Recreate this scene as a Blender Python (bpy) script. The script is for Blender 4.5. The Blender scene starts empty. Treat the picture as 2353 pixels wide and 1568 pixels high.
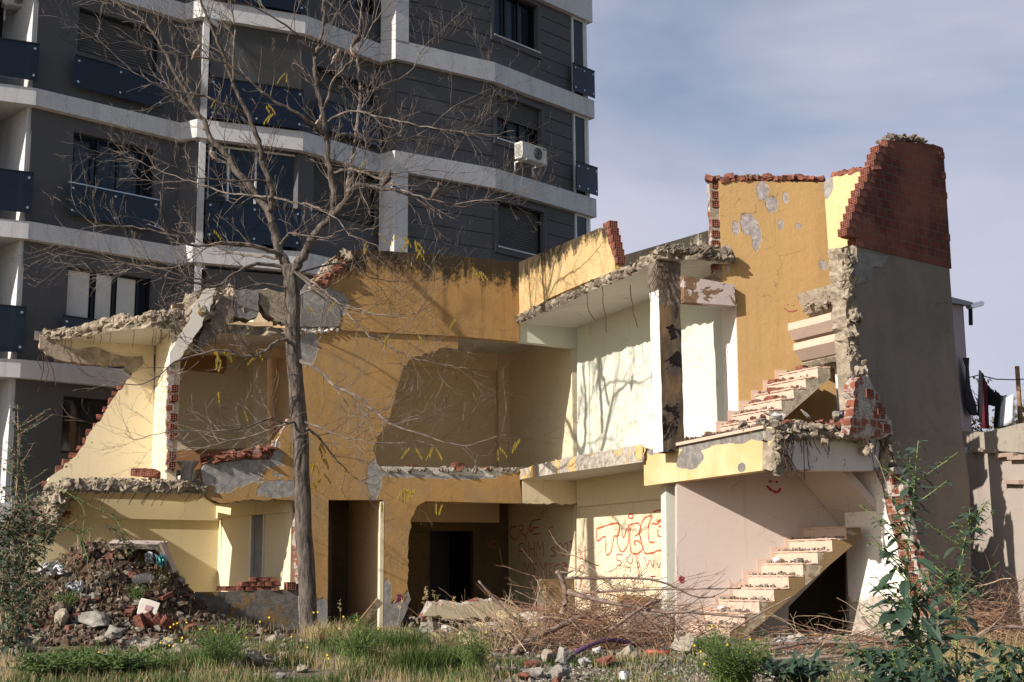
import bpy, bmesh, math, random
from math import sin, cos, pi, radians, sqrt, atan2
from mathutils import Vector, Matrix, noise
from mathutils.geometry import tessellate_polygon

# ------------------------------------------------------------------ camera, sky, sun
sc = bpy.context.scene
COL = sc.collection
FPX, HOR, ROLL, H0 = 3000.0, 530.0, radians(-0.5), 1.45      # focal length in px of a 2353 px wide frame
PIT = math.atan(HOR / FPX)
cp, sp, cr, sr = cos(PIT), sin(PIT), cos(ROLL), sin(ROLL)
cam_d = bpy.data.cameras.new('camera')
cam = bpy.data.objects.new('camera', cam_d); COL.objects.link(cam)
cam_d.sensor_width = 36.0; cam_d.lens = FPX / 2353 * 36; cam_d.clip_start = 0.1; cam_d.clip_end = 2000
X_, U_, F_ = Vector((1, 0, 0)), Vector((0, -sp, cp)), Vector((0, cp, sp))
rt = X_ * cr + U_ * sr; up = -X_ * sr + U_ * cr
cam.matrix_world = Matrix(((rt.x, up.x, -F_.x, 0), (rt.y, up.y, -F_.y, 0), (rt.z, up.z, -F_.z, H0), (0, 0, 0, 1)))
sc.camera = cam

SUN_EL, SUN_H = radians(29.5), Vector((-0.804, -0.595))
sun_d = bpy.data.lights.new('sun', 'SUN'); sun_d.energy = 5.0; sun_d.angle = radians(0.55); sun_d.color = (1.0, 0.925, 0.83)
sun = bpy.data.objects.new('sun', sun_d); COL.objects.link(sun)
sv = Vector((SUN_H.x * cos(SUN_EL), SUN_H.y * cos(SUN_EL), sin(SUN_EL)))
sun.rotation_euler = sv.to_track_quat('Z', 'Y').to_euler(); sun.location = (-30, -20, 40)

world = bpy.data.worlds.new('World'); sc.world = world; world.use_nodes = True
wt = world.node_tree; wt.nodes.clear()
def wn(t): return wt.nodes.new(t)
sky = wn('ShaderNodeTexSky'); sky.sky_type = 'NISHITA'; sky.sun_disc = False
sky.sun_elevation = SUN_EL; sky.sun_rotation = atan2(SUN_H.x, SUN_H.y); sky.air_density = 1.0; sky.dust_density = 1.2; sky.ozone_density = 1.5
bg1 = wn('ShaderNodeBackground'); bg1.inputs[1].default_value = 0.085
bg2 = wn('ShaderNodeBackground'); bg2.inputs[1].default_value = 0.64
tc = wn('ShaderNodeTexCoord'); mp = wn('ShaderNodeMapping'); mp.inputs['Location'].default_value = (0.35, 0.1, 0.0); mp.inputs['Scale'].default_value = (1.0, 1.0, 1.7); mp.inputs['Rotation'].default_value = (0.1, 0.5, 0.3)
nz = wn('ShaderNodeTexNoise'); nz.inputs['Scale'].default_value = 2.2; nz.inputs['Detail'].default_value = 5; nz.inputs['Roughness'].default_value = 0.55; nz.inputs['Distortion'].default_value = 0.3
rp = wn('ShaderNodeValToRGB'); rp.color_ramp.elements[0].position = 0.30; rp.color_ramp.elements[1].position = 0.52
rp.color_ramp.elements[0].color = (0.18, 0.18, 0.18, 1); rp.color_ramp.elements[1].color = (0.92, 0.92, 0.92, 1)
nz2 = wn('ShaderNodeTexNoise'); nz2.inputs['Scale'].default_value = 5.0; nz2.inputs['Detail'].default_value = 6
cc = wn('ShaderNodeMixRGB'); cc.inputs[1].default_value = (0.54, 0.57, 0.77, 1); cc.inputs[2].default_value = (0.90, 0.89, 1.0, 1)
ms = wn('ShaderNodeMixShader'); wo = wn('ShaderNodeOutputWorld')
L = wt.links.new
L(tc.outputs['Generated'], mp.inputs[0]); L(mp.outputs[0], nz.inputs[0]); L(mp.outputs[0], nz2.inputs[0]); L(nz.outputs[0], rp.inputs[0])
L(nz2.outputs[0], cc.inputs[0]); L(cc.outputs[0], bg2.inputs[0]); L(sky.outputs[0], bg1.inputs[0])
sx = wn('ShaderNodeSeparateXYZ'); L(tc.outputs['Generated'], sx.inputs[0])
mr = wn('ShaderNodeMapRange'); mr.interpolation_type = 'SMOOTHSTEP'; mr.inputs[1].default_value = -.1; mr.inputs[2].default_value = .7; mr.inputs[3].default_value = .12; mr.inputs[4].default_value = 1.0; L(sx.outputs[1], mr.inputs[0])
mm_ = wn('ShaderNodeMath'); mm_.operation = 'MULTIPLY'; L(rp.outputs[0], mm_.inputs[0]); L(mr.outputs[0], mm_.inputs[1])     # clouds thinned away from the view to lower ambient light on shaded walls
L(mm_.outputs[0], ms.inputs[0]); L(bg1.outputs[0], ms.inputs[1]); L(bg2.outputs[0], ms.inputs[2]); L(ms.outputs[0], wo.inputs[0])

sc.view_settings.view_transform = 'Standard'; sc.view_settings.look = 'None'
sc.view_settings.exposure = 0.36; sc.view_settings.gamma = 1.0; sc.view_settings.use_curve_mapping = False
sc.cycles.max_bounces = 8; sc.cycles.diffuse_bounces = 6; sc.cycles.transparent_max_bounces = 12

# ------------------------------------------------------------------ geometry helpers
rnd = random.Random(7)
def ray(px, py):
    u = (px - 1176.5) / FPX; v = (784 - py) / FPX
    u, v = cr * u - sr * v, sr * u + cr * v
    d = Vector((u, cp - v * sp, sp + v * cp))
    return d / d.y
def at(px, py, Y):
    r = ray(px, py); return Vector((r.x * Y, Y, H0 + r.z * Y))
def at_z(px, py, z):
    r = ray(px, py); t = (z - H0) / r.z; return Vector((r.x * t, t, z))
class Pl:                                   # a vertical plane: u runs along it, z is height, off leaves it towards the viewer
    def __init__(s, x, y, ang):
        s.ang = radians(ang); s.o = Vector((x, y)); s.d = Vector((cos(s.ang), sin(s.ang))); s.n = Vector((sin(s.ang), -cos(s.ang)))
    def shift(s, off):
        q = s.o + s.n * off; p = Pl(q.x, q.y, 0); p.ang, p.d, p.n = s.ang, s.d, s.n; return p
    def hit(s, px, py):
        r = ray(px, py); t = s.o.dot(s.n) / (r.x * s.n.x + s.n.y)
        return ((r.x * t - s.o.x) * s.d.x + (t - s.o.y) * s.d.y, H0 + r.z * t)
    def w(s, u, z, off=0.0):
        q = s.o + s.d * u + s.n * off; return Vector((q.x, q.y, z))
    def wp(s, px, py, off=0.0):
        u, z = s.hit(px, py); return s.w(u, z, off)
def pl2(a, b):
    return Pl(a[0], a[1], math.degrees(atan2(b[1] - a[1], b[0] - a[0])))

def empty(name, loc, label=None, cat=None, group=None, parent=None):
    o = bpy.data.objects.new(name, None); COL.objects.link(o); o.location = loc; o.empty_display_size = 0.2
    if parent: o.parent = parent
    tag(o, label, cat, group); return o
def tag(o, label=None, cat=None, group=None, kind=None):
    if label: o['label'] = label
    if cat: o['category'] = cat
    if group: o['group'] = group
    if kind: o['kind'] = kind
    return o
def wloc(o):
    v = Vector(o.location)
    while o.parent: o = o.parent; v += Vector(o.location)
    return v
def obj(name, bm, mats, parent=None, smooth=False, recalc=True, keep=False):
    """bm is in world coordinates; the origin goes to the base of the shape"""
    if recalc: bmesh.ops.recalc_face_normals(bm, faces=bm.faces)
    me = bpy.data.meshes.new(name)
    vs = [v.co for v in bm.verts]
    if vs and not keep:
        c = Vector(((min(v.x for v in vs) + max(v.x for v in vs)) / 2, (min(v.y for v in vs) + max(v.y for v in vs)) / 2, min(v.z for v in vs)))
    else: c = Vector((0, 0, 0))
    bmesh.ops.translate(bm, verts=bm.verts, vec=-c)
    if smooth:
        for f in bm.faces: f.smooth = True
    bm.to_mesh(me); bm.free()
    if not isinstance(mats, (list, tuple)): mats = [mats]
    for m in mats: me.materials.append(m)
    o = bpy.data.objects.new(name, me); COL.objects.link(o)
    if parent: o.parent = parent; o.location = c - wloc(parent)
    else: o.location = c
    return o
def B(): return bmesh.new()

def jag(pts, amp, step, R):
    """pts: (a, b) or (a, b, 'j'); an edge that starts at a 'j' point is broken: subdivided and roughened"""
    out = []
    n = len(pts)
    for i, p in enumerate(pts):
        q = pts[(i + 1) % n]
        br = len(p) > 2 and p[2]
        prev = pts[i - 1]; pbr = len(prev) > 2 and prev[2]
        a = Vector((p[0], p[1])); b = Vector((q[0], q[1]))
        out.append((a.x, a.y, bool(br or pbr)))
        if br:
            k = max(1, int((b - a).length / step)); nn = Vector((-(b - a).y, (b - a).x)); nn = nn.normalized() if nn.length > 0 else nn
            for j in range(1, k):
                t = (j + R.uniform(-.3, .3)) / k
                q2 = a.lerp(b, t) + nn * R.uniform(-1, 1) * amp
                out.append((q2.x, q2.y, True))
    return out
def prism(bm, outer, holes, mapf, d0, d1, amp=0.03, step=0.09, rings=3, R=None, mi=(0, 1, 0)):
    """extrude a 2D loop (with holes) from depth d0 to d1; broken vertices wander between the rings"""
    R = R or rnd
    loops = [jag(outer, amp, step, R)] + [jag(h, amp, step, R) for h in holes]
    vl = []
    for lp in loops:
        rs = []
        for r in range(rings + 1):
            t = r / rings; d = d0 + (d1 - d0) * t; ring = []
            for (a, b, br) in lp:
                if br and r: a += R.uniform(-1, 1) * amp; b += R.uniform(-1, 1) * amp
                ring.append(bm.verts.new(mapf(a, b, d + (R.uniform(-.15, .15) * abs(d1 - d0) / rings if br and 0 < r < rings else 0))))
            rs.append(ring)
        vl.append(rs)
    for r, m in ((0, mi[0]), (rings, mi[2])):
        coords = [[Vector((v[0], v[1], 0)) for v in lp] for lp in loops]
        flat = [v for rs in vl for v in rs[r]]
        for tri in tessellate_polygon(coords):
            try:
                f = bm.faces.new([flat[i] for i in tri]); f.material_index = m
            except ValueError: pass
    for rs, lp in zip(vl, loops):
        n = len(lp)
        for r in range(rings):
            for i in range(n):
                j = (i + 1) % n
                try:
                    f = bm.faces.new((rs[r][i], rs[r][j], rs[r + 1][j], rs[r + 1][i]))
                    f.material_index = mi[1] if (lp[i][2] and lp[j][2]) else mi[0]
                except ValueError: pass
def wallpx(name, parent, pl, pts, thick, mats, holes=(), off=0.0, amp=0.03, step=0.09, seed=None, bm=None):
    """a wall on plane pl whose outline is read at picture points, given its real thickness behind the plane"""
    cv = lambda q: tuple(pl.hit(q[0], q[1])) + tuple(q[2:])
    own = bm is None
    if own: bm = B()
    prism(bm, [cv(q) for q in pts], [[cv(q) for q in h] for h in holes], lambda a, b, d: pl.w(a, b, d), off, off - thick, amp, step, 3,
          random.Random(seed) if seed is not None else None, (0, 1, 2))
    if not own: return None
    if len(mats) == 1: mats = [mats[0]] * 3
    if len(mats) == 2: mats = [mats[0], mats[1], mats[0]]
    return obj(name, bm, mats, parent)
def walluz(name, parent, pl, pts, thick, mats, holes=(), off=0.0, amp=0.03, step=0.09, bm=None):
    own = bm is None
    if own: bm = B()
    prism(bm, pts, holes, lambda a, b, d: pl.w(a, b, d), off, off - thick, amp, step, 2, None, (0, 1, 2))
    if not own: return None
    if len(mats) == 1: mats = [mats[0]] * 3
    if len(mats) == 2: mats = [mats[0], mats[1], mats[0]]
    return obj(name, bm, mats, parent)
def slab(name, parent, pts, z0, z1, mats, amp=0.05, step=0.1):
    bm = B()
    prism(bm, pts, [], lambda a, b, d: Vector((a, b, d)), z0, z1, amp, step, 3, None, (0, 1, 2))
    if len(mats) == 2: mats = [mats[0], mats[1], mats[1]]
    return obj(name, bm, mats, parent)
def box(bm, M, sx, sy, sz, mi=0, jit=0.0):
    vs = [bm.verts.new(M @ Vector((x * sx + rnd.uniform(-jit, jit), y * sy + rnd.uniform(-jit, jit), z * sz + rnd.uniform(-jit, jit)))) for x in (-.5, .5) for y in (-.5, .5) for z in (-.5, .5)]
    for q in ((0, 1, 3, 2), (4, 6, 7, 5), (0, 4, 5, 1), (2, 3, 7, 6), (0, 2, 6, 4), (1, 5, 7, 3)):
        bm.faces.new([vs[i] for i in q]).material_index = mi
def plbox(bm, pl, u0, u1, z0, z1, o0, o1, mi=0):
    """box in plane coordinates"""
    vs = [bm.verts.new(pl.w(u, z, o)) for u in (u0, u1) for o in (o0, o1) for z in (z0, z1)]
    for q in ((0, 1, 3, 2), (4, 6, 7, 5), (0, 4, 5, 1), (2, 3, 7, 6), (0, 2, 6, 4), (1, 5, 7, 3)):
        bm.faces.new([vs[i] for i in q]).material_index = mi
def rot(a, b, c): return Matrix.Rotation(c, 4, 'Z') @ Matrix.Rotation(b, 4, 'Y') @ Matrix.Rotation(a, 4, 'X')
def T(v): return Matrix.Translation(v)
def tube(bm, pts, r0, r1=None, n=6, mi=0, cap=True):
    r1 = r0 if r1 is None else r1
    rings = []; N = len(pts)
    for i, p in enumerate(pts):
        p = Vector(p)
        t = (Vector(pts[min(i + 1, N - 1)]) - Vector(pts[max(i - 1, 0)]))
        t = t.normalized() if t.length > 1e-9 else Vector((0, 0, 1))
        a = t.cross(Vector((0.12, 0.3, 1))).normalized() if abs(t.z) < .99 else t.cross(Vector((1, 0, 0))).normalized()
        b = t.cross(a)
        r = (r0[i] if isinstance(r0, (list, tuple)) else r0 + (r1 - r0) * i / max(1, N - 1))
        rings.append([bm.verts.new(p + (a * cos(2 * pi * k / n) + b * sin(2 * pi * k / n)) * r) for k in range(n)])
    for i in range(N - 1):
        for k in range(n):
            bm.faces.new((rings[i][k], rings[i][(k + 1) % n], rings[i + 1][(k + 1) % n], rings[i + 1][k])).material_index = mi
    if cap and n > 2:
        bm.faces.new(rings[0]).material_index = mi; bm.faces.new(rings[-1]).material_index = mi
def stone(bm, c, size, R, mi=0, rough=.06, M=None):
    """an angular broken lump: hull of random points, subdivided and roughened"""
    t = B()
    for _ in range(R.randint(11, 16)):
        v = Vector((R.gauss(0, 1), R.gauss(0, 1), R.gauss(0, 1))).normalized() * R.uniform(.75, 1)
        t.verts.new(Vector((v.x * size[0], v.y * size[1], v.z * size[2])) * .5)
    bmesh.ops.convex_hull(t, input=t.verts)
    bmesh.ops.delete(t, geom=[v for v in t.verts if not v.link_faces], context='VERTS')
    bmesh.ops.subdivide_edges(t, edges=t.edges, cuts=2, use_grid_fill=True)
    bmesh.ops.triangulate(t, faces=t.faces)
    s = max(size); off = Vector((R.uniform(0, 99), R.uniform(0, 99), R.uniform(0, 99)))
    for v in t.verts:
        d = noise.noise_vector(v.co * (3.2 / s) + off) * s * rough * 1.7 + noise.noise_vector(v.co * (9 / s) + off) * s * rough * .8
        v.co += d
    Mx = M or rot(R.uniform(-.5, .5), R.uniform(-.5, .5), R.uniform(0, 6.3))
    mp_ = {}
    for v in t.verts: mp_[v] = bm.verts.new(Vector(c) + Mx @ v.co)
    for f in t.faces:
        try: bm.faces.new([mp_[v] for v in f.verts]).material_index = mi
        except ValueError: pass
    t.free()
def hollow_brick(bm, M, Lx, Ty, Hz, nx=3, nz=3, mi=0, dark=None, both=True, depth=.1):
    """brick along x; its two ends carry a grid of square holes"""
    dark = mi if dark is None else dark
    for s in ((-1, 1) if both else (-1,)):
        x = s * Lx / 2; wy = .10 * Ty; 
        ys = []; zs = []
        cw = (Ty - wy * (nx + 1) * .8) / nx; y = -Ty / 2
        ys.append(y)
        for k in range(nx): y += wy * .8; ys.append(y); y += cw; ys.append(y)
        ys.append(Ty / 2)
        ch = (Hz - wy * (nz + 1) * .8) / nz; z = -Hz / 2
        zs.append(z)
        for k in range(nz): z += wy * .8; zs.append(z); z += ch; zs.append(z)
        zs.append(Hz / 2)
        g = [[bm.verts.new(M @ Vector((x, yy, zz))) for zz in zs] for yy in ys]
        for i in range(len(ys) - 1):
            for j in range(len(zs) - 1):
                if i % 2 == 1 and j % 2 == 1:
                    a, b, c, d = g[i][j], g[i + 1][j], g[i + 1][j + 1], g[i][j + 1]
                    q = [bm.verts.new(M @ Vector((x - s * depth, yy, zz))) for yy, zz in ((ys[i], zs[j]), (ys[i + 1], zs[j]), (ys[i + 1], zs[j + 1]), (ys[i], zs[j + 1]))]
                    o = (a, b, c, d)
                    for k in range(4): bm.faces.new((o[k], o[(k + 1) % 4], q[(k + 1) % 4], q[k])).material_index = mi
                    bm.faces.new(q).material_index = dark
                else: bm.faces.new((g[i][j], g[i + 1][j], g[i + 1][j + 1], g[i][j + 1])).material_index = mi
    vs = {}
    for x in (-1, 1):
        for y in (-1, 1):
            for z in (-1, 1): vs[x, y, z] = bm.verts.new(M @ Vector((x * Lx / 2, y * Ty / 2, z * Hz / 2)))
    for q in (((-1, -1, -1), (1, -1, -1), (1, -1, 1), (-1, -1, 1)), ((-1, 1, -1), (-1, 1, 1), (1, 1, 1), (1, 1, -1)),
              ((-1, -1, 1), (1, -1, 1), (1, 1, 1), (-1, 1, 1)), ((-1, -1, -1), (-1, 1, -1), (1, 1, -1), (1, -1, -1))):
        bm.faces.new([vs[k] for k in q]).material_index = mi

def crust(bm, path, ry, rz, amp, step=.032, n=22, mi=0):
    """a continuous rough mass of broken concrete along a path"""
    P_ = []
    for i in range(len(path) - 1):
        a, b = Vector(path[i]), Vector(path[i + 1]); k = max(1, int((b - a).length / step)); P_ += [a.lerp(b, j / k) for j in range(k)]
    P_.append(Vector(path[-1])); off = Vector((rnd.uniform(0, 50),) * 3); rings = []
    for i, p in enumerate(P_):
        t = (P_[min(i + 1, len(P_) - 1)] - P_[max(i - 1, 0)]).normalized(); a = t.cross(Vector((0, 0, 1))).normalized(); b = a.cross(t)
        s = .80 + .75 * noise.noise(p * 1.9 + off); ring = []
        for k in range(n):
            th = 2 * pi * k / n; q = p + a * cos(th) * ry * s + b * sin(th) * rz * s
            vd = noise.voronoi(q * 5.5 + off)[0]; q = q + (q - p).normalized() * ((vd[0] * .8 - .35) * amp * 1.3 + (.5 if vd[1] - vd[0] > .12 else 0) * amp * .5)
            d = noise.noise_vector(q * 4 + off) * amp * .6 + noise.noise_vector(q * 10 + off) * amp * .35 + noise.noise_vector(q * 24 + off) * amp * .42 + noise.noise_vector(q * 55 + off) * amp * .22
            ring.append(bm.verts.new(q + d))
        rings.append(ring)
    for i in range(len(rings) - 1):
        for k in range(n): bm.faces.new((rings[i][k], rings[i][(k + 1) % n], rings[i + 1][(k + 1) % n], rings[i + 1][k])).material_index = mi
    bm.faces.new(rings[0]); bm.faces.new(rings[-1])
# ------------------------------------------------------------------ materials
class NT:
    def __init__(s, name):
        s.m = bpy.data.materials.new(name); s.m.use_nodes = True; s.t = s.m.node_tree; s.t.nodes.clear()
        s.out = s.t.nodes.new('ShaderNodeOutputMaterial'); s.bs = s.t.nodes.new('ShaderNodeBsdfPrincipled'); s.t.links.new(s.bs.outputs[0], s.out.inputs[0])
        s.geo = s.t.nodes.new('ShaderNodeNewGeometry'); s.P = s.geo.outputs['Position']
    def lk(s, a, b):
        if hasattr(a, 'is_output') or hasattr(a, 'links'): s.t.links.new(a, b)
        elif isinstance(a, (tuple, list)): b.default_value = tuple(a) if len(a) != 3 or b.type == 'VECTOR' else (a[0], a[1], a[2], 1)
        else: b.default_value = a
    def math(s, op, a, b=None, c=None, clamp=False):
        n = s.t.nodes.new('ShaderNodeMath'); n.operation = op; n.use_clamp = clamp
        s.lk(a, n.inputs[0])
        if b is not None: s.lk(b, n.inputs[1])
        if c is not None: s.lk(c, n.inputs[2])
        return n.outputs[0]
    def noise(s, scale, detail=4, rough=.55, vec=None, sc3=None, dist=0):
        v = vec or s.P
        if sc3:
            m = s.t.nodes.new('ShaderNodeMapping'); m.inputs['Scale'].default_value = sc3; s.t.links.new(v, m.inputs[0]); v = m.outputs[0]
        n = s.t.nodes.new('ShaderNodeTexNoise'); n.inputs['Scale'].default_value = scale; n.inputs['Detail'].default_value = detail
        n.inputs['Roughness'].default_value = rough; n.inputs['Distortion'].default_value = dist; s.t.links.new(v, n.inputs[0]); return n.outputs[0]
    def voro(s, scale, vec=None, feature='F1', out=0):
        n = s.t.nodes.new('ShaderNodeTexVoronoi'); n.feature = feature; n.inputs['Scale'].default_value = scale; s.t.links.new(vec or s.P, n.inputs['Vector']); return n.outputs[out]
    def ramp(s, f, a, b):           # smooth step from a to b
        n = s.t.nodes.new('ShaderNodeMapRange'); n.interpolation_type = 'SMOOTHSTEP'; s.lk(f, n.inputs[0]); n.inputs[1].default_value = a; n.inputs[2].default_value = b
        n.inputs[3].default_value = 0; n.inputs[4].default_value = 1; return n.outputs[0]
    def mix(s, f, a, b, mode='MIX'):
        n = s.t.nodes.new('ShaderNodeMixRGB'); n.blend_type = mode; s.lk(f, n.inputs[0]); s.lk(a, n.inputs[1]); s.lk(b, n.inputs[2]); return n.outputs[0]
    def xyz(s):
        n = s.t.nodes.new('ShaderNodeSeparateXYZ'); s.t.links.new(s.P, n.inputs[0]); return n.outputs
    def objp(s):
        n = s.t.nodes.new('ShaderNodeTexCoord'); return n.outputs['Object']
    def bump(s, h, strength=.3, dist=.02):
        n = s.t.nodes.new('ShaderNodeBump'); n.inputs['Strength'].default_value = strength; n.inputs['Distance'].default_value = dist
        s.lk(h, n.inputs['Height']); s.t.links.new(n.outputs[0], s.bs.inputs['Normal'])
    def fin(s, col, rough=.85, spec=.3):
        s.lk(col, s.bs.inputs['Base Color']); s.lk(rough, s.bs.inputs['Roughness']); s.bs.inputs['Specular IOR Level'].default_value = spec; return s.m
    def blob(s, spots, wob=.55, scale=3.0):
        """mask: 1 inside any of the (centre, radius) spots, with ragged outline"""
        res = None; nn = s.noise(scale, 5, .6); nm = s.math('MULTIPLY', s.math('SUBTRACT', nn, .5), 2 * wob)
        for c, r in spots:
            v = s.t.nodes.new('ShaderNodeVectorMath'); v.operation = 'SUBTRACT'; s.t.links.new(s.P, v.inputs[0]); v.inputs[1].default_value = tuple(c)
            m = s.t.nodes.new('ShaderNodeMapping'); rr = r if isinstance(r, (tuple, list)) else (r, r, r); m.inputs['Scale'].default_value = tuple(1 / q for q in rr)
            s.t.links.new(v.outputs[0], m.inputs[0])
            l = s.t.nodes.new('ShaderNodeVectorMath'); l.operation = 'LENGTH'; s.t.links.new(m.outputs[0], l.inputs[0])
            k = s.ramp(s.math('ADD', l.outputs['Value'], nm), 1.03, .97)
            res = k if res is None else s.math('MAXIMUM', res, k)
        return res

def plaster(name, base, dirt=(.25, .2, .15), dirt_amt=.35, bumpy=.35, spots=None, bare=(.30, .285, .27), fade=None, plinth=None, mould=None, peel=0.0, wob=.55, speck=0.0, streak=0.0, crack=.4, drip=.3):
    s = NT(name); x, y, z = s.xyz()
    n1 = s.noise(.7, 6, .6); n2 = s.noise(6, 5, .65); n3 = s.noise(45, 3, .6)
    c = s.mix(s.math('MULTIPLY', s.ramp(n1, .38, .72), dirt_amt), base, [b * .5 + d * .5 for b, d in zip(base, dirt)])
    c = s.mix(s.math('MULTIPLY', s.ramp(n2, .5, .75), dirt_amt * .6), c, dirt)
    vs = s.noise(2.4, 5, .6, sc3=(1.6, 1.6, .16))
    if streak: c = s.mix(s.math('MULTIPLY', s.ramp(vs, .5, .72), streak), c, [b * .45 + .02 for b in base])
    if fade: c = s.mix(s.math('MULTIPLY', s.ramp(s.noise(1.3, 5, .6, sc3=(1, 1, .6)), .42, .7), fade[1]), c, fade[0])
    h = s.math('ADD', s.math('MULTIPLY', n2, .6), s.math('MULTIPLY', n3, .35))
    m = None
    def mx(a, b): return b if a is None else s.math('MAXIMUM', a, b)
    if peel: m = mx(m, s.ramp(s.noise(1.9, 6, .62, dist=.6), .70 - peel * .2, .72 - peel * .2))
    if spots: m = mx(m, s.blob(spots, wob))
    if plinth: m = mx(m, s.ramp(s.math('ADD', z, s.math('MULTIPLY', s.noise(1.6, 5, .6), 1.1)), plinth + .6, plinth + .52))
    if m is not None:
        bc = s.mix(s.ramp(s.noise(9, 5, .7), .35, .7), [b * .75 for b in bare], [min(1, b * 1.35) for b in bare])
        c = s.mix(m, c, bc); h = s.math('SUBTRACT', h, s.math('MULTIPLY', m, 2.4))
    if mould:      # black growth running down from a damp top edge at height mould[0], reaching mould[1] metres down
        zz = s.math('SUBTRACT', mould[0], z)
        t = s.math('DIVIDE', zz, mould[1])
        v1 = s.math('ADD', s.math('MULTIPLY', vs, 1.0), s.math('MULTIPLY', s.noise(11, 5, .7), .75))
        k = s.ramp(s.math('SUBTRACT', v1, s.math('MULTIPLY', t, .62)), .36, .66)
        c = s.mix(s.math('MULTIPLY', k, .93), c, (.022, .018, .012))
    ck = s.voro(.75, None, 'DISTANCE_TO_EDGE', 0); wv_ = s.t.nodes.new('ShaderNodeVectorMath'); wv_.operation = 'ADD'; nv = s.t.nodes.new('ShaderNodeTexNoise'); nv.inputs['Scale'].default_value = 3.5; nv.inputs['Detail'].default_value = 6
    sc_ = s.t.nodes.new('ShaderNodeVectorMath'); sc_.operation = 'SCALE'; sc_.inputs['Scale'].default_value = .45; s.t.links.new(s.P, nv.inputs[0]); s.t.links.new(nv.outputs[1], sc_.inputs[0]); s.t.links.new(s.P, wv_.inputs[0]); s.t.links.new(sc_.outputs[0], wv_.inputs[1]); s.t.links.new(wv_.outputs[0], ck.node.inputs['Vector'])
    cm = s.math('MULTIPLY', s.ramp(ck, .011, .003), s.ramp(s.noise(.9, 3, .5), .5, .62)); c = s.mix(s.math('MULTIPLY', cm, crack), c, [b * .25 for b in base])
    dr = s.noise(3.4, 6, .65, sc3=(2.2, 2.2, .09)); c = s.mix(s.math('MULTIPLY', s.ramp(dr, .56, .74), drip), c, [b * .55 + d * .1 for b, d in zip(base, dirt)])
    if speck: c = s.mix(s.math('MULTIPLY', s.ramp(s.voro(26), .16, .1), speck), c, (.05, .04, .03))
    s.bump(h, bumpy, .03)
    return s.fin(c, .88, .25)
def simple(name, col, rough=.7, metal=0, var=.25, scale=8, bumpy=.2, spec=.3, useobj=False, alpha=None):
    s = NT(name); v = s.objp() if useobj else None
    n = s.noise(scale, 5, .6, vec=v)
    c = s.mix(s.ramp(n, .3, .7), [q * (1 - var) for q in col], [min(1, q * (1 + var)) for q in col])
    s.bs.inputs['Metallic'].default_value = metal
    if bumpy: s.bump(n, bumpy, .02)
    return s.fin(c, rough, spec)
def concrete(name, a, b, scale=4, bumpy=.8, agg=.5, useobj=True):
    s = NT(name); v = s.objp() if useobj else s.P
    n1 = s.noise(scale, 8, .75, vec=v); n2 = s.noise(scale * 5, 6, .75, vec=v); vo = s.voro(scale * 7, v)
    c = s.mix(s.ramp(n1, .32, .68), a, b)
    c = s.mix(s.math('MULTIPLY', s.ramp(n2, .45, .75), agg), c, [q * .35 for q in a])
    c = s.mix(s.math('MULTIPLY', s.ramp(vo, .18, .08), agg * .6), c, [min(1, q * 1.5) for q in b])
    s.bump(s.math('ADD', n1, s.math('MULTIPLY', n2, .8)), bumpy, .03)
    return s.fin(c, .95, .15)
def brickmat(name, rows=.19, length=.30, c1=(.25, .085, .055), c2=(.16, .05, .035), mortar=(.33, .29, .25), msize=.018, flat=False, edge=False):
    s = NT(name); x, y, z = s.xyz()
    cb = s.t.nodes.new('ShaderNodeCombineXYZ')
    s.lk(s.math('ADD', s.math('MULTIPLY', x, .84), s.math('MULTIPLY', y, .54)), cb.inputs[0]); s.lk(z, cb.inputs[1])
    br = s.t.nodes.new('ShaderNodeTexBrick'); s.lk(cb.outputs[0], br.inputs['Vector']); br.inputs['Scale'].default_value = 1
    br.inputs['Brick Width'].default_value = length; br.inputs['Row Height'].default_value = rows; br.inputs['Mortar Size'].default_value = msize; br.inputs['Bias'].default_value = -.1
    s.lk(c1, br.inputs['Color1']); s.lk(c2, br.inputs['Color2']); s.lk(mortar, br.inputs['Mortar'])
    n = s.noise(7, 6, .65); n2 = s.noise(30, 4, .7)
    c = s.mix(s.math('MULTIPLY', s.ramp(n, .5, .75), .55), br.outputs[0], (.08, .035, .025))
    wv = s.t.nodes.new('ShaderNodeTexWave'); wv.bands_direction = 'Z'; wv.inputs['Scale'].default_value = 6 / rows * .19; wv.inputs['Distortion'].default_value = .2; s.lk(s.P, wv.inputs[0])
    c = s.mix(.18, c, wv.outputs[0], 'MULTIPLY')
    c = s.mix(s.math('MULTIPLY', s.ramp(s.noise(2.1, 6, .7), .58, .75), .45), c, (.26, .215, .17)); c = s.mix(s.math('MULTIPLY', s.ramp(s.noise(1.1, 3, .5), .35, .65), .45), c, (.32, .12, .075))
    if edge: c = s.mix(s.ramp(s.noise(3.2, 6, .6), .46, .54), c, s.mix(s.ramp(n2, .3, .7), (.22, .19, .165), (.55, .5, .44)))
    s.bump(s.math('ADD', s.math('MULTIPLY', br.outputs[1], -1.0), s.math('MULTIPLY', n2, .5)), .7, .03)
    return s.fin(c, .92, .2)
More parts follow.
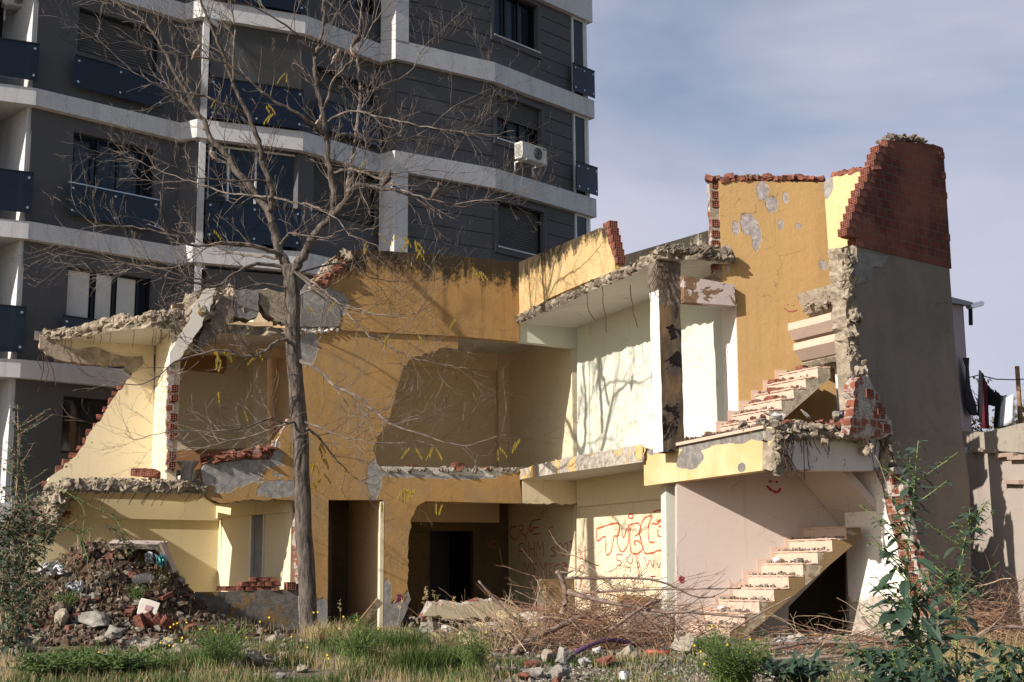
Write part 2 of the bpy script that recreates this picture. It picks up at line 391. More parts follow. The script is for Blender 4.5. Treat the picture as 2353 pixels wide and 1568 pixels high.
def leafmat(name, a, b, trans=.25, rough=.55):
    s = NT(name); n = s.noise(3, 3, .6); 
    oi = s.t.nodes.new('ShaderNodeObjectInfo')
    c = s.mix(s.ramp(n, .3, .7), a, b)
    s.bs.inputs['Subsurface Weight'].default_value = 0
    tr = s.t.nodes.new('ShaderNodeBsdfTranslucent'); s.lk(c, tr.inputs[0]); mx = s.t.nodes.new('ShaderNodeMixShader'); mx.inputs[0].default_value = trans
    s.t.links.new(s.bs.outputs[0], mx.inputs[1]); s.t.links.new(tr.outputs[0], mx.inputs[2]); s.t.links.new(mx.outputs[0], s.out.inputs[0])
    return s.fin(c, rough, .35)
def glassmat(name, tint, opac, rough=.05):
    s = NT(name); s.fin(tint, rough, .6)
    tr = s.t.nodes.new('ShaderNodeBsdfTransparent'); s.lk([min(1, q * 2 + .35) for q in tint], tr.inputs[0]); mx = s.t.nodes.new('ShaderNodeMixShader'); mx.inputs[0].default_value = opac
    s.t.links.new(tr.outputs[0], mx.inputs[1]); s.t.links.new(s.bs.outputs[0], mx.inputs[2]); s.t.links.new(mx.outputs[0], s.out.inputs[0])
    return s.m

M = {}
M['band'] = plaster('white_render', (.64, .63, .63), (.30, .28, .26), .45, .15, streak=.4)
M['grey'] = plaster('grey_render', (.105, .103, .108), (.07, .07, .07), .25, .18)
M['greydk'] = plaster('grey_render_shaded', (.03, .03, .03), (.02, .02, .02), .1, .1)  # darker copy of the grey render, carries the shade of the recessed balconies
M['frame'] = simple('dark_window_frame', (.016, .016, .018), .4, .2, .1, 5, 0)
M['whiteframe'] = simple('white_aluminium', (.7, .7, .7), .4, .1, .05, 5, 0)
M['shutter'] = simple('grey_shutter', (.085, .08, .075), .55, 0, .1, 3, 0)
M['pane'] = glassmat('window_glass', (.02, .03, .045), .18)
M['railglass'] = glassmat('blue_rail_glass', (.003, .006, .015), .86)
M['darkglass'] = glassmat('dark_glass', (.01, .014, .02), .8)
M['steel'] = simple('brushed_steel', (.55, .55, .55), .3, .9, .05, 5, 0)
M['curtain'] = simple('curtain_cloth', (.60, .66, .76), .9, 0, .15, 5, .2)
M['blind'] = simple('white_blind', (.62, .6, .56), .9, 0, .06, 5, 0)
M['tanwall'] = plaster('shaded_stained_wall', (.17, .115, .06), (.04, .03, .02), .7, .3, streak=.4)  # base colour darkened to carry the shade of the ground floor rooms
M['dark'] = simple('painted_darkness', (.012, .011, .010), .9, 0, .2, 3, 0)  # near-black colour stands in for darkness inside rooms and brick holes
M['brick'] = brickmat('hollow_brick_wall', rows=.178, length=.27, c1=(.15, .042, .028), c2=(.085, .026, .02), mortar=(.12, .085, .065), msize=.014)
M['brokenbrick'] = brickmat('broken_masonry', rows=.16, length=.22, edge=True)
M['redbrick'] = simple('red_clay', (.21, .08, .055), .9, 0, .5, 9, .5, useobj=True)
M['conc'] = concrete('broken_concrete', (.22, .18, .135), (.45, .38, .295))
M['concw'] = concrete('broken_concrete_wall', (.21, .17, .125), (.46, .385, .295), useobj=False)
M['concdk'] = concrete('dark_concrete', (.11, .09, .07), (.30, .25, .195), useobj=False)
M['rebar'] = simple('rusty_steel', (.075, .045, .032), .85, .3, .4, 20, .3)
# ------------------------------------------------------------------ the apartment block behind
ST = 3.25; ZB2 = H0 + (11.7 - 1.6) * ST / 3.0
bpx = [(-330, 187), (82, 242), (414, 322), (452, 315), (696, 346), (872, 398), (907, 391), (1139, 433), (1371, 500)]
BP = [at_z(x, y, ZB2) for x, y in bpx]
BP = [Vector((p.x, p.y)) for p in BP]
e = (BP[8] - BP[7]).normalized(); BP.append(BP[8] + Vector((-e.y, e.x)) * 9); BP.append(BP[0] + Vector((-.5, 9)))
BH = [.40, .42, .46, .48, .52, .55, .57, .60, .60]
apt = empty('apartment_building', (BP[4].x, BP[4].y, 0), 'modern dark grey apartment block with white floor bands rising behind the ruin', 'apartment building')
APL = [pl2(BP[i], BP[i + 1]) for i in range(10)]
SETB = .20

ZK = [ZB2 + k * ST for k in range(-5, 3)]        # undersides of the bands
# bands: one ring per storey, mitred outline
def offs(P, d):
    out = []
    for i in range(len(P)):
        a = P[i - 1] if i else None; b = P[i]; c = P[i + 1] if i < len(P) - 1 else None
        n1 = Vector(((b - a).y, -(b - a).x)).normalized() if a is not None else None
        n2 = Vector(((c - b).y, -(c - b).x)).normalized() if c is not None else None
        if n1 is None: out.append(b + n2 * d)
        elif n2 is None: out.append(b + n1 * d)
        else:
            m = (n1 + n2); m = m / max(.3, m.length ** 2) * 2; out.append(b + m * d)
    return out
inner = offs(BP[:10], -.6)
WPT = offs(BP[:11], -SETB)
WPL = [pl2(WPT[i], WPT[i + 1]) for i in range(10)]
for k, zb in enumerate(ZK):
    bm = B()
    H = [BH[min(i, 8)] + (.55 if (k == 7 and i > 5) else 0) for i in range(10)]
    a = [bm.verts.new((p.x, p.y, zb)) for p in BP[:10]]; b = [bm.verts.new((p.x, p.y, zb + h)) for p, h in zip(BP, H)]
    c = [bm.verts.new((p.x, p.y, zb)) for p in inner]; d = [bm.verts.new((p.x, p.y, zb + h)) for p, h in zip(inner, H)]
    for i in range(9):
        bm.faces.new((a[i], a[i + 1], b[i + 1], b[i])); bm.faces.new((c[i], c[i + 1], a[i + 1], a[i])); bm.faces.new((b[i], b[i + 1], d[i + 1], d[i])); bm.faces.new((d[i], d[i + 1], c[i + 1], c[i]))
    obj('floor_band', bm, M['band'], apt)
# window openings given once per storey: (segment, picture corners top-left, bottom-right, kind)
W1, R1 = 'window', 'rail'
openings = {i: [] for i in range(10)}
def rect(seg, tl, br, pl=None):
    pl = pl or WPL[seg]
    a = pl.hit(*tl); b = pl.hit(*br); return min(a[0], b[0]), max(a[0], b[0]), min(a[1], b[1]), max(a[1], b[1])
items = []
def win(seg, tl, br, kind, dk=0):
    u0, u1, z0, z1 = rect(seg, tl, br); z0 += dk * ST; z1 += dk * ST
    openings[seg].append((u0, u1, z0, z1)); items.append((seg, u0, u1, z0, z1, kind))
win(1, (183, 16), (363, 168), 'shutter'); win(1, (170, 302), (353, 470), 'curtain3'); win(1, (157, 611), (345, 760), 'blind3'); win(1, (146, 910), (300, 1050), 'black')
win(3, (487, 44), (689, 290), 'netting'); win(3, (480, 328), (683, 565), 'sliding'); win(3, (476, 617), (690, 800), 'black'); win(3, (487, 48), (689, 290), 'darkglass', 1)
win(4, (724, 149), (863, 246), 'shutter'); win(4, (722, 363), (865, 524), 'shutter'); win(4, (724, 149), (863, 290), 'darkglass', 1)
win(7, (1131, -30), (1234, 121), 'curtain2'); win(7, (1138, 216), (1242, 351), 'halfshut'); win(7, (1141, 460), (1248, 592), 'shutter')
def shutter_bm(pl, u0, u1, z0, z1, off):
    bm = B(); n = max(3, int((z1 - z0) / .07)); pr = None
    for i in range(n + 1):
        z = z0 + (z1 - z0) * i / n
        for (dz, o) in ((0, off - .012), (.012, off + .008)):
            r = [bm.verts.new(pl.w(u0, z + dz, o)), bm.verts.new(pl.w(u1, z + dz, o))]
            if pr: bm.faces.new((pr[0], pr[1], r[1], r[0]))
            pr = r
    return bm
def framebm(pl, u0, u1, z0, z1, o0, o1, w, mull):
    bm = B()
    plbox(bm, pl, u0, u1, z0, z0 + w, o0, o1); plbox(bm, pl, u0, u1, z1 - w, z1, o0, o1)
    xs = [u0] + list(mull) + [u1 - w]
    for x in xs: plbox(bm, pl, x, x + w, z0 + w, z1 - w, o0 - .004, o1 + .004)
    return bm
def curtain_bm(pl, u0, u1, z0, z1, off, amp=.03, freq=40, sway=0):
    bm = B(); n = max(8, int((u1 - u0) * 22)); pr = None
    for i in range(n + 1):
        t = i / n; u = u0 + (u1 - u0) * t; o = off + amp * sin(u * freq) + amp * .5 * sin(u * freq * 1.7 + 1)
        r = [bm.verts.new(pl.w(u, z1, o)), bm.verts.new(pl.w(u + sway * (t - .5) * .3, (z0 + z1) / 2, o)), bm.verts.new(pl.w(u + sway * (t - .5) * .1, z0, o))]
        if pr:
            bm.faces.new((pr[0], pr[1], r[1], r[0])); bm.faces.new((pr[1], pr[2], r[2], r[1]))
        pr = r
    return bm
def quadbm(pl, u0, u1, z0, z1, off):
    bm = B(); bm.faces.new([bm.verts.new(pl.w(u, z, off)) for u, z in ((u0, z0), (u1, z0), (u1, z1), (u0, z1))]); return bm
for seg, u0, u1, z0, z1, kind in items:
    pl = WPL[seg]; D = -.16; w = .06; Wd = u1 - u0
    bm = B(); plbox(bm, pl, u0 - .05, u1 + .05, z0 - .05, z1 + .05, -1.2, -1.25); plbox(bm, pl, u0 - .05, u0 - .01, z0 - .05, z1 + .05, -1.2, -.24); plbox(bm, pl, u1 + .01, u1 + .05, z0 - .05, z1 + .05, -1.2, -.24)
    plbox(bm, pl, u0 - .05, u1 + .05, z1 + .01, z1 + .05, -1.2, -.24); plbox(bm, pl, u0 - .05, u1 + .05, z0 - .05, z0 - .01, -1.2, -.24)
    if kind == 'shutter':
        bm.free(); fr = obj('roller_shutter', shutter_bm(pl, u0 + w, u1 - w, z0 + .02, z1 - .02, D), M['shutter'], apt)
        obj('shutter_frame', framebm(pl, u0, u1, z0, z1, D - .03, D + .05, w, []), M['frame'], fr); continue
    mull = {'curtain3': (.30, .55, .85), 'blind3': (.30, .55, .84), 'curtain2': (.33, .62), 'halfshut': (.30, .58), 'sliding': (.22, .52), 'netting': (), 'black': (), 'darkglass': (.25, .5, .75)}[kind]
    fr = obj('window', framebm(pl, u0, u1, z0, z1, D - .03, D + .04, w if kind not in ('netting', 'sliding') else .05, [u0 + Wd * m for m in mull]), M['whiteframe'] if kind in ('netting', 'sliding') else M['frame'], apt)
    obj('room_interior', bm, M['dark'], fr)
    if kind != 'netting': obj('pane', quadbm(pl, u0 + .02, u1 - .02, z0 + .02, z1 - .02, D), M['darkglass'] if kind in ('darkglass', 'sliding', 'black') else M['pane'], fr)
    if kind == 'curtain3':
        for a, b, s_ in ((.03, .26, 0), (.34, .54, 1), (.60, .83, 0)): obj('curtain', curtain_bm(pl, u0 + Wd * a, u0 + Wd * b, z0, z1 - .1, D - .15, .03, 38, s_), M['curtain'], fr)
    if kind == 'blind3':
        for a, b in ((.02, .28), (.36, .54), (.61, .83)): obj('blind', quadbm(pl, u0 + Wd * a, u0 + Wd * b, z0, z1 - .06, D + .012), M['blind'], fr)
    if kind in ('curtain2', 'halfshut'):
        for a, b in ((.03, .30), (.36, .58), (.66, .80)): obj('curtain', curtain_bm(pl, u0 + Wd * a, u0 + Wd * b, z0, z1, D - .12, .03, 45), M['curtain'], fr)
    if kind == 'halfshut':
        obj('half_lowered_shutter', shutter_bm(pl, u0 + .05, u1 - .05, z0 + (z1 - z0) * .52, z1, D + .08), M['shutter'], fr)
    if kind == 'netting':
        bm = B(); nU = 34; step = Wd / nU; H = z1 - z0
        for s in (1, -1):
            for i in range(-int(H / step) - 1, nU + int(H / step) + 2):
                a = u0 + i * step; p = [(a, z0), (a + s * H, z1)]
                (ua, za), (ub, zb) = p
                def clip(ua, za, ub, zb):
                    for lim, sg in ((u0, 1), (u1, -1)):
                        if sg * (ua - lim) < 0 and sg * (ub - lim) < 0: return None
                        if sg * (ua - lim) < 0: t = (lim - ua) / (ub - ua); ua, za = lim, za + (zb - za) * t
                        if sg * (ub - lim) < 0: t = (lim - ua) / (ub - ua); ub, zb = lim, za + (zb - za) * t
                    return ua, za, ub, zb
                q = clip(ua, za, ub, zb)
                if q and abs(q[2] - q[0]) > .02: tube(bm, [pl.w(q[0], q[1], .03), pl.w(q[2], q[3], .03)], .0045, n=3, cap=False)
        obj('bird_netting', bm, simple('net_cord', (.32, .31, .29), .9, 0, .1, 5, 0), fr)
# walls with their openings
for i in range(9):
    pl = WPL[i]; Lw = (WPT[i + 1] - WPT[i]).length
    hs = [[(a, c), (b, c), (b, d), (a, d)] for a, b, c, d in openings[i]]
    u_0, u_1 = 0.0, Lw
    if i in (0,): continue
    if i == 7: u_1 = pl.hit(1313, 300)[0]
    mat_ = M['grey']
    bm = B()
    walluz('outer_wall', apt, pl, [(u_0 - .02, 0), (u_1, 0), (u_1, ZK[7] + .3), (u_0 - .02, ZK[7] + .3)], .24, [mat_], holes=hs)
# grooved cladding on the two right bays
for i in (6, 7):
    pl = WPL[i]; Lw = (WPT[i + 1] - WPT[i]).length; ue = pl.hit(1313, 300)[0] if i == 7 else Lw
    sur = [(a - .12, b + .14, c - .2, d + .12) for a, b, c, d in openings[i]]
    bm = B()
    for k in range(3, 8):
        zlo = ZK[k] + BH[i]; zhi = ZK[k + 1] if k < 7 else zlo + 2.6
        n = 6; hh = (zhi - zlo) / n
        for j in range(n):
            a, b = zlo + j * hh + .014, zlo + (j + 1) * hh - .014
            cuts = [(s[0], s[1]) for s in sur if s[2] < b and s[3] > a]
            if cuts:
                c = cuts[0]; spans = [(0.01, c[0]), (c[1], ue)]
            else: spans = [(0.01, ue)]
            for s in spans:
                if s[1] - s[0] > .05: plbox(bm, pl, s[0], s[1], a, b, .001, .03)
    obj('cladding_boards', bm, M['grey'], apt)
    for s, o in zip(sur, openings[i]):
        bm = B()
        plbox(bm, pl, s[0], o[0], s[2], s[3], 0, .07); plbox(bm, pl, o[1], s[1], s[2], s[3], 0, .07); plbox(bm, pl, o[0], o[1], o[3], s[3], 0, .068); plbox(bm, pl, o[0], o[1], s[2], o[2] - .04, 0, .068)
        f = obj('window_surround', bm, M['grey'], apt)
        bm = B(); plbox(bm, pl, o[0], o[1] + .08, o[2] - .04, o[2], -.1, .1); obj('sill', bm, M['band'], f)
# white pilasters at the corner between the middle and right bays
for zlo, zhi in ((ZK[6] + .5, ZK[7]), (ZK[3] + .5, ZK[5])):
    bm = B(); pl = APL[6]
    w_ = .42
    pa, pb = BP[5], BP[6]
    q = [Vector(pl.w(0, 0).to_2d()), Vector(pl.w(w_, 0).to_2d()), Vector(pl.w(w_, 0, -.5).to_2d()), BP[5] + Vector((0, .3)), BP[5] + Vector((0.001, 0.001))]
    lo = [bm.verts.new((v.x, v.y, zlo)) for v in q]; hi = [bm.verts.new((v.x, v.y, zhi)) for v in q]
    for j in range(5): bm.faces.new((lo[j], lo[(j + 1) % 5], hi[(j + 1) % 5], hi[j]))
    bm.faces.new(lo); bm.faces.new(hi)
    obj('corner_pilaster', bm, M['band'], apt)
# narrow white strip standing in for sunlight on the grey corner column
bm = B(); pl = WPL[3]
plbox(bm, pl, .0, .16, 0, ZK[7], .0, .12); obj('sunlit_corner_strip', bm, M['band'], apt)
# glass railings with fixings
def railing(seg, tl, br, dk=0, out=.06, bar=False):
    pl = APL[seg]
    u0, u1, z0, z1 = rect(seg, tl, br, pl); z0 += dk * ST; z1 += dk * ST
    bm = B(); plbox(bm, pl, u0, u1, z0, z1, out, out + .02); r = obj('glass_railing', bm, M['railglass'], apt)
    for uu in (u0 + .1, (u0 + u1) / 2, u1 - .1):
        for zz in (z0 + .12, z1 - .12):
            bm = B(); bmesh.ops.create_cone(bm, cap_ends=True, segments=10, radius1=.03, radius2=.03, depth=.03, matrix=T(pl.w(uu, zz, out + .03)) @ Matrix.Rotation(pl.ang, 4, 'Z') @ Matrix.Rotation(pi / 2, 4, 'X'))
            obj('fixing', bm, M['steel'], r)
    bm = B(); plbox(bm, pl, u0, u1, z1, z1 + .03, out - .02, out + .04); obj('handrail', bm, M['steel'] if bar else M['frame'], r)
railing(1, (172, 128), (374, 250), out=.0); railing(1, (158, 420), (363, 532), out=.0, bar=True); railing(1, (143, 727), (345, 830), out=.0)
railing(3, (480, 180), (694, 300)); railing(3, (473, 462), (689, 572)); railing(3, (480, 180), (694, 300), dk=1)
railing(4, (726, 226), (875, 340), out=.02)
railing(0, (-200, 62), (86, 189)); railing(0, (-200, 370), (72, 492)); railing(0, (-200, 690), (55, 812))
railing(7, (1312, 147), (1363, 228)); railing(7, (1320, 373), (1370, 452)); railing(7, (1320, 373), (1370, 452), dk=-1)
# far-left recessed balconies: side wall, back wall, ceiling in shade
pl0 = APL[0]; pl1 = APL[1]
bm = B(); plbox(bm, WPL[1], -.12, .0, 0, ZK[7], -.05, -1.9); obj('balcony_side_wall', bm, M['band'], apt)
bm = B(); plbox(bm, pl0, -1.5, -.5, 0, ZK[7], -.05, -2.2); plbox(bm, pl0, (BP[1] - BP[0]).length - 2.6, (BP[1] - BP[0]).length - 2.4, 0, ZK[7], -.05, -2.0); obj('balcony_side_wall', bm, M['greydk'], apt)  # end walls out of view, added to keep the sun out of the balconies
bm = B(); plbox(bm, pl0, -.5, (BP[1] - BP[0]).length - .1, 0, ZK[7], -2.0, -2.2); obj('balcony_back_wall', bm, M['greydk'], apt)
for k in range(1, 8):
    bm = B(); plbox(bm, pl0, -.5, (BP[1] - BP[0]).length - .12, ZK[k] + .02, ZK[k] + .3, -.1, -2.0); obj('balcony_floor', bm, M['band'], apt)
# right-hand glazed balconies
pl = WPL[7]; ua = pl.hit(1313, 300)[0]; ub = (BP[8] - BP[7]).length
for k in range(3, 8):
    zlo = ZK[k] + BH[7]; zhi = ZK[k + 1] if k < 7 else zlo + 2
    f = obj('balcony_glazing', framebm(pl, ua + .05, ub - .28, zlo, zhi, .0, .06, .06, []), M['whiteframe'], apt)
    obj('pane', quadbm(pl, ua + .06, ub - .3, zlo + .03, zhi - .03, .03), M['darkglass'], f)
    f2 = framebm(APL[8].shift(-.25), .1, 2.2, zlo, zhi, 0, .06, .06, [1.2]); o_ = obj('balcony_glazing', f2, M['whiteframe'], apt)
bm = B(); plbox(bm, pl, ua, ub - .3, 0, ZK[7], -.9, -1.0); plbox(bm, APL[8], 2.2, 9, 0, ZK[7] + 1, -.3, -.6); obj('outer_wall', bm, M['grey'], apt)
bm = B()
roofv = offs(BP[:11], -.1)
for z in (ZK[7] + 2.6,): bm.faces.new([bm.verts.new((p.x, p.y, z)) for p in roofv])
obj('roof', bm, M['band'], apt)
# drain pipe and air conditioners
bm = B(); q = WPL[3].wp(500, 62, .05); tube(bm, [q, q + Vector((-.25, -.45, .12))], .06, n=10); obj('drain_pipe', bm, M['whiteframe'], apt)

def ac_unit(pl, tl, br, label, out=.35):
    u0, z1 = pl.hit(*tl); u1, z0 = pl.hit(*br)
    cu = (u0 + u1) / 2; w, h = abs(u1 - u0) * .92, (z1 - z0) * .80; z0 = z0 + (z1 - z0) * .1
    root = empty('air_conditioner', pl.w(cu, z0, out), label, 'air conditioner')
    bm = B(); plbox(bm, pl, cu - w / 2, cu + w / 2, z0, z0 + h, out - .16, out + .16)
    bmesh.ops.bevel(bm, geom=bm.edges[:], offset=.02, segments=2, affect='EDGES'); obj('casing', bm, M['acwhite'], root)
    Mx = lambda o: T(pl.w(cu + w * .13, z0 + h * .5, o)) @ Matrix.Rotation(pl.ang, 4, 'Z') @ Matrix.Rotation(pi / 2, 4, 'X')
    bm = B(); bmesh.ops.create_cone(bm, cap_ends=True, segments=28, radius1=h * .36, radius2=h * .36, depth=.02, matrix=Mx(out + .165)); g = obj('fan_grille', bm, M['frame'], root)
    bm = B()
    for r_ in (.12, .2, .28, .35):
        pts = [Mx(out + .18) @ Vector((cos(a) * h * r_, sin(a) * h * r_, 0)) for a in [2 * pi * k / 24 for k in range(25)]]; tube(bm, pts, .006, n=4, cap=False)
    obj('grille_rings', bm, M['steel'], g)
    bm = B()
    for k in range(10): plbox(bm, pl, cu - w / 2 - .006, cu - w / 2, z0 + h * (.12 + .078 * k), z0 + h * (.15 + .078 * k), out - .12, out + .12)
    obj('side_vents', bm, M['frame'], root)
    bm = B(); plbox(bm, pl, cu + w * .33, cu + w * .46, z0 + h * .84, z0 + h * .92, out + .161, out + .166); obj('maker_badge', bm, M['badge'], root)
    bm = B()
    for s in (-.35, .35): plbox(bm, pl, cu + s * w - .02, cu + s * w + .02, z0 - .05, z0 - .005, 0, out + .2); plbox(bm, pl, cu + s * w - .02, cu + s * w + .02, z0 - .3, z0 - .05, 0, .04)
    obj('bracket', bm, M['band'], root)
M['acwhite'] = simple('off_white_casing', (.62, .61, .57), .5, 0, .05, 4, 0)
M['badge'] = simple('green_badge', (.02, .2, .15), .5, 0, .05, 4, 0)
ac_unit(APL[7], (1171, 326), (1234, 393), 'white air conditioner with round black fan under the right window of the grey block', .3)
ac_unit(WPL[0].shift(-1.0), (2, -12), (62, 34), 'shaded air conditioner on the topmost left balcony of the grey apartment block', .2)
print('APT angles', [round(math.degrees(p.ang)) for p in APL])
# ------------------------------------------------------------------ the ruined house
C1 = Vector((.16, 30.35)); AA, AB = 23.5, -66.5
LA = Pl(C1.x, C1.y, AA); LB = Pl(C1.x, C1.y, AB)
dA, dB = LA.d, LB.d
WB0 = C1 + dA * 1.5
LW = Pl(WB0.x, WB0.y, AB)                     # long right-hand wall of the rooms and the balcony
S0 = Vector((4.27, 24.4)); LS = Pl(S0.x, S0.y, 5.0)
R0 = Vector((5.96, 24.5)); LR = Pl(R0.x, R0.y, -62)
F0, F1 = Vector((2.5, 25.1)), Vector((4.38, 21.9)); LF = pl2(F0, F1)
LG = pl2(F1, (6.57, 23.35))                   # beam in front of the stairs
PP0 = LR.w(1.48, 0).to_2d(); LP = Pl(PP0.x, PP0.y, 38.5)
Z1B, Z1T = 3.55, 3.78
ZC = 7.22                                     # ceiling of the upper floor
def hbp(Mx, *a, **k):
    b = B(); hollow_brick(b, Mx, *a, **k); return obj('hollow_brick', b, [M['redbrick'], M['dark']], house)
house = empty('ruined_house', (C1.x, C1.y, .1), 'half demolished two storey house with ochre and cream walls, broken slabs and open rooms', 'ruined house')
OCH = (.46, .235, .062); CRM = (.64, .52, .30); GRN = (.56, .59, .47); LIL = (.50, .41, .36); WHT = (.74, .66, .57)
q3 = lambda pl, px, py: pl.wp(px, py)
M['ochre'] = plaster('ochre_plaster', (.44, .26, .098), (.19, .125, .065), .45, .5, plinth=.95, streak=.35, fade=((.30, .23, .15), .55),
    spots=[(q3(LA, 520, 1085), (1.0, 1, .38)), (q3(LA, 640, 1125), (.45, 1, .2)), (q3(LA, 600, 1045), (.5, 1, .3)), (q3(LA, 730, 725), (.55, 1, .33)), (q3(LA, 700, 790), (.3, 1, .5)), (q3(LA, 778, 1205), (.13, .5, .16)),
           (q3(LA, 860, 1100), (.16, .5, .45)), (q3(LA, 888, 1365), (.1, .5, .3)), (q3(LA, 690, 1300), (.1, .5, .5)), (q3(LA, 1000, 1088), (1.6, 1.2, .13))], wob=.75)
M['ochre_par'] = plaster('ochre_plaster_mouldy', (.44, .255, .095), (.18, .12, .06), .5, .5, streak=.55, mould=(8.75, .95), spots=[(q3(LA, 735, 700), (.6, 1, .5))])
M['ochre_side'] = plaster('ochre_sunlit_mouldy', (.58, .40, .19), (.33, .22, .12), .4, .5, streak=.3, mould=(LB.hit(1290, 563)[1] + .03, .55), fade=((.66, .50, .26), .5))  # same ochre paint as the facade, base lightened for the sun-facing side
M['ochre_stair'] = plaster('yellow_plaster_patched', (.49, .31, .13), (.30, .20, .11), .4, .55, streak=.25, bare=(.36, .32, .31), wob=.9,
    spots=[(q3(LS, 1722, 515), (.16, .5, .28)), (q3(LS, 1738, 545), (.10, .5, .26)), (q3(LS, 1775, 470), (.13, .5, .16)), (q3(LS, 1752, 440), (.12, .5, .18)), (q3(LS, 1690, 525), (.07, .5, .15)), (q3(LS, 1793, 518), (.05, .4, .1)),
           (q3(LS, 1672, 590), (.04, .4, .25)), (q3(LS, 1890, 608), (.10, .4, .1)), (q3(LS, 1805, 455), (.07, .5, .13)), (q3(LS, 1835, 520), (.06, .5, .06))])
M['yellow'] = plaster('sunlit_yellow_plaster', (.66, .49, .26), (.45, .3, .15), .3, .5, streak=.15, spots=[(q3(LR, 1900, 425), (.1, .3, .25))])  # lighter base puts the full sun on this wall into its colour
M['cream'] = plaster('cream_plaster', (.72, .61, .37), (.42, .33, .2), .16, .18)
M['creamL'] = plaster('pale_cream_plaster', (.76, .66, .46), (.45, .36, .22), .14, .18)
M['creamdim'] = plaster('tan_plaster', (.76, .575, .37), (.3, .19, .1), .2, .18, speck=.0)
M['orange'] = plaster('orange_plaster', (.42, .22, .09), (.3, .15, .06), .2, .18)
M['green'] = plaster('pale_green_plaster', (.63, .635, .54), (.40, .38, .30), .2, .18)
M['greyplaster'] = plaster('damp_grey_plaster', (.40, .345, .285), (.12, .10, .085), .8, .5, mould=(LW.hit(1600, 538)[1] + .1, .8), streak=.6)
M['party'] = plaster('cement_render_dark', (.195, .165, .135), (.09, .072, .058), .5, .5, streak=.25, fade=((.25, .20, .17), .6))
M['white'] = plaster('white_plaster', (.80, .73, .66), (.5, .42, .34), .15, .18, plinth=.9, bare=(.42, .36, .3))
M['whitep'] = plaster('clean_white_plaster', (.80, .74, .67), (.5, .42, .34), .10, .18)
M['lilac2'] = plaster('pale_lilac_plaster', (.68, .62, .57), (.4, .33, .28), .3, .3, peel=.35, bare=(.26, .22, .18))
M['lilac'] = plaster('lilac_plaster', (.55, .455, .40), (.35, .28, .24), .2, .2)
M['lilac_beam'] = plaster('peeled_lilac_plaster', (.52, .44, .42), (.3, .2, .15), .4, .6, peel=.75, bare=(.20, .12, .07))
M['fascia'] = plaster('worn_yellow_plaster', (.60, .42, .20), (.5, .33, .16), .3, .5, streak=.2, fade=((.70, .58, .38), .8), bare=(.21, .195, .18), wob=.5,
    spots=[(q3(LF, 1585, 1055), (.26, .5, .20)), (q3(LF, 1600, 1030), (.3, .5, .06)), (q3(LF, 1700, 1008), (.22, .5, .1)), (q3(LF, 1755, 1000), (.25, .5, .12)), (q3(LF, 1640, 1015), (1.2, 1.6, .07)), (q3(LF, 1705, 1075), (.06, .3, .09)), (q3(LF, 1500, 1030), (.15, .3, .12))])
M['slabedge'] = plaster('worn_slab_edge', (.62, .42, .19), (.4, .3, .2), .4, .6, peel=1.2, bare=(.40, .36, .31))
M['lowwall'] = plaster('scuffed_low_wall', (.27, .165, .065), (.12, .1, .08), .7, .5, peel=1.35, bare=(.17, .15, .13))
M['pink'] = plaster('pink_terrazzo', (.58, .42, .33), (.4, .28, .2), .2, .2, speck=.35)
M['stringer'] = plaster('ochre_stair_side', (.20, .13, .06), (.2, .14, .08), .5, .6, peel=.8, bare=(.3, .24, .17))  # ochre base darkened to put the stair side's shade into the colour
M['ceil'] = plaster('white_ceiling', (.62, .59, .53), (.3, .27, .22), .4, .3, peel=.2, bare=(.2, .18, .15))
M['soot'] = plaster('sooty_column', (.11, .09, .075), (.02, .016, .012), .9, .8, streak=.95, fade=((.30, .19, .08), .7), peel=.7, bare=(.012, .01, .009))
M['baredark'] = concrete('bare_grey_beam', (.17, .155, .145), (.30, .28, .26), 3, .6, .4, useobj=False)
BE = M['brokenbrick']; CO = M['concw']

# --- street facade (ochre), one broken outline
facade = [(722, 640, 'j'), (745, 608, 'j'), (770, 592), (770, 588), (830, 577), (1010, 588), (1190, 605), (1193, 785), (1053, 773), (1053, 803, 'j'), (1020, 799, 'j'), (985, 812, 'j'), (940, 827, 'j'),
          (922, 850, 'j'), (915, 885, 'j'), (905, 925, 'j'), (893, 965, 'j'), (880, 985, 'j'), (866, 1005, 'j'), (857, 1035, 'j'), (866, 1065, 'j'), (885, 1084, 'j'), (960, 1090, 'j'), (1050, 1092, 'j'), (1130, 1096, 'j'), (1192, 1082),
          (1200, 1157), (978, 1152, 'j'), (957, 1165, 'j'), (946, 1190, 'j'), (938, 1250, 'j'), (939, 1310, 'j'), (937, 1350, 'j'), (944, 1378, 'j'), (932, 1410, 'j'), (920, 1440, 'j'), (918, 1475), (882, 1475), (880, 1149), (755, 1149), (752, 1475), (690, 1475),
          (686, 1356, 'j'), (680, 1250, 'j'), (678, 1160), (676, 1150), (640, 1148, 'j'), (560, 1149, 'j'), (505, 1157, 'j'), (482, 1148, 'j'), (470, 1120, 'j'), (462, 1082, 'j'), (470, 1068, 'j'), (540, 1058, 'j'), (622, 1056, 'j'), (638, 1010, 'j'), (664, 962, 'j'), (686, 960), (684, 900), (688, 750, 'j'), (695, 690, 'j')]
wallpx('facade_wall', house, LA, facade, .24, [M['ochre'], BE, M['creamdim']], amp=.025, seed=3)
wallpx('parapet', house, LA, [(722, 640, 'j'), (745, 608, 'j'), (770, 590), (770, 586), (830, 575), (1010, 586), (1190, 604), (1191, 700), (690, 672), (700, 655)], .05, [M['ochre_par'], BE], off=.05, amp=.02)
wallpx('roof_beam', house, LA, [(690, 668), (1191, 698), (1191.5, 786), (1053, 774), (930, 768), (785, 760, 'j'), (770, 745, 'j'), (690, 752)], .05, [M['ochre_par'], BE], off=.052, amp=.02)
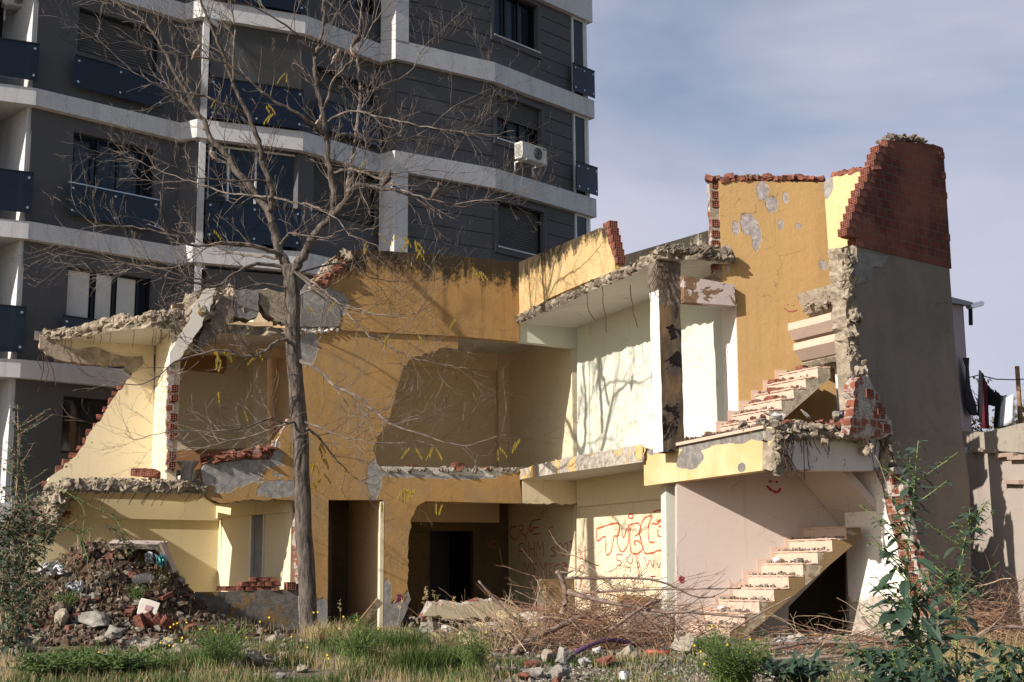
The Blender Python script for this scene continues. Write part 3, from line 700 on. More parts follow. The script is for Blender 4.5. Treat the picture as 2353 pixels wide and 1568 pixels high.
wallpx('balcony_beam', house, LA, [(1194, 735), (1326, 742), (1327, 800), (1194, 785)], .24, [M['green'], CO], off=.0)
wallpx('floor_beam', house, LA, [(1201, 1100), (1334, 1100), (1334, 1159, 'j'), (1201, 1156)], .24, [M['creamL'], CO], off=.0)
# side parapet, its broken end, roof slab
wallpx('side_parapet', house, LB, [(1190, 604), (1380, 523, 'j'), (1390, 525, 'j'), (1398, 560, 'j'), (1412, 600), (1414, 622), (1333, 654), (1265, 684), (1192, 728)], .2, [M['ochre_side'], BE], amp=.02)
u_par = LB.hit(1384, 560)[0]
bm = B()
zz = LB.hit(1390, 612)[1]
for k in range(6):
    if k < 7:
        hbp(T(LB.w(u_par + .17 + (5 - k) * .065 + rnd.uniform(-.01, .01), zz + .02 + k * .165, -.1)) @ Matrix.Rotation(LB.ang + pi, 4, 'Z'), .30, .19, .15, 4, 3, mi=0, dark=1)
bm.free()
wallpx('rear_parapet', house, LW, [(1415, 592), (1560, 550), (1660, 520), (1672, 690), (1440, 690)], .2, [M['greyplaster'], BE])
rim = [(1194, 737), (1253, 717), (1317, 685), (1374, 669), (1434, 653), (1494, 637)]
rp_ = [at_z(x, y, ZC) for x, y in rim]
wbE = LW.w(LW.hit(1660, 700)[0], 0)
rp_ = [LB.w(u_, ZC, .06 + .05 * sin(u_ * 3)) for u_ in (.0, 1.0, 2.0, 3.2, 4.4, 5.6)]
rs = [(C1.x, C1.y, 'j')] + [(p.x, p.y, 'j') for p in rp_[1:]] + [(2.72, 24.1, 'j'), (2.78, 23.85, 'j'), (3.3, 24.0, 'j'), (4.2, 24.25), (wbE.x, wbE.y), (WB0.x, WB0.y)]
slab('roof_slab', house, rs, ZC, ZC + .2, [M['ceil'], CO, CO], .06, .09)
bm = B()
for i in range(16):      # rubble crust along the broken slab rim
    t = rnd.uniform(0, len(rp_) + .3); i0 = min(int(t), len(rp_) - 1); a = rp_[i0]; b = rp_[i0 + 1] if i0 + 1 < len(rp_) else Vector((2.75, 24.0, ZC))
    p = a.lerp(b, t - i0 if i0 + 1 <= len(rp_) else 1); s = rnd.uniform(.03, .12) * rnd.choice([1, 1, 1, 1.8])
    stone(bm, p + Vector((rnd.uniform(-.03, .08), rnd.uniform(-.05, .05), rnd.uniform(.03, .22))), (s * 1.5, s * 1.2, s * .8), rnd)
for i in range(34):
    t = rnd.random(); s = rnd.uniform(.03, .13) * rnd.choice([1, 1, 1.7])
    p = Vector((2.76 + 1.5 * t, 23.85 + .4 * t, ZC + rnd.uniform(.05, .3)))
    stone(bm, p, (s * 1.3, s, s * .8), rnd)
crust(bm, [p + Vector((.0, 0, .07)) for p in rp_] + [Vector((2.76, 24.0, ZC + .10))], .03, .05, .05); crust(bm, [Vector((2.74, 23.9, ZC + .16)), Vector((3.4, 24.02, ZC + .17)), Vector((4.25, 24.3, ZC + .12))], .07, .07, .08)
obj('roof_slab_rubble_edge', bm, M['concdk'], house)
wallpx('roof_rear_beam', house, Pl(2.76, 23.88, 14), [(1571, 633), (1688, 655), (1690, 703), (1572, 694)], .22, [M['lilac_beam'], CO])
# sooty column of the balcony
COLP = Vector((2.76, 24.0))
cpl = Pl(COLP.x, COLP.y, AA)
bm = B()
prof = [(0, 0), (.46, 0), (.46, .34), (0, .34)]
def cmap(a, b, d): q = cpl.w(a, 0, -b); return Vector((q.x, q.y, d))
pts = [(a, b, 'j') for a, b in prof]
nl = 26
prev = None
for k in range(nl + 1):
    z = 3.6 + (ZC - .02 - 3.6) * k / nl; wid = 1.0 + (.10 if k > nl * .86 else 0)
    ring = []
    for e_ in range(4):
        for s_ in range(5):
            a = Vector(prof[e_]).lerp(Vector(prof[(e_ + 1) % 4]), s_ / 5); cx = a - Vector((.23, .17))
            nn = noise.noise(Vector((a.x * 7, a.y * 7, z * 3))) * .035
            a = Vector((.23, .17)) + cx * (wid + nn * 2.2)
            ring.append(bm.verts.new(cmap(a.x, a.y, z)))
    if prev:
        for j in range(20):
            f = bm.faces.new((prev[j], prev[(j + 1) % 20], ring[(j + 1) % 20], ring[j])); f.material_index = 1 if (15 <= j < 20 and k < nl * .86) else (2 if k > nl * .8 else 0)
    prev = ring
bm.faces.new(prev)
colo = obj('balcony_column', bm, [M['soot'], M['whitep'], M['concdk']], house)
bm = B()
for i in range(9):
    p = cpl.w(rnd.uniform(-.06, .06), ZC - rnd.uniform(.0, .15), rnd.uniform(.0, .08)); pts_ = [p]
    for j in range(5): p = p + Vector((rnd.uniform(-.1, .09), rnd.uniform(-.06, .04), -rnd.uniform(.03, .2))); pts_.append(p)
    tube(bm, pts_, .008, n=5)
for px, py, l in ((1348, 676, .55), (1384, 660, .95), (1448, 655, .9)):
    p = at_z(px, py, ZC); pts_ = [p]
    for j in range(6): p = p + Vector((rnd.uniform(-.03, .07), rnd.uniform(-.03, .03), -l / 6)); pts_.append(p)
    tube(bm, pts_, .009, n=5)
obj('hanging_rebar', bm, M['rebar'], house)

# --- long right wall: dim room part (behind the facade line) and pale green balcony part
walluz('room_side_wall', house, LW, [(-4.3, .3), (-.24, .3), (-.24, ZC), (-4.3, ZC)], .2, [M['creamL']])
wallpx('balcony_wall', house, LW, [(1326, 730), (1664, 640), (1664, 1000), (1326, 1090)], .2, [M['green']])
wallpx('pillar_strip', house, LW, [(1330, 735), (1355, 728), (1357, 1085), (1330, 1090)], .06, [M['green']], off=.03)
wallpx('ground_side_wall', house, LW, [(1325, 1155), (1532, 1120), (1532, 1460), (1325, 1460)], .2, [M['creamL']])
wallpx('ground_side_beam', house, LW, [(1330, 1100), (1532, 1075), (1532, 1146), (1360, 1163), (1332, 1165)], .1, [M['creamL']], off=.07)
bl = LW.w(-4.2, 0).to_2d(); LK = Pl(bl.x, bl.y, AA)      # back wall of the right room
walluz('room_back_wall', house, LK, [(-7.2, Z1T), (.1, Z1T), (.1, ZC + .1), (-7.2, ZC + .1)], .2, [M['creamdim']])
walluz('room_back_beam', house, LK, [(-6.5, 6.75), (.0, 6.75), (.0, ZC), (-6.5, ZC)], .1, [M['creamdim']], off=.12)
walluz('corner_pier', house, LK, [(-.32, Z1T), (-.0, Z1T), (-.0, ZC), (-.32, ZC)], .1, [M['creamdim']], off=.16)
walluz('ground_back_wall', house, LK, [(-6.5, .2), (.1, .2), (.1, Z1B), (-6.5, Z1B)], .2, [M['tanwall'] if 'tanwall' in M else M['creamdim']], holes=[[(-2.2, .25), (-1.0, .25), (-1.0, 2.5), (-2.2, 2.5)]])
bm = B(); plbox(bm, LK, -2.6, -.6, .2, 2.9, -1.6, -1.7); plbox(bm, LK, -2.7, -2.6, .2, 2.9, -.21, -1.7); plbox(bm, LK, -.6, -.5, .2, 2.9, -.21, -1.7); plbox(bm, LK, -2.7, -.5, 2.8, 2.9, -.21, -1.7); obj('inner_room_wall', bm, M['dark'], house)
bm = B(); plbox(bm, LK, -3.2, -.35, 2.72, 3.5, .02, .22); obj('ground_back_beam', bm, M['creamdim'], house)
bm = B()
plbox(bm, LK, -4.6, -3.1, 1.62, 2.7, .1, .13); plbox(bm, LK, -4.6, -3.1, 1.12, 1.58, .3, .34); plbox(bm, LK, -3.05, -2.3, .4, 2.45, .1, .13)
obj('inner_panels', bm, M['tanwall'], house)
# partition left of the right-hand rooms, hall next to the door
lpt = LA.w(LA.hit(878, 1200)[0], 0).to_2d(); LD = Pl(lpt.x, lpt.y, AB + 180)     # goes back from the facade
bm = B(); plbox(bm, LD, .245, 4.0, .2, Z1B, -.0, .12); obj('hall_partition', bm, M['creamdim'], house)
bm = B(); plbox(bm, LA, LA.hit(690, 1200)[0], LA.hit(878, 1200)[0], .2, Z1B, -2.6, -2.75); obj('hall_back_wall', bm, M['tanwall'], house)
bm = B(); u = LA.hit(752, 1200)[0]; plbox(bm, LA, u - .12, u - .002, .2, Z1B, -.25, -2.6); obj('hall_partition', bm, M['creamdim'], house)
bm = B(); u = LA.hit(877, 1200)[0]; plbox(bm, LA, u - .035, u + .05, .2, 3.0, -.1, .004); obj('door_jamb', bm, M['creamL'], house)
# upper partition between left and right rooms
bm = B(); u = LA.hit(694, 900)[0]; plbox(bm, LA, u, u + .12, Z1T, ZC + .15, -.25, -4.3); obj('upper_partition', bm, M['creamdim'], house)

# --- slabs
def P2(pl, u, off=0): q = pl.w(u, 0, off); return (q.x, q.y)
def uA(px): return LA.hit(px, 1100)[0]
e0 = LB.w(LB.hit(1480, 1040)[0], 0)
slab('upper_floor_slab', house, [P2(LA, uA(500), -.02), P2(LA, .0, -.02), (C1.x, C1.y, 'j'), (e0.x, e0.y), (F0.x, F0.y), P2(LF, .3, -.3), P2(LF, (F1 - F0).length - .2, -.05), P2(LG, .3, -.02), P2(LG, (Vector((6.57, 23.35)) - F1).length, -.02), (R0.x, R0.y), (S0.x, S0.y), P2(LW, 5.5, -.1), P2(LK, .1, -.1), P2(LK, -8.6, -.1)], Z1B, Z1T, [M['ceil'], M['slabedge'], M['ceil']], .03)
wallpx('slab_edge_render', house, LB, [(1200, 1078, 'j'), (1300, 1054, 'j'), (1400, 1036, 'j'), (1478, 1022), (1479, 1062), (1300, 1086), (1200, 1101)], .03, [M['slabedge']], off=.03, amp=.02)
slab('ceiling_slab', house, [P2(LA, uA(690), -.1), P2(LA, 1.5, -.1), P2(LK, .1, -.15), P2(LK, -7.2, -.15)], ZC, ZC + .2, [M['ceil'], CO])
wallpx('balcony_fascia', house, LF, [(1479, 1037), (1560, 1020, 'j'), (1690, 994, 'j'), (1774, 981), (1776, 1078), (1480, 1117)], .25, [M['fascia'], CO], amp=.015)
wallpx('fascia_coping', house, LF, [(1520, 1026), (1690, 992), (1760, 978), (1760, 985), (1690, 999), (1520, 1033)], .3, [M['pink']], off=.06)
wallpx('stair_beam', house, LG, [(1777, 985, 'j'), (1830, 1000), (1950, 1005), (2022, 1010), (2018, 1082), (1860, 1080, 'j'), (1777, 1079)], .25, [M['lilac2'], CO])
bm = B()
for i in range(30):
    t = rnd.random() ** 1.3; s = rnd.uniform(.07, .2)
    stone(bm, LG.w(t * .42, 3.05 + rnd.uniform(.0, .75), rnd.uniform(-.05, .02)), (s, s, s * 1.2), rnd)
crust(bm, [LG.w(.14, 3.7, -.04), LG.w(.16, 3.35, -.02), LG.w(.14, 3.02, -.06)], .15, .06, .09)
obj('broken_beam_corner', bm, M['concw'], house)
bm = B()
Lg = (Vector((6.57, 23.35)) - F1).length
for i in range(150):
    t = rnd.uniform(-.03, 1.04); s = rnd.uniform(.04, .16) * rnd.choice([1, 1, 1, 1.8])
    stone(bm, LG.w(t * Lg, 3.6 + rnd.uniform(-.05, .22) + t * .12, rnd.uniform(-.3, .16)), (s * 1.5, s * 1.2, s * .8), rnd)
crust(bm, [LG.w(-.05, 3.72, .02), LG.w(.8, 3.7, .06), LG.w(1.7, 3.76, .04), LG.w(Lg + .05, 3.86, .0)], .12, .055, .08)
obj('broken_slab_rim', bm, M['concw'], house)
bm = B()
for i in range(20):
    t = rnd.random(); p = LG.w(t * Lg, 3.62 + t * .1, .05); pts_ = [p]; dx = rnd.uniform(-.02, .06)
    for j in range(4): p = p + Vector((dx + rnd.uniform(-.02, .02), rnd.uniform(-.03, .0), -rnd.uniform(.03, .10) * (2.4 if i % 5 == 0 else 1))); pts_.append(p)
    tube(bm, pts_, .007, n=5)
for i in range(6):
    p = LG.w(.1 + .05 * i, 3.7, .1); pts_ = [p]
    for j in range(7): p = p + Vector((rnd.uniform(-.05, .05), rnd.uniform(-.03, .03), -rnd.uniform(.05, .13))); pts_.append(p)
    tube(bm, pts_, .009, n=5)
obj('rebar', bm, M['rebar'], house)
p = LG.wp(1976, 1035, .14); bm = B(); stone(bm, p, (.36, .22, .24), random.Random(5), rough=.09); tube(bm, [p + Vector((.1, 0, 0)), p + Vector((.22, -.02, -.25)), p + Vector((.33, .0, -.62))], .008, n=5)
obj('dangling_concrete_lump', bm, M['concw'], house)

# --- left part: canopy, beam, cantilevered floor, open rooms
zs = 6.55
cr_px = [(99, 780), (176, 776), (256, 761), (359, 752), (420, 752), (470, 752), (531, 745)]
cr_ = [at_z(x, y, zs) for x, y in cr_px[:3]] + [LA.w(LA.hit(x, 800)[0], zs, .12 - .04 * i_) for i_, x in enumerate((345, 400, 465, 531))]
L1c = LA.w(LA.hit(385, 1000)[0], 0).to_2d() - dB * 2.1
L1 = Pl(L1c.x, L1c.y, AA - 180 + 180)
slab('canopy_slab', house, [(p.x, p.y, 'j') for p in cr_] + [P2(LA, uA(690), .0), P2(LA, uA(690), -3.3), P2(L1, .3, -1.3), P2(L1, -2.6, -.15), (cr_[0].x - .1, cr_[0].y + .5, 'j')], zs, zs + .2, [M['ceil'], CO, CO], .06, .12)
bm = B()
for i in range(110):
    t = rnd.uniform(0, len(cr_) - 1.01); a = cr_[int(t)].lerp(cr_[int(t) + 1], t % 1); s = rnd.uniform(.03, .14) * (1 + .7 * (t > 3.2)) * rnd.choice([1, 1, 1, 2])
    stone(bm, a + Vector((rnd.uniform(-.03, .03), rnd.uniform(-.05, .3), rnd.uniform(.0, .24) + .12 * max(0, t - 2.5))), (s * 1.6, s * 1.2, s * .75), rnd)
for i in range(60):
    s = rnd.uniform(.1, .28); p = at(rnd.uniform(440, 535), rnd.uniform(675, 735), 27.9 + rnd.uniform(-.2, .3)); stone(bm, p, (s * 1.2, s, s), rnd)
crust(bm, [p + Vector((.02, .06, .1 + .05 * i_)) for i_, p in enumerate(cr_)], .08, .09, .09)
crust(bm, [at(430, 742, 27.9), at(455, 715, 27.8), at(490, 690, 27.9), at(535, 690, 28.0)], .2, .22, .2)
obj('canopy_broken_rim', bm, M['concw'], house)
wallpx('torn_plaster_flap', house, LA, [(386, 815), (400, 790, 'j'), (428, 745, 'j'), (445, 700, 'j'), (470, 668, 'j'), (492, 672, 'j'), (478, 715, 'j'), (455, 760, 'j'), (430, 795, 'j'), (405, 832), (386, 842)], .2, [M['whitep'], CO], off=.22, amp=.03, step=.07)
wallpx('shadow_slab_piece', house, LA, [(440, 812, 'j'), (455, 780, 'j'), (482, 735, 'j'), (502, 690, 'j'), (530, 682, 'j'), (536, 728, 'j'), (520, 747, 'j'), (490, 778, 'j'), (458, 812, 'j')], .3, [M['concdk'], CO], off=.14, amp=.04, step=.07)  # dark chunk added to stand in for the shadow beside the flap
bm = B()
for px, py, w_, h_, ang in ((415, 748, .42, .30, .4), (440, 720, .25, .75, .35), (470, 745, .22, .5, .9), (455, 775, .2, .35, .5)):
    stone(bm, at(px, py, 27.6), (w_, .3, h_), rnd, M=rot(0, ang, .2))
obj('hanging_concrete_chunk', bm, M['concw'], house)
wallpx('broken_roof_beam', house, LA, [(533, 668, 'j'), (586, 668, 'j'), (592, 690, 'j'), (588, 730, 'j'), (570, 738, 'j'), (533, 728, 'j')], .35, [M['baredark'], CO], off=.12, amp=.03)
wallpx('broken_roof_beam', house, LA, [(588, 668, 'j'), (660, 672, 'j'), (692, 676), (692, 752), (668, 748, 'j'), (630, 738, 'j'), (605, 715, 'j'), (594, 700, 'j')], .35, [CO, CO], off=.06, amp=.05, step=.07)
wallpx('bare_beam_patch', house, LA, [(690, 712), (784, 696, 'j'), (780, 725, 'j'), (776, 750, 'j'), (735, 752, 'j'), (690, 752)], .03, [M['baredark']], off=.068, amp=.02)
bm = B()
for i in range(46):
    s = rnd.uniform(.05, .14); px = rnd.uniform(692, 776); stone(bm, LA.wp(px, 757 + (776 - px) * .06 + rnd.uniform(-5, 4), .02), (s * 1.6, s, s * .7), rnd)
obj('plaster_lip', bm, M['whitep'], house)
# bay walls of the left balcony
wallpx('bay_wall', house, L1, [(92, 770, 'j'), (150, 776), (353, 772), (353, 1112), (100, 1124), (112, 1100, 'j'), (135, 1082, 'j'), (180, 1040, 'j'), (215, 985, 'j'), (250, 935, 'j'), (275, 898, 'j'), (300, 868, 'j'), (302, 845, 'j'), (285, 838, 'j'), (200, 836, 'j'), (128, 824, 'j'), (92, 800, 'j')], .2, [M['creamL'], BE], amp=.03)
wallpx('bay_beam', house, L1, [(92, 772, 'j'), (128, 790), (180, 806, 'j'), (215, 798, 'j'), (240, 806, 'j'), (262, 815, 'j'), (300, 822, 'j'), (326, 818, 'j'), (330, 835, 'j'), (315, 852, 'j'), (300, 858, 'j'), (285, 840, 'j'), (200, 838, 'j'), (128, 826, 'j'), (92, 802, 'j')], .25, [M['concw'], CO], off=.03, amp=.025)
L2 = pl2(L1c, LA.w(LA.hit(386, 1000)[0], 0).to_2d())
bm = B(); l2 = (LA.w(LA.hit(386, 1000)[0], 0).to_2d() - L1c).length
prism(bm, [(-.1, Z1B - .4), (l2, Z1B - .4), (l2, zs - .01), (-.1, zs - .01)], [], lambda a, b, d: L2.w(a, b, d), 0, -.2, .03, .1, 2, None, (0, 0, 0)); obj('bay_side_wall', bm, M['creamL'], house)
wallpx('broken_wall_end', house, LA, [(384, 842, 'j'), (401, 838, 'j'), (399, 950, 'j'), (397, 1085, 'j'), (382, 1085, 'j')], .12, [BE, BE], off=.05, amp=.02)
bm = B()
for k in range(9):
    if k in (2, 6): continue
    zk = LA.hit(392, 1070 - k * 22)[1]
    hbp(T(LA.w(LA.hit(390, 1000)[0] + .05, zk, .10)) @ Matrix.Rotation(LA.ang + pi / 2, 4, 'Z'), .2, .15, .13, 3, 3, mi=0, dark=1)
bm.free()
# brick teeth along the torn bay wall
bm = B()
stair = [(118, 1098), (137, 1078), (150, 1062), (168, 1046), (184, 1030), (196, 1012), (208, 994), (220, 976), (232, 958), (244, 940), (256, 922), (268, 905), (280, 890), (108, 1112)]
for px, py in stair:
    u, z = L1.hit(px, py); box(bm, T(L1.w(u + .07 + rnd.uniform(-.05, .04), z, -.10)) @ Matrix.Rotation(L1.ang, 4, 'Z'), rnd.uniform(.16, .28), .17, rnd.uniform(.09, .14), 0, .02)
obj('brick_teeth', bm, M['redbrick'], house)
# cantilevered floor on the left
zf0, zf1 = LA.hit(300, 1132)[1], LA.hit(300, 1107)[1]; lf = [LA.w(LA.hit(x, 1130)[0], zf0, .02) for x in (150, 300, 470)]
slab('balcony_floor_slab', house, [(lf[0].x - .1, lf[0].y, 'j'), (lf[1].x, lf[1].y, 'j'), (lf[2].x, lf[2].y, 'j'), P2(LA, uA(500), -.05), P2(LA, uA(500), -3.6), P2(L1, .2, -.6), P2(L1, -1.9, -.3), ], zf0, zf1, [M['creamL'], CO, CO], .05, .12)
bm = B()
for i in range(120):
    t = rnd.random(); a = lf[0].lerp(lf[2], t); s = rnd.uniform(.03, .12) * rnd.choice([1, 1, 1.7])
    stone(bm, a + Vector((rnd.uniform(-.12, .03), rnd.uniform(-.05, .12), rnd.uniform(.03, .28))), (s * 1.6, s * 1.1, s * .8), rnd)
crust(bm, [lf[0] + Vector((-.5, .5, .1))] + [p + Vector((0, .03, .14)) for p in lf], .07, .10, .09)
crust(bm, [lf[0] + Vector((-.45, 1.6, .12)), lf[0] + Vector((-.3, .4, .0)), lf[0] + Vector((-.2, .1, -.25)), lf[0] + Vector((-.3, .3, -.6))], .16, .16, .16)
obj('balcony_broken_rim', bm, M['concw'], house)
bm = B()
for i in range(22):
    t = rnd.random(); p = lf[0].lerp(lf[2], t) + Vector((0, -.02, .0)); tube(bm, [p, p + Vector((-.06, -.03, -.1)), p + Vector((-.14, -.03, -rnd.uniform(.16, .28)))], .007, n=4)
for i in range(26):
    t = rnd.uniform(0, 5.5); p = cr_[int(t)].lerp(cr_[int(t) + 1], t % 1) + Vector((0, 0, -.02)); tube(bm, [p, p + Vector((.02, -.02, -.1)), p + Vector((.0, -.04, -rnd.uniform(.14, .4)))], .007, n=4)
for (x0, y0), (x1, y1), (x2, y2) in (((96, 800), (100, 850), (88, 900)), ((100, 810), (112, 850), (105, 880)), ((103, 815), (122, 850), (128, 885)), ((98, 790), (86, 830), (96, 850)), ((300, 765), (290, 800), (275, 822)), ((345, 750), (325, 780), (285, 818))):
    tube(bm, [at(x0, y0, 29.0), at(x1, y1, 28.9), at(x2, y2, 28.9)], .010, n=4)
obj('rebar', bm, M['rebar'], house)
# beam under / rubble on the left floor slab: torn parapet
# back of the upper left room
LU = LA.shift(-2.9)
wallpx('left_room_back_wall', house, LU, [(395, 700), (566, 700), (566, 1075), (395, 1075)], .15, [M['creamL']])
wallpx('left_room_skirting', house, LU, [(395, 1036), (560, 1030), (560, 1080), (395, 1080)], .05, [M['orange']], off=.012)
wallpx('left_room_trim', house, LU, [(395, 843), (515, 853), (515, 859), (395, 849)], .05, [M['orange']], off=.03)
wallpx('left_room_frieze', house, LU, [(395, 700), (520, 700), (520, 852), (395, 842)], .05, [M['orange']], off=.02)
wallpx('left_room_pier', house, LU, [(566, 700), (598, 700), (598, 1075), (566, 1075)], .9, [M['creamL']], off=.75)
wallpx('left_room_back_wall', house, LU.shift(-1.2), [(560, 700), (710, 700), (710, 1110), (560, 1110)], .15, [M['creamdim']])
wallpx('left_room_beam', house, LA.shift(-1.4), [(398, 740), (695, 740), (695, 820), (470, 812), (398, 812)], .25, [M['creamdim']])
# torn parapet pieces on the left floor edge
bm = B()
wallpx('', None, LA, [(470, 1070, 'j'), (490, 1050, 'j'), (560, 1035, 'j'), (622, 1030, 'j'), (632, 1012, 'j'), (634, 1060), (470, 1078)], .22, None, off=-.05, amp=.05, step=.07, bm=bm)
obj('torn_brick_parapet', bm, [BE, BE, BE], house)
bm = B()
for i in range(60):
    px = rnd.uniform(470, 634); s = rnd.uniform(.08, .22)
    box(bm, T(LA.wp(px, 1057 - (px - 470) * .17 + rnd.uniform(-6, 10), rnd.uniform(-.2, .05))) @ rot(rnd.uniform(-.5, .5), rnd.uniform(-.6, .6), rnd.uniform(0, 3)), s * 1.4, s * .9, s * .25, 0, .012)
obj('broken_tiles_on_parapet', bm, M['redbrick'], house)
# --- lower left room
g2b = LA.w(LA.hit(680, 1200)[0], 0).to_2d(); g2a = Vector((-7.05, 31.5)); L4 = pl2(g2a, g2b); L3 = Pl(g2a.x, g2a.y, AA + 3)
wallpx('left_ground_back_wall', house, L3, [(150, 1120, 'j'), (508, 1120), (508, 1470), (40, 1470), (60, 1300, 'j'), (85, 1215, 'j'), (120, 1180, 'j')], .2, [M['cream'], BE])
wallpx('left_ground_back_beam', house, L3, [(150, 1122, 'j'), (508, 1122), (508, 1197), (160, 1190, 'j'), (140, 1160, 'j')], .2, [M['cream'], CO], off=.07)
wallpx('left_ground_corner_post', house, L3, [(503, 1120), (530, 1120), (528, 1470), (503, 1470)], .2, [M['cream']], off=.2)
bm = B(); l4 = (g2b - g2a).length; ud0 = L4.hit(577, 1250)[0]; ud1 = L4.hit(608, 1250)[0]; zd = L4.hit(590, 1178)[1]
prism(bm, [(0, .2), (ud0, .2), (ud0, zd), (ud1, zd), (ud1, .2), (l4 - .22, .2), (l4 - .22, Z1B), (0, Z1B)], [], lambda a, b, d: L4.w(a, b, d), 0, -.15, .02, .1, 2, None, (0, 0, 0)); obj('left_ground_side_wall', bm, M['creamL'], house)
bm = B(); plbox(bm, L4, .0, l4 - .26, 2.76, 3.54, 0.001, .1); obj('left_ground_side_beam', bm, M['cream'], house)
bm = B(); plbox(bm, L4, ud0 - .05, ud0 + .05, .2, zd, -.05, .03); plbox(bm, L4, ud1 - .05, ud1, .2, zd, -.05, .03); plbox(bm, L4, ud0 - .05, ud1, zd, zd + .05, -.05, .03); obj('door_frame', bm, M['whiteframe'], house)
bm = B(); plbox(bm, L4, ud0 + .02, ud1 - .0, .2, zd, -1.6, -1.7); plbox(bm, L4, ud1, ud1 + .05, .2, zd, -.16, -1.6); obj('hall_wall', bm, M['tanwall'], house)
bm = B(); box(bm, T(L4.w(ud0 + .08, zd / 2 + .15, -.42)) @ Matrix.Rotation(L4.ang + 1.35, 4, 'Z'), .8, .04, zd - .2); obj('open_door', bm, M['blind'], house)
wallpx('low_wall', house, LA, [(300, 1368), (440, 1362), (440, 1460), (300, 1460)], .2, [M['lowwall']], off=-.02); wallpx('low_wall', house, LA, [(452, 1361), (560, 1359, 'j'), (692, 1356), (692, 1470), (452, 1470)], .2, [M['lowwall'], CO], off=-.02)
wallpx('sill_slab', house, LA, [(322, 1356), (410, 1356), (410, 1361), (322, 1361)], .3, [M['band']], off=.05)
bm = B()
crust(bm, [at(150, 1120, 29.2), at(130, 1140, 29.4), at(112, 1175, 29.6), at(92, 1215, 29.7)], .22, .24, .2)
for i in range(70):
    t = rnd.random(); s = rnd.uniform(.08, .28); p = at(148 - 40 * t + rnd.uniform(-22, 26), 1118 + 95 * t, 29.8)
    stone(bm, p, (s * 1.2, s, s * .9), rnd)
obj('torn_masonry_end', bm, M['concw'], house)
bm = B()
for i in range(34):
    t = rnd.random(); box(bm, T(LA.wp(726 + 60 * t + rnd.uniform(-8, 8), 655 - 58 * t + rnd.uniform(-6, 16), .04 + rnd.uniform(-.15, .08))) @ rot(rnd.uniform(-.4, .4), rnd.uniform(-.4, .4), rnd.uniform(0, 3)), .24, .16, rnd.uniform(.03, .12), 0, .02)
obj('broken_parapet_bricks', bm, M['redbrick'], house)
bm = B(); crust(bm, [LA.wp(718, 665, .0), LA.wp(745, 640, .02), LA.wp(775, 605, .02), LA.wp(800, 588, 0)], .12, .16, .14); obj('torn_parapet_end', bm, M['concw'], house)
bm = B()
for i in range(24):
    px, py = rnd.choice([(105, 1185), (125, 1170), (90, 1200), (75, 1218), (140, 1180)]); box(bm, T(at(px + rnd.uniform(-14, 14), py + rnd.uniform(-8, 8), 29.7)) @ rot(0, rnd.uniform(-.15, .15), .5), .28, .18, .07, 0, .01)
obj('torn_brick_courses', bm, M['redbrick'], house)

# --- stair tower
wallpx('stairwell_wall', house, LS, [(1650, 415), (1893, 419), (1912, 640), (1925, 1010), (1702, 1015), (1692, 703), (1663, 690)], .2, [M['ochre_stair'], BE])
wallpx('broken_wall_end', house, LS, [(1630, 404, 'j'), (1652, 408), (1662, 640), (1640, 625, 'j')], .19, [M['concw'], BE], off=-.03, amp=.015)
bm = B()
for k, py in enumerate((424, 447, 468, 512, 537, 560, 585, 612)):
    u, z = LS.hit(1644, py); hbp(T(LS.w(u, z, -.06)) @ Matrix.Rotation(LS.ang + pi / 2, 4, 'Z'), .12, .13, .13, 3, 3, mi=0, dark=1, depth=.05)
bm.free()
bm = B()
for i in range(60):
    t = i / 60; s = rnd.uniform(.07, .13); box(bm, T(LS.w(LS.hit(1632 + 262 * t, 410)[0], LS.hit(1632 + 262 * t, 409 + rnd.uniform(-2, 3))[1], -.1 + rnd.uniform(-.03, .05))) @ rot(rnd.uniform(-.3, .3), rnd.uniform(-.4, .4), rnd.uniform(-.4, .4)), s * 1.3, .2, s * .8, 0, .015)
obj('brick_coping', bm, M['redbrick'], house); bm = B()
for i in range(24):
    t = i / 24; u = LR.hit(1912 + 92 * t, 400 - 12 * t)[0]; z = LR.hit(1912 + 92 * t, 403 - 17 * t)[1]; box(bm, T(LR.w(u, z, -.1)) @ rot(rnd.uniform(-.2, .2), rnd.uniform(-.2, .2), LR.ang), .13, .2, rnd.uniform(.05, .12), 0, .015)
obj('brick_coping', bm, M['redbrick'], house)
bm = B()
for i in range(70):
    t = rnd.random(); s = rnd.uniform(.04, .11); u, z = LS.hit(1634 + 150 * t, 407); stone(bm, LS.w(u, z + rnd.uniform(-.04, .04), rnd.uniform(-.15, .03)), (s * 1.4, s, s), rnd)
obj('mortar_crumbs', bm, M['concdk'], house)
wallpx('stairwell_side_wall', house, LR, [(1893, 419), (1912, 405), (1999, 391), (1990, 430), (1976, 490), (1960, 540), (1946, 600), (1935, 700), (1912, 700)], .18, [M['yellow']])
wallpx('stairwell_lower_wall', house, LS, [(1556, 1010), (1950, 1010), (1960, 1470), (1556, 1470)], .2, [M['lilac']], holes=[[(1812, 1462), (1812, 1395), (1950, 1255), (1954, 1462)]])
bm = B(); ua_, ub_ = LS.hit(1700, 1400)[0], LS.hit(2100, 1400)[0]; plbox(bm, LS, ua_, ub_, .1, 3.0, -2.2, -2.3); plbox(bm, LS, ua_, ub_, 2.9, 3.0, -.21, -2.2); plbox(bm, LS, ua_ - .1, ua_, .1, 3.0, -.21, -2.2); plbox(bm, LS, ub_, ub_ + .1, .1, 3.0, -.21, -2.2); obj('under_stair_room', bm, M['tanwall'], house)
wallpx('balcony_end_wall', house, pl2(LW.w(LW.hit(1660, 800)[0], 0).to_2d(), (4.27, 24.38)), [(1658, 690), (1690, 698), (1697, 1005), (1664, 1005)], .25, [M['whitep']])
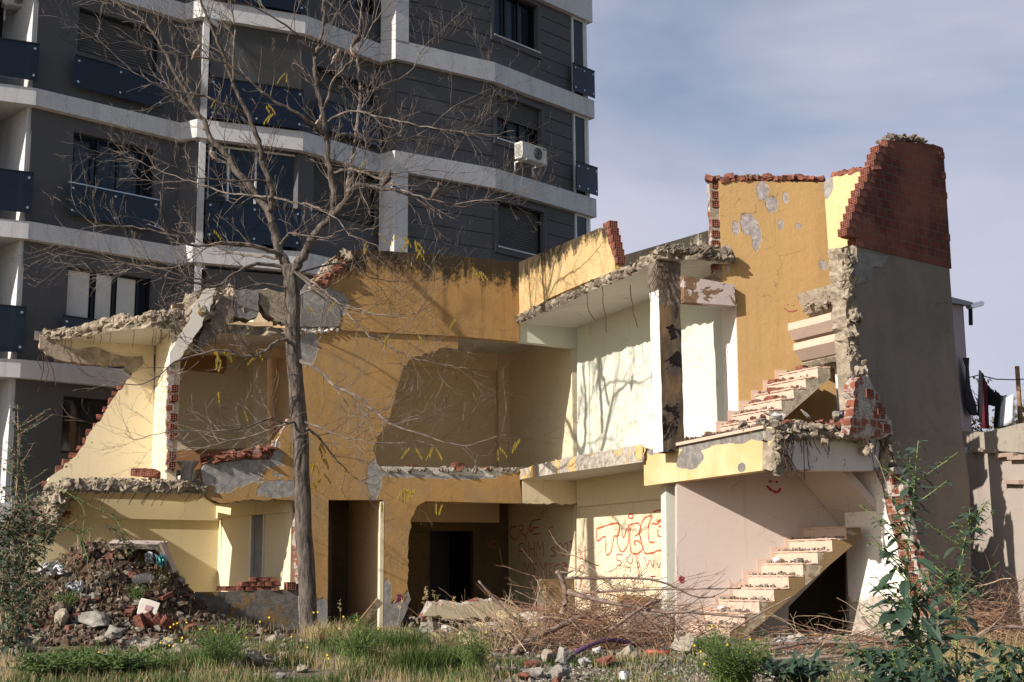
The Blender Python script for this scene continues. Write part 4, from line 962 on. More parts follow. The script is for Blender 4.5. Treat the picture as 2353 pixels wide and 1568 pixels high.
# party wall: cement render below, bricks above with a stepped broken edge
party = [(1972, 566, 'j'), (2060, 582), (2181, 606), (2195, 800), (2211, 1000), (2228, 1110), (2234, 1475), (2150, 1475), (2095, 1250), (2062, 1075), (2040, 1000), (2005, 960), (1985, 920, 'j'), (1972, 860, 'j'), (1966, 760, 'j'), (1958, 640, 'j')]
wallpx('party_wall', house, LP, party, .22, [M['party'], CO])
courses = []
zb = LP.hit(1975, 566)[1]
lefts = [1974, 1952, 1958, 1964, 1970, 1976, 1982, 1991, 1999, 2003, 2014, 2018, 2026, 2045]
tops = []
outl = [(2181, 606), (2178, 560), (2174, 470), (2168, 345)]
pts = []; ztop = LP.hit(2050, 322)[1]; nC = 14; ch = (ztop - zb) / nC
ur = LP.hit(2176, 500)[0]; zr_ = LP.hit(2166, 338)[1]
for k in range(nC):
    u0 = LP.hit(lefts[k], 566 - 17.3 * k)[0]; pts += [(u0, zb - .02 + ch * k), (u0, zb - .02 + ch * (k + 1))]
pts += [(ur - .45, ztop + .03, 'j'), (ur - .02, ztop - .12, 'j')]
loop = [(ur + .02, zb - .02)] + [(ur + .02, zr_ - .05)] + [(ur - .02, zr_ - .02, 'j'), (ur - .5, (ztop + zr_) / 2 + .06, 'j')] + list(reversed([p for p in pts[:-2]]))
walluz('brick_wall', house, LP, loop, .19, [M['brick'], M['brick']], off=.012, amp=.02)
bm = B()
for k in range(nC):
    u0 = LP.hit(lefts[k], 566 - 17.3 * k)[0]
    hbp(T(LP.w(u0 + .02, zb - .02 + ch * (k + .5), -.085)) @ Matrix.Rotation(LP.ang, 4, 'Z'), .22, .20, ch * .86, 4, 4, mi=0, dark=1, depth=.09)
for py in (360, 405, 450, 545):
    u, z = LP.hit(2171, py); hbp(T(LP.w(ur - .06, z, -.03)) @ Matrix.Rotation(LP.ang + pi / 2, 4, 'Z'), .12, .16, ch * .85, 4, 4, mi=0, dark=1, depth=.05)
bm.free()
bm = B()
for i in range(60):
    t = rnd.random(); s = rnd.uniform(.07, .16); stone(bm, LP.w(LP.hit(2040, 330)[0] + t * 1.3, ztop + .03 + (zr_ - ztop) * t + rnd.uniform(-.04, .06), rnd.uniform(-.2, .02)), (s * 1.5, s, s * .8), rnd)
obj('crumbling_wall_top', bm, M['concdk'], house)
# broken concrete column and white plaster end
bm = B()
for i in range(60):
    t = rnd.random(); py = 575 + t * 350; px = 1949 + t * 22 + rnd.uniform(-14, 12); s = rnd.uniform(.08, .22) * (1.3 if t < .25 else 1)
    stone(bm, LP.wp(px, py, rnd.uniform(-.05, .08)), (s, s, s * 1.5), rnd)
crust(bm, [LP.wp(1944, 575, -.05), LP.wp(1946, 650, -.02), LP.wp(1958, 690, -.05), LP.wp(1962, 780, -.08), LP.wp(1970, 860, -.08), LP.wp(1990, 925, -.04)], .07, .10, .09)
obj('broken_concrete_column', bm, M['concw'], house)
wallpx('column_core', house, LP, [(1933, 570, 'j'), (1970, 565, 'j'), (1964, 640, 'j'), (1975, 800, 'j'), (1990, 935), (1962, 940), (1950, 800, 'j'), (1944, 690, 'j')], .3, [M['concw'], CO], off=-.0, amp=.03)
wallpx('bare_column_patch', house, LP, [(1960, 575), (2040, 590, 'j'), (2025, 615, 'j'), (2005, 612, 'j'), (2000, 645, 'j'), (1970, 652, 'j'), (1958, 640)], .03, [M['baredark']], off=.016, amp=.01)
wallpx('plaster_end', house, LR, [(1912, 692, 'j'), (1932, 690, 'j'), (1940, 760, 'j'), (1942, 830, 'j'), (1956, 935), (1926, 928), (1913, 720)], .12, [M['whitep']], off=.03, amp=.012)
# right wall of the ground floor stairs
wallpx('stair_side_wall', house, LR, [(1941, 1079), (2052, 1076, 'j'), (2074, 1110, 'j'), (2078, 1180, 'j'), (2092, 1240, 'j'), (2106, 1290, 'j'), (2122, 1350, 'j'), (2138, 1400, 'j'), (2150, 1475), (1957, 1475), (1945, 1200)], .2, [BE, BE], amp=.03)
wallpx('stair_side_plaster', house, LR, [(1941, 1079), (2012, 1078, 'j'), (2030, 1120, 'j'), (2040, 1180, 'j'), (2058, 1230, 'j'), (2072, 1290, 'j'), (2088, 1340, 'j'), (2100, 1400, 'j'), (2118, 1475), (1957, 1475), (1945, 1200)], .03, [M['white'], M['concw']], off=.03, amp=.012)
bm = B()
for px, py in ((2060, 1100), (2062, 1150), (2060, 1190), (2068, 1215), (2076, 1250), (2084, 1285), (2100, 1330), (2114, 1365), (2124, 1392), (2090, 1300), (2106, 1345)):
    u, z = LR.hit(px, py); hbp(T(LR.w(u, z, -.02)) @ Matrix.Rotation(LR.ang + pi / 2, 4, 'Z'), .10, .20, .15, 4, 3, mi=0, dark=1, depth=.05)
bm.free()
# broken brick stub above the floor slab at the far right
bm = B()
wallpx('', None, LP.shift(.28), [(1964, 880, 'j'), (1978, 866, 'j'), (1996, 866, 'j'), (2004, 884, 'j'), (2020, 905, 'j'), (2030, 938, 'j'), (2048, 965, 'j'), (2052, 1000, 'j'), (1990, 1005, 'j'), (1950, 1000, 'j'), (1962, 930, 'j')], .2, None, amp=.04, bm=bm)
obj('brick_stub', bm, [BE, BE, BE], house)
for px, py in ((2040, 985), (2002, 905), (2028, 945)):
    bm = B(); u, z = LP.shift(.28).hit(px - 6, py); hbp(T(LP.w(u, z, .26)) @ Matrix.Rotation(LP.ang + pi / 2, 4, 'Z'), .12, .2, .15, 4, 3, mi=0, dark=1, depth=.05); bm.free()
bm = B()
for i in range(60):
    s = rnd.uniform(.08, .2); t = rnd.random(); stone(bm, LG.wp(2036 + rnd.uniform(-14, 16), 1000 + 70 * t, rnd.uniform(-.1, .1)), (s, s, s * 1.3), rnd)
crust(bm, [LG.wp(2040, 985, 0), LG.wp(2036, 1030, .0), LG.wp(2034, 1075, .0)], .12, .12, .12)
obj('broken_beam_end', bm, M['concw'], house)
# green column of the ground floor
gc = Pl(3.02, 24.9, 12)
wallpx('ground_column', house, gc, [(1530, 1100), (1556, 1100), (1560, 1465), (1533, 1465)], .3, [M['green']])

# --- stairs
ED = LR.d                                     # treads run this way
def flight(name, k0, k1, zf, run, rise, zbot0, width, uoff, mats, cut=None):
    """saw-tooth profile on the stair wall, carried out by `width` along the tread direction"""
    prof = []
    for k in range(k0, k1 + 1):
        u = uoff + run * k; z = zf + rise * k
        prof += [(u, z - rise), (u, z)]
    ue = uoff + run * (k1 + 1); ze = zf + rise * k1
    prof += [(ue, ze)]
    th = .10
    low = [(ue, ze - th - .08)] + [(uoff + run * (k0 + 1.2), zf + rise * (k0) - th - .04)] + ([(uoff + run * k0 + .08, zbot0)] if zbot0 is not None else [])
    pts = prof + low
    bm = B(); A = [bm.verts.new(LS.w(u, z)) for u, z in pts]; C = [bm.verts.new(LS.w(u, z) + Vector((ED.x, ED.y, 0)) * width) for u, z in pts]
    n = len(pts)
    for i in range(n):
        f = bm.faces.new((A[i], A[(i + 1) % n], C[(i + 1) % n], C[i])); f.material_index = 0 if i < len(prof) - 1 else 1
    for lp in (A, C):
        for tri in tessellate_polygon([[Vector((p[0], p[1], 0)) for p in pts]]):
            f = bm.faces.new([lp[i] for i in tri]); f.material_index = 1
    o = obj(name, bm, mats, house)
    bm = B()                                   # tread slabs with a small nosing, and the stepped skirting on the wall
    for k in range(k0, k1 + 1):
        u = uoff + run * k; z = zf + rise * k
        prism(bm, [(u - .02, 0, 'j'), (u - .02, width * .5, 'j'), (u - .02, width + .01, 'j'), (u + run, width + .01), (u + run, 0)], [], lambda a, b, d: LS.w(a, d) + Vector((ED.x, ED.y, 0)) * b, z + .002, z + .03, .012, .06, 2, None, (0, 0, 0))
    obj('stair_tread_slabs', bm, mats[0], o)
    bm = B()
    for k in range(k0, k1 + 1):
        u = uoff + run * k; z = zf + rise * k
        plbox(bm, LS, u - .07, u + run - .07, z - rise, z + .11, .003, .025)
    obj('stepped_skirting', bm, mats[0], o)
    return o
uo = LS.hit(1650, 1368)[0]; zo = LS.hit(1650, 1368)[1] - .1
run = (LS.hit(1811, 1232)[0] - uo) / 5; rise = (LS.hit(1811, 1232)[1] - .1 - zo) / 5
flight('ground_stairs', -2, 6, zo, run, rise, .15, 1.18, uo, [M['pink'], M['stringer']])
bm = B()
t0 = LS.w(uo - run * 2 - .05, 0); plbox(bm, LS, uo - run * 2 - .35, uo - run, .1, zo - rise * 3 + .0, .0, .3); bm.free()
uo2 = LS.hit(1734.6, 899)[0]; zo2 = LS.hit(1734.6, 899)[1] - .1; run2 = (LS.hit(1815, 829)[0] - uo2) / 3; rise2 = (LS.hit(1815, 829)[1] - .1 - zo2) / 3
flight('upper_stairs', -4, 2, zo2, run2, rise2, 3.6, 1.1, uo2, [M['pink'], M['concw']])
# saw-tooth remains of the flight above, hanging from the stairwell wall
def tooth(name, pxy, mats, w=1.2, lip=0):
    bm = B(); pp = [LS.hit(x, y) for x, y in pxy]
    A = [bm.verts.new(LS.w(u, z, .0)) for u, z in pp]; mid = [bm.verts.new(LS.w(u, z) + Vector((ED.x, ED.y, 0)) * w * .5 + Vector((rnd.uniform(-.01, .01), 0, rnd.uniform(-.01, .01)))) for u, z in pp]; C = [bm.verts.new(LS.w(u, z) + Vector((ED.x, ED.y, 0)) * w) for u, z in pp]; n = len(pp)
    for a, b in ((A, mid), (mid, C)):
        for i in range(n):
            f = bm.faces.new((a[i], a[(i + 1) % n], b[(i + 1) % n], b[i])); f.material_index = 0 if i == 0 else 1
    bm.faces.new(A); bm.faces.new(C)
    return obj(name, bm, mats, house)
M['terraz'] = plaster('terrazzo_shaded_underside', (.36, .27, .22), (.2, .15, .12), .3, .3, speck=.6)  # darker copy of the step terrazzo, with the underside's shade in its colour
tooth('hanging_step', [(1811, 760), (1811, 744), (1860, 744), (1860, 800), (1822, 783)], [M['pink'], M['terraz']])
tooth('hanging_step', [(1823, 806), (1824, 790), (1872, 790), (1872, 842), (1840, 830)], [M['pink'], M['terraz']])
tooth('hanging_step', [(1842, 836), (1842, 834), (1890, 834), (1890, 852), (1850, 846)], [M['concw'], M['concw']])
tooth('broken_landing', [(1832, 686), (1831, 676), (1875, 676), (1880, 740), (1852, 722)], [M['concw'], M['concw']])
bm = B()
for i in range(50):
    t = rnd.random(); s = rnd.uniform(.06, .18); a = LS.wp(1834, 690); stone(bm, a + Vector((ED.x, ED.y, 0)) * 1.15 * t + Vector((rnd.uniform(-.02, .3), 0, rnd.uniform(-.28, .06))), (s, s, s * .8), rnd)
obj('landing_rubble', bm, M['concw'], house)
bm = B()
for i in range(16):
    a = LS.wp(1848, 712) + Vector((ED.x, ED.y, 0)) * rnd.uniform(.2, 1.1); tube(bm, [a, a + Vector((-.03, -.02, -.12)), a + Vector((rnd.uniform(-.15, .05), -.03, -.27))], .007, n=4)
obj('rebar', bm, M['rebar'], house)
# inclined underside of the second ground flight
a = LG.shift(-.3).wp(1822, 1085); 
bm = B()
A_ = [LS.wp(1825, 1085, .02), LS.wp(1960, 1240, .02), LS.wp(1960, 1220, .02), LS.wp(1840, 1080, .02)]
v = [bm.verts.new(p) for p in A_] + [bm.verts.new(p + Vector((ED.x, ED.y, 0)) * 1.2) for p in A_]
for q in ((0, 1, 2, 3), (4, 5, 6, 7), (0, 1, 5, 4), (1, 2, 6, 5), (2, 3, 7, 6), (3, 0, 4, 7)): bm.faces.new([v[i] for i in q])
obj('upper_flight_underside', bm, M['lilac'], house)
# house floor at ground level
slab('ground_floor_slab', house, [P2(L3, -4, -.1), P2(L3, .1, -.1), P2(LA, uA(640), -.3), P2(LA, 0, -.3), P2(LW, 5.2, .05), (S0.x - 1.2, S0.y), P2(LS, 1.9, 0), (7.0, 24.4), P2(LK, 1, -2), P2(LK, -9, -2)], .05, .32, [CO, CO, CO], .02)

def split_islands(o, limit=100):
    me = o.data; n = len(me.vertices); par = list(range(n))
    def fd(a):
        while par[a] != a: par[a] = par[par[a]]; a = par[a]
        return a
    for e_ in me.edges:
        a, b = fd(e_.vertices[0]), fd(e_.vertices[1])
        if a != b: par[a] = b
    isl = {}
    for i in range(n): isl.setdefault(fd(i), []).append(i)
    if len(isl) < 2 or len(isl) > limit: return
    base = wloc(o); mats = list(me.materials); nm = o.name.split('.')[0]; pa = o.parent; polys = {}
    for p in me.polygons: polys.setdefault(fd(p.vertices[0]), []).append(list(p.vertices))
    cos_ = [v.co.copy() for v in me.vertices]
    bpy.data.objects.remove(o)
    for k, vs_ in isl.items():
        b = B(); mpv = {i: b.verts.new(cos_[i] + base) for i in vs_}
        for p in polys.get(k, []): b.faces.new([mpv[i] for i in p])
        obj(nm, b, mats, pa)
for o in [o for o in house.children if o.name.split('.')[0] in ('rebar', 'hanging_rebar')]: split_islands(o, 60)
for o in [o for o in house.children if o.name.split('.')[0] in ('hanging_concrete_chunk',)]: split_islands(o, 60)
# ------------------------------------------------------------------ ground, mound
def sstep(a, b, x): t = min(1, max(0, (x - a) / (b - a))); return t * t * (3 - 2 * t)
def terr(x, y):
    z = .27 * sstep(17.5, 23, y) + .05 * noise.noise(Vector((x * .5, y * .5, 0))) + .025 * noise.noise(Vector((x * 2.1, y * 2.1, 5)))
    return z
MC = Vector((-8.6, 26.2))
def mound(x, y):
    dx, dy = (x - MC.x) / 3.0, (y - MC.y) / 2.3
    dx2, dy2 = (x + 7.95) / 1.5, (y - 26.4) / 1.7
    h = .75 * math.exp(-(dx * dx + dy * dy) ** 1.2) + .98 * math.exp(-(dx2 * dx2 + dy2 * dy2) ** 1.6)
    return h * (1 + .22 * noise.noise(Vector((x * 1.7, y * 1.7, 2)))) + .06 * noise.noise(Vector((x * 5, y * 5, 3))) * (h > .05)
def ground_z(x, y): return terr(x, y) + max(0, mound(x, y) - .03)
def ground_hit(px, py):
    """where the picture point meets the ground"""
    r = ray(px, py); t = 10.0
    while t < 60:
        z = H0 + r.z * t
        if z <= ground_z(r.x * t, t): break
        t += .03
    return Vector((r.x * t, t, ground_z(r.x * t, t)))
def gridmesh(x0, x1, y0, y1, n, m, fz):
    bm = B(); g = [[bm.verts.new((x0 + (x1 - x0) * i / n, y0 + (y1 - y0) * j / m, fz(x0 + (x1 - x0) * i / n, y0 + (y1 - y0) * j / m))) for j in range(m + 1)] for i in range(n + 1)]
    for i in range(n):
        for j in range(m): bm.faces.new((g[i][j], g[i + 1][j], g[i + 1][j + 1], g[i][j + 1]))
    return bm
s = NT('dry_earth'); n1 = s.noise(.7, 6, .6); n2 = s.noise(5, 6, .7); n3 = s.noise(28, 5, .7); vo = s.voro(14)
c = s.mix(s.ramp(n2, .3, .7), (.13, .10, .07), (.27, .22, .165)); c = s.mix(s.math('MULTIPLY', s.ramp(n3, .5, .7), .8), c, (.38, .33, .27))
c = s.mix(s.math('MULTIPLY', s.ramp(vo, .22, .1), .7), c, (.5, .46, .40)); c = s.mix(s.math('MULTIPLY', s.ramp(n1, .45, .6), .5), c, (.07, .085, .03))
s.bump(s.math('ADD', n3, s.math('MULTIPLY', vo, -.6)), .9, .05); M['earth'] = s.fin(c, .95, .1)
def spray(name, col):
    s = NT(name); s.fin(col, .8, .2); n = s.noise(9, 5, .7); n2 = s.noise(60, 3, .7); tr = s.t.nodes.new('ShaderNodeBsdfTransparent'); mx = s.t.nodes.new('ShaderNodeMixShader')
    s.lk(s.math('MULTIPLY', s.ramp(n, .22, .42), s.math('ADD', s.math('MULTIPLY', s.ramp(n2, .35, .6), .35), .65)), mx.inputs[0]); s.t.links.new(tr.outputs[0], mx.inputs[1]); s.t.links.new(s.bs.outputs[0], mx.inputs[2]); s.t.links.new(mx.outputs[0], s.out.inputs[0]); return s.m
s = NT('rubble_soil'); n2 = s.noise(4, 6, .7); n3 = s.noise(22, 5, .7)
c = s.mix(s.ramp(n2, .3, .7), (.055, .034, .021), (.16, .10, .065)); c = s.mix(s.math('MULTIPLY', s.ramp(n3, .55, .7), .7), c, (.30, .16, .10))
s.bump(s.math('ADD', n3, n2), 1, .06); M['moundm'] = s.fin(c, .95, .1)
M['stonegrey'] = concrete('rubble_grey', (.20, .18, .155), (.42, .385, .34))
M['stonetan'] = concrete('rubble_tan', (.28, .235, .17), (.48, .42, .33))
M['stonedk'] = concrete('rubble_dark', (.085, .065, .05), (.22, .175, .135))
M['stonewhite'] = concrete('rubble_plaster', (.42, .39, .36), (.72, .69, .65), agg=.25)
M['stonecream'] = concrete('rubble_cream_plaster', (.40, .33, .18), (.62, .53, .32), agg=.25)
M['bark'] = None
g = gridmesh(-60, 60, -4, 16, 60, 10, lambda x, y: terr(x, y)); g2 = gridmesh(-16, 16, 16, 30, 160, 70, lambda x, y: terr(x, y))
me = bpy.data.meshes.new('tmp'); g2.to_mesh(me); g.from_mesh(me); g2.free()
for a, b, c_, d in ((-60, -16, 16, 30), (16, 60, 16, 30)):
    h = gridmesh(a, b, c_, d, 12, 10, terr); h.to_mesh(me); g.from_mesh(me); h.free()
h = gridmesh(-400, 400, 30, 900, 30, 20, lambda x, y: .25); h.to_mesh(me); g.from_mesh(me); h.free(); bpy.data.meshes.remove(me)
tag(obj('ground', g, M['earth'], smooth=True, keep=True), kind='structure')
mm = gridmesh(-13.5, -4.8, 22.8, 29.5, 90, 70, lambda x, y: terr(x, y) - .06 + max(0, mound(x, y)))
tag(obj('rubble_heap', mm, M['moundm'], smooth=True, keep=True), 'brown heap of soil and rubble piled against the left room of the ruin', 'rubble heap', kind='stuff')

# ------------------------------------------------------------------ rubble
RR = random.Random(21)
def proto_stone(size, mat, rough=.07):
    bm = B(); stone(bm, (0, 0, 0), size, RR, 0, rough, Matrix.Identity(4))
    bmesh.ops.recalc_face_normals(bm, faces=bm.faces); m = bpy.data.meshes.new('rubble_lump'); bm.to_mesh(m); bm.free(); m.materials.append(mat); return m
SM = {k: [proto_stone((1, RR.uniform(.7, .95), RR.uniform(.5, .8)), M[k]) for _ in range(5)] for k in ('stonegrey', 'stonetan', 'stonedk', 'stonewhite', 'stonecream')}
def box_mesh(name, sx, sy, sz, mat, jit=.02):
    bm = B(); box(bm, Matrix.Identity(4), sx, sy, sz, 0, jit); bmesh.ops.subdivide_edges(bm, edges=bm.edges[:], cuts=1, use_grid_fill=True)
    for v in bm.verts: v.co += Vector((RR.uniform(-1, 1), RR.uniform(-1, 1), RR.uniform(-1, 1))) * jit * .5
    bmesh.ops.recalc_face_normals(bm, faces=bm.faces); m = bpy.data.meshes.new(name); bm.to_mesh(m); bm.free(); m.materials.append(mat); return m
BRK = [box_mesh('brick_fragment', RR.uniform(.7, 1.1), RR.uniform(.4, .7), RR.uniform(.2, .4), M['redbrick'], .07) for _ in range(5)]
bm = B(); hollow_brick(bm, Matrix.Identity(4), .28, .19, .14, 4, 3, 0, 1); HB = bpy.data.meshes.new('hollow_brick'); bm.to_mesh(HB); bm.free(); HB.materials.append(M['redbrick']); HB.materials.append(M['dark'])
def put(name, mesh, loc, rotv, scale, label, cat, group=None):
    o = bpy.data.objects.new(name, mesh); COL.objects.link(o); o.location = loc; o.rotation_euler = rotv; o.scale = (scale,) * 3 if not isinstance(scale, (tuple, list)) else scale
    return tag(o, label, cat, group)
def lump(px, py, wpx, kind, label=None, group=None, sink=.3, sq=1.0):
    p = ground_hit(px, py); s = wpx / FPX * p.y * 1.12
    p.z += s * .5 * sq * .75 * (1 - sink * 2 + .3) * .8
    if kind == 'brick': return put('brick_fragment', RR.choice(BRK), p, (RR.uniform(-.5, .5), RR.uniform(-.5, .5), RR.uniform(0, 6)), s, label, 'brick', group)
    return put('rubble_lump', RR.choice(SM[kind]), p, (RR.uniform(-.3, .3), RR.uniform(-.3, .3), RR.uniform(0, 6)), (s, s, s * sq), label, 'rubble', group)
for px, py, w, k, sq, lab in (
    (1262, 1524, 46, 'stonetan', 1.2, 'tan concrete lump with a yellow flower in front, left of the purple pipe'), (1302, 1526, 58, 'stonegrey', 1.25, 'grey concrete lump with a dark shaded side at the foot of the purple pipe'),
    (1220, 1534, 34, 'brick', 1, 'bright red hollow brick block leaning on the tan lump left of the purple pipe'), (1375, 1508, 36, 'stonewhite', 1.2, 'grey lump with a white painted top right of the purple pipe'),
    (1445, 1520, 74, 'stonetan', 1.1, 'large tan concrete lump left of the red pipe'), (1577, 1510, 84, 'stonetan', 1.3, 'largest tan rubble boulder, right of the red pipe'),
    (1612, 1516, 40, 'stonetan', 1.0, 'smaller tan lump leaning on the largest boulder'), (1228, 1562, 54, 'stonegrey', .9, 'grey lump low in the front row below the red brick block'),
    (1285, 1560, 64, 'stonegrey', .8, 'wide flat grey lump in the front row above the tin can'), (1345, 1532, 44, 'stonewhite', .9, 'whitish stone in front of the broken brick slab'),
    (1390, 1534, 52, 'brick', 1, 'broken red brick slab lying tilted between white and tan lumps'), (344, 1496, 56, 'stonetan', 1.1, 'round tan lump in the grass below the row of hollow bricks'),
    (262, 1470, 50, 'stonegrey', 1.1, 'grey concrete wedge in the grass below the log shaped slab'), (582, 1532, 62, 'stonetan', 1.1, 'tan earthy lump in the grass left of the tree foot'),
    (535, 1540, 50, 'stonegrey', .8, 'grey round lump beside the tan earthy lump left of the tree foot'), (140, 1442, 44, 'stonetan', 1.6, 'pale tan upright stone at the foot of the heap'),
    (136, 1422, 62, 'stonedk', 1.0, 'dark slate coloured lump at the foot of the heap'), (222, 1440, 100, 'stonegrey', .45, 'long log shaped grey slab at the foot of the heap'),
    (45, 1500, 66, 'stonegrey', 1.0, 'grey lump in the grass near the left picture edge'), (600, 1566, 50, 'stonetan', .7, 'tan slab fragment at the bottom edge below the tree foot'),
    (1205, 1565, 36, 'brick', 1, 'dark red brick chunk in the front row of rubble'), (1281, 1573, 28, 'brick', 1, 'small dark red brick chunk at the bottom edge'),
    (1660, 1528, 36, 'stonewhite', .5, 'flat white plaster piece right of the largest boulder'), (1780, 1560, 40, 'stonewhite', .4, 'flat white slab corner at the bottom edge right of the green bush')):
    lump(px, py, w, k, lab, None, sq=sq)
def scatter(n, xr, yr, wr, kinds, label, group, cat='rubble', dens=None):
    for _ in range(n):
        px, py = RR.uniform(*xr), RR.uniform(*yr)
        if dens and not dens(px, py): continue
        k = RR.choice(kinds); w = RR.uniform(*wr) * RR.uniform(.6, 1); nm = {'stonegrey': 'grey', 'stonetan': 'tan', 'stonedk': 'dark', 'stonewhite': 'whitish', 'stonecream': 'cream', 'brick': 'brick red'}[k]
        sz = 'larger' if w > (wr[0] + wr[1]) * .42 else 'smaller'; third = ('left', 'middle', 'right')[min(2, int(3 * (px - xr[0]) / (xr[1] - xr[0])))]; rowy = 'upper' if py < (yr[0] + yr[1]) / 2 else 'lower'
        lump(px, py, w, k, sz + ' ' + nm + ' piece, ' + rowy + ' ' + third + ' part of ' + label, sz + ' ' + nm + ' ' + rowy + ' ' + third + ' ' + group, sq=RR.uniform(.7, 1.1))
scatter(45, (1130, 1700), (1502, 1566), (10, 30), ['stonegrey', 'stonetan', 'stonegrey', 'stonewhite', 'brick'], 'the rubble row before the brushwood', 'rubble pieces before the brushwood')
scatter(112, (20, 450), (1262, 1470), (12, 40), ['stonedk', 'stonetan', 'stonedk', 'brick', 'brick', 'stonegrey', 'stonetan', 'stonedk'], 'the rubble heap', 'rubble pieces on the heap', dens=lambda x, y: y > 1300 or 140 < x < 400)
scatter(58, (0, 700), (1475, 1566), (18, 60), ['stonegrey', 'stonetan', 'stonetan'], 'the stones in the left grass', 'rubble stones in the left grass')
scatter(26, (940, 1300), (1418, 1470), (22, 60), ['stonecream', 'stonewhite', 'stonegrey', 'stonecream'], 'the blocks in the wide opening', 'rubble blocks in the wide opening')
scatter(30, (1560, 2050), (1462, 1500), (10, 30), ['stonewhite', 'stonegrey', 'stonetan', 'brick'], 'the rubble at the stair foot', 'rubble pieces at the foot of the stairs')
scatter(0, (1400, 2340), (1515, 1566), (4, 11), ['stonewhite', 'stonegrey', 'stonewhite'], 'the pebbles at right', 'rubble pebbles on the bare soil')
def chips(name, n, pos, sr, mat, label):
    vs, fs = [], []
    for _ in range(n):
        q = pos()
        if q is None: continue
        x, y, z = q; s_ = RR.uniform(*sr) * RR.choice([.6, 1, 1, 1.6]); b0 = len(vs); e_ = rot(RR.uniform(0, 6), RR.uniform(0, 6), RR.uniform(0, 6)); sx, sy, sz = s_, s_ * RR.uniform(.5, 1), s_ * RR.uniform(.25, .6)
        for a in (-1, 1):
            for b in (-1, 1):
                for c_ in (-1, 1): v = e_ @ Vector((a * sx * RR.uniform(.6, 1), b * sy * RR.uniform(.6, 1), c_ * sz)); vs.append((x + v.x, y + v.y, z + v.z + s_ * .2))
        fs += [tuple(b0 + k for k in f) for f in ((0, 1, 3, 2), (4, 6, 7, 5), (0, 4, 5, 1), (2, 3, 7, 6), (0, 2, 6, 4), (1, 5, 7, 3))]
    me = bpy.data.meshes.new(name); me.from_pydata(vs, [], fs); me.materials.append(mat); o = bpy.data.objects.new(name, me); COL.objects.link(o); tag(o, label, 'rubble', kind='stuff')
def mpos():
    x, y = RR.gauss(-8.4, 1.4), RR.uniform(22.9, 27.5)
    if mound(x, y) < .02 and RR.random() < .8: return None
    return x, y, ground_z(x, y)
M['chipg'] = simple('grey_chips', (.20, .17, .135), .95, 0, .6, 7, .3); M['chipb'] = simple('brick_chips', (.15, .07, .05), .95, 0, .5, 7, .3); M['chipd'] = simple('earth_clods', (.12, .085, .06), .95, 0, .5, 7, .3)
chips('small_rubble', 1200, mpos, (.02, .05), M['chipg'], 'fine grey rubble covering the heap'); chips('small_rubble', 800, mpos, (.02, .055), M['chipb'], 'fine red brick rubble covering the heap'); chips('small_rubble', 3000, mpos, (.02, .06), M['chipd'], 'brown clods covering the heap')
def fpos_():
    px, py = RR.uniform(1120, 1700), RR.uniform(1490, 1570); q = ground_hit(px, py); return q.x, q.y, q.z
chips('small_rubble', 1100, fpos_, (.012, .04), M['chipg'], 'fine grey rubble between the lumps before the brushwood')
def ipos():
    t = RR.random(); q = LA.w(uA(940 + 400 * t), 0, RR.uniform(-1.6, .6)); return q.x, q.y, .3 + abs(RR.gauss(0, .08))
chips('small_rubble', 1300, ipos, (.02, .07), M['chipg'], 'fine grey rubble on the floor of the wide opening'); chips('small_rubble', 500, ipos, (.02, .07), M['chipb'], 'fine brick rubble on the floor of the wide opening')
def upos():
    t = RR.random(); q = LG.w(Lg * t, 0, -RR.uniform(-.05, 1.0)); return q.x, q.y, 3.80 + abs(RR.gauss(0, .05))
chips('small_rubble', 900, upos, (.015, .05), M['chipg'], 'fine grey rubble on the right upper floor')
def wpos():
    q = LF.w(RR.uniform(.2, 3.6), 0, -RR.uniform(.0, .8)); return q.x, q.y, 3.79 + abs(RR.gauss(0, .03))
chips('small_rubble', 700, wpos, (.012, .04), M['chipd'], 'dark crumbs on the balcony floor around the sooty column')
def apos():
    q = LA.wp(RR.uniform(885, 1205), 1082, -RR.uniform(-.03, .5)); return q.x, q.y, q.z + RR.uniform(-.03, .05)
chips('small_rubble', 700, apos, (.015, .045), M['chipg'], 'fine pale rubble on the sill of the torn upper opening')
# pebbles as ground cover
vs, fs = [], []
for i in range(7000):
    px = RR.uniform(1100, 2353) if i % 3 else RR.uniform(0, 2353); py = RR.uniform(1470, 1580); r_ = ray(px, py); t = (.1 - H0) / r_.z if r_.z < -.01 else 20; x, y = r_.x * t, t; s_ = RR.uniform(.006, .026); z = terr(x, y) + s_ * .3
    b0 = len(vs); q = [Vector((RR.uniform(-1, 1), RR.uniform(-1, 1), RR.uniform(-.6, 1))).normalized() * s_ for _ in range(5)] + [Vector((0, 0, s_))]
    k = [Vector((s_, 0, 0)), Vector((-.3 * s_, s_, 0)), Vector((-.8 * s_, -.5 * s_, 0)), Vector((.3 * s_, -s_, 0)), Vector((0, 0, s_ * .8))]
    a = RR.uniform(0, 6); vs += [(x + v.x * cos(a) - v.y * sin(a), y + v.x * sin(a) + v.y * cos(a), z + v.z * RR.uniform(.7, 1.1)) for v in k]
    fs += [(b0 + 4, b0, b0 + 1), (b0 + 4, b0 + 1, b0 + 2), (b0 + 4, b0 + 2, b0 + 3), (b0 + 4, b0 + 3, b0)]
me = bpy.data.meshes.new('gravel'); me.from_pydata(vs, [], fs); me.materials.append(simple('pebbles', (.42, .37, .31), .9, 0, .5, 9, .2)); o = bpy.data.objects.new('gravel', me); COL.objects.link(o); tag(o, 'fine pale gravel strewn over the soil', 'gravel', kind='stuff')

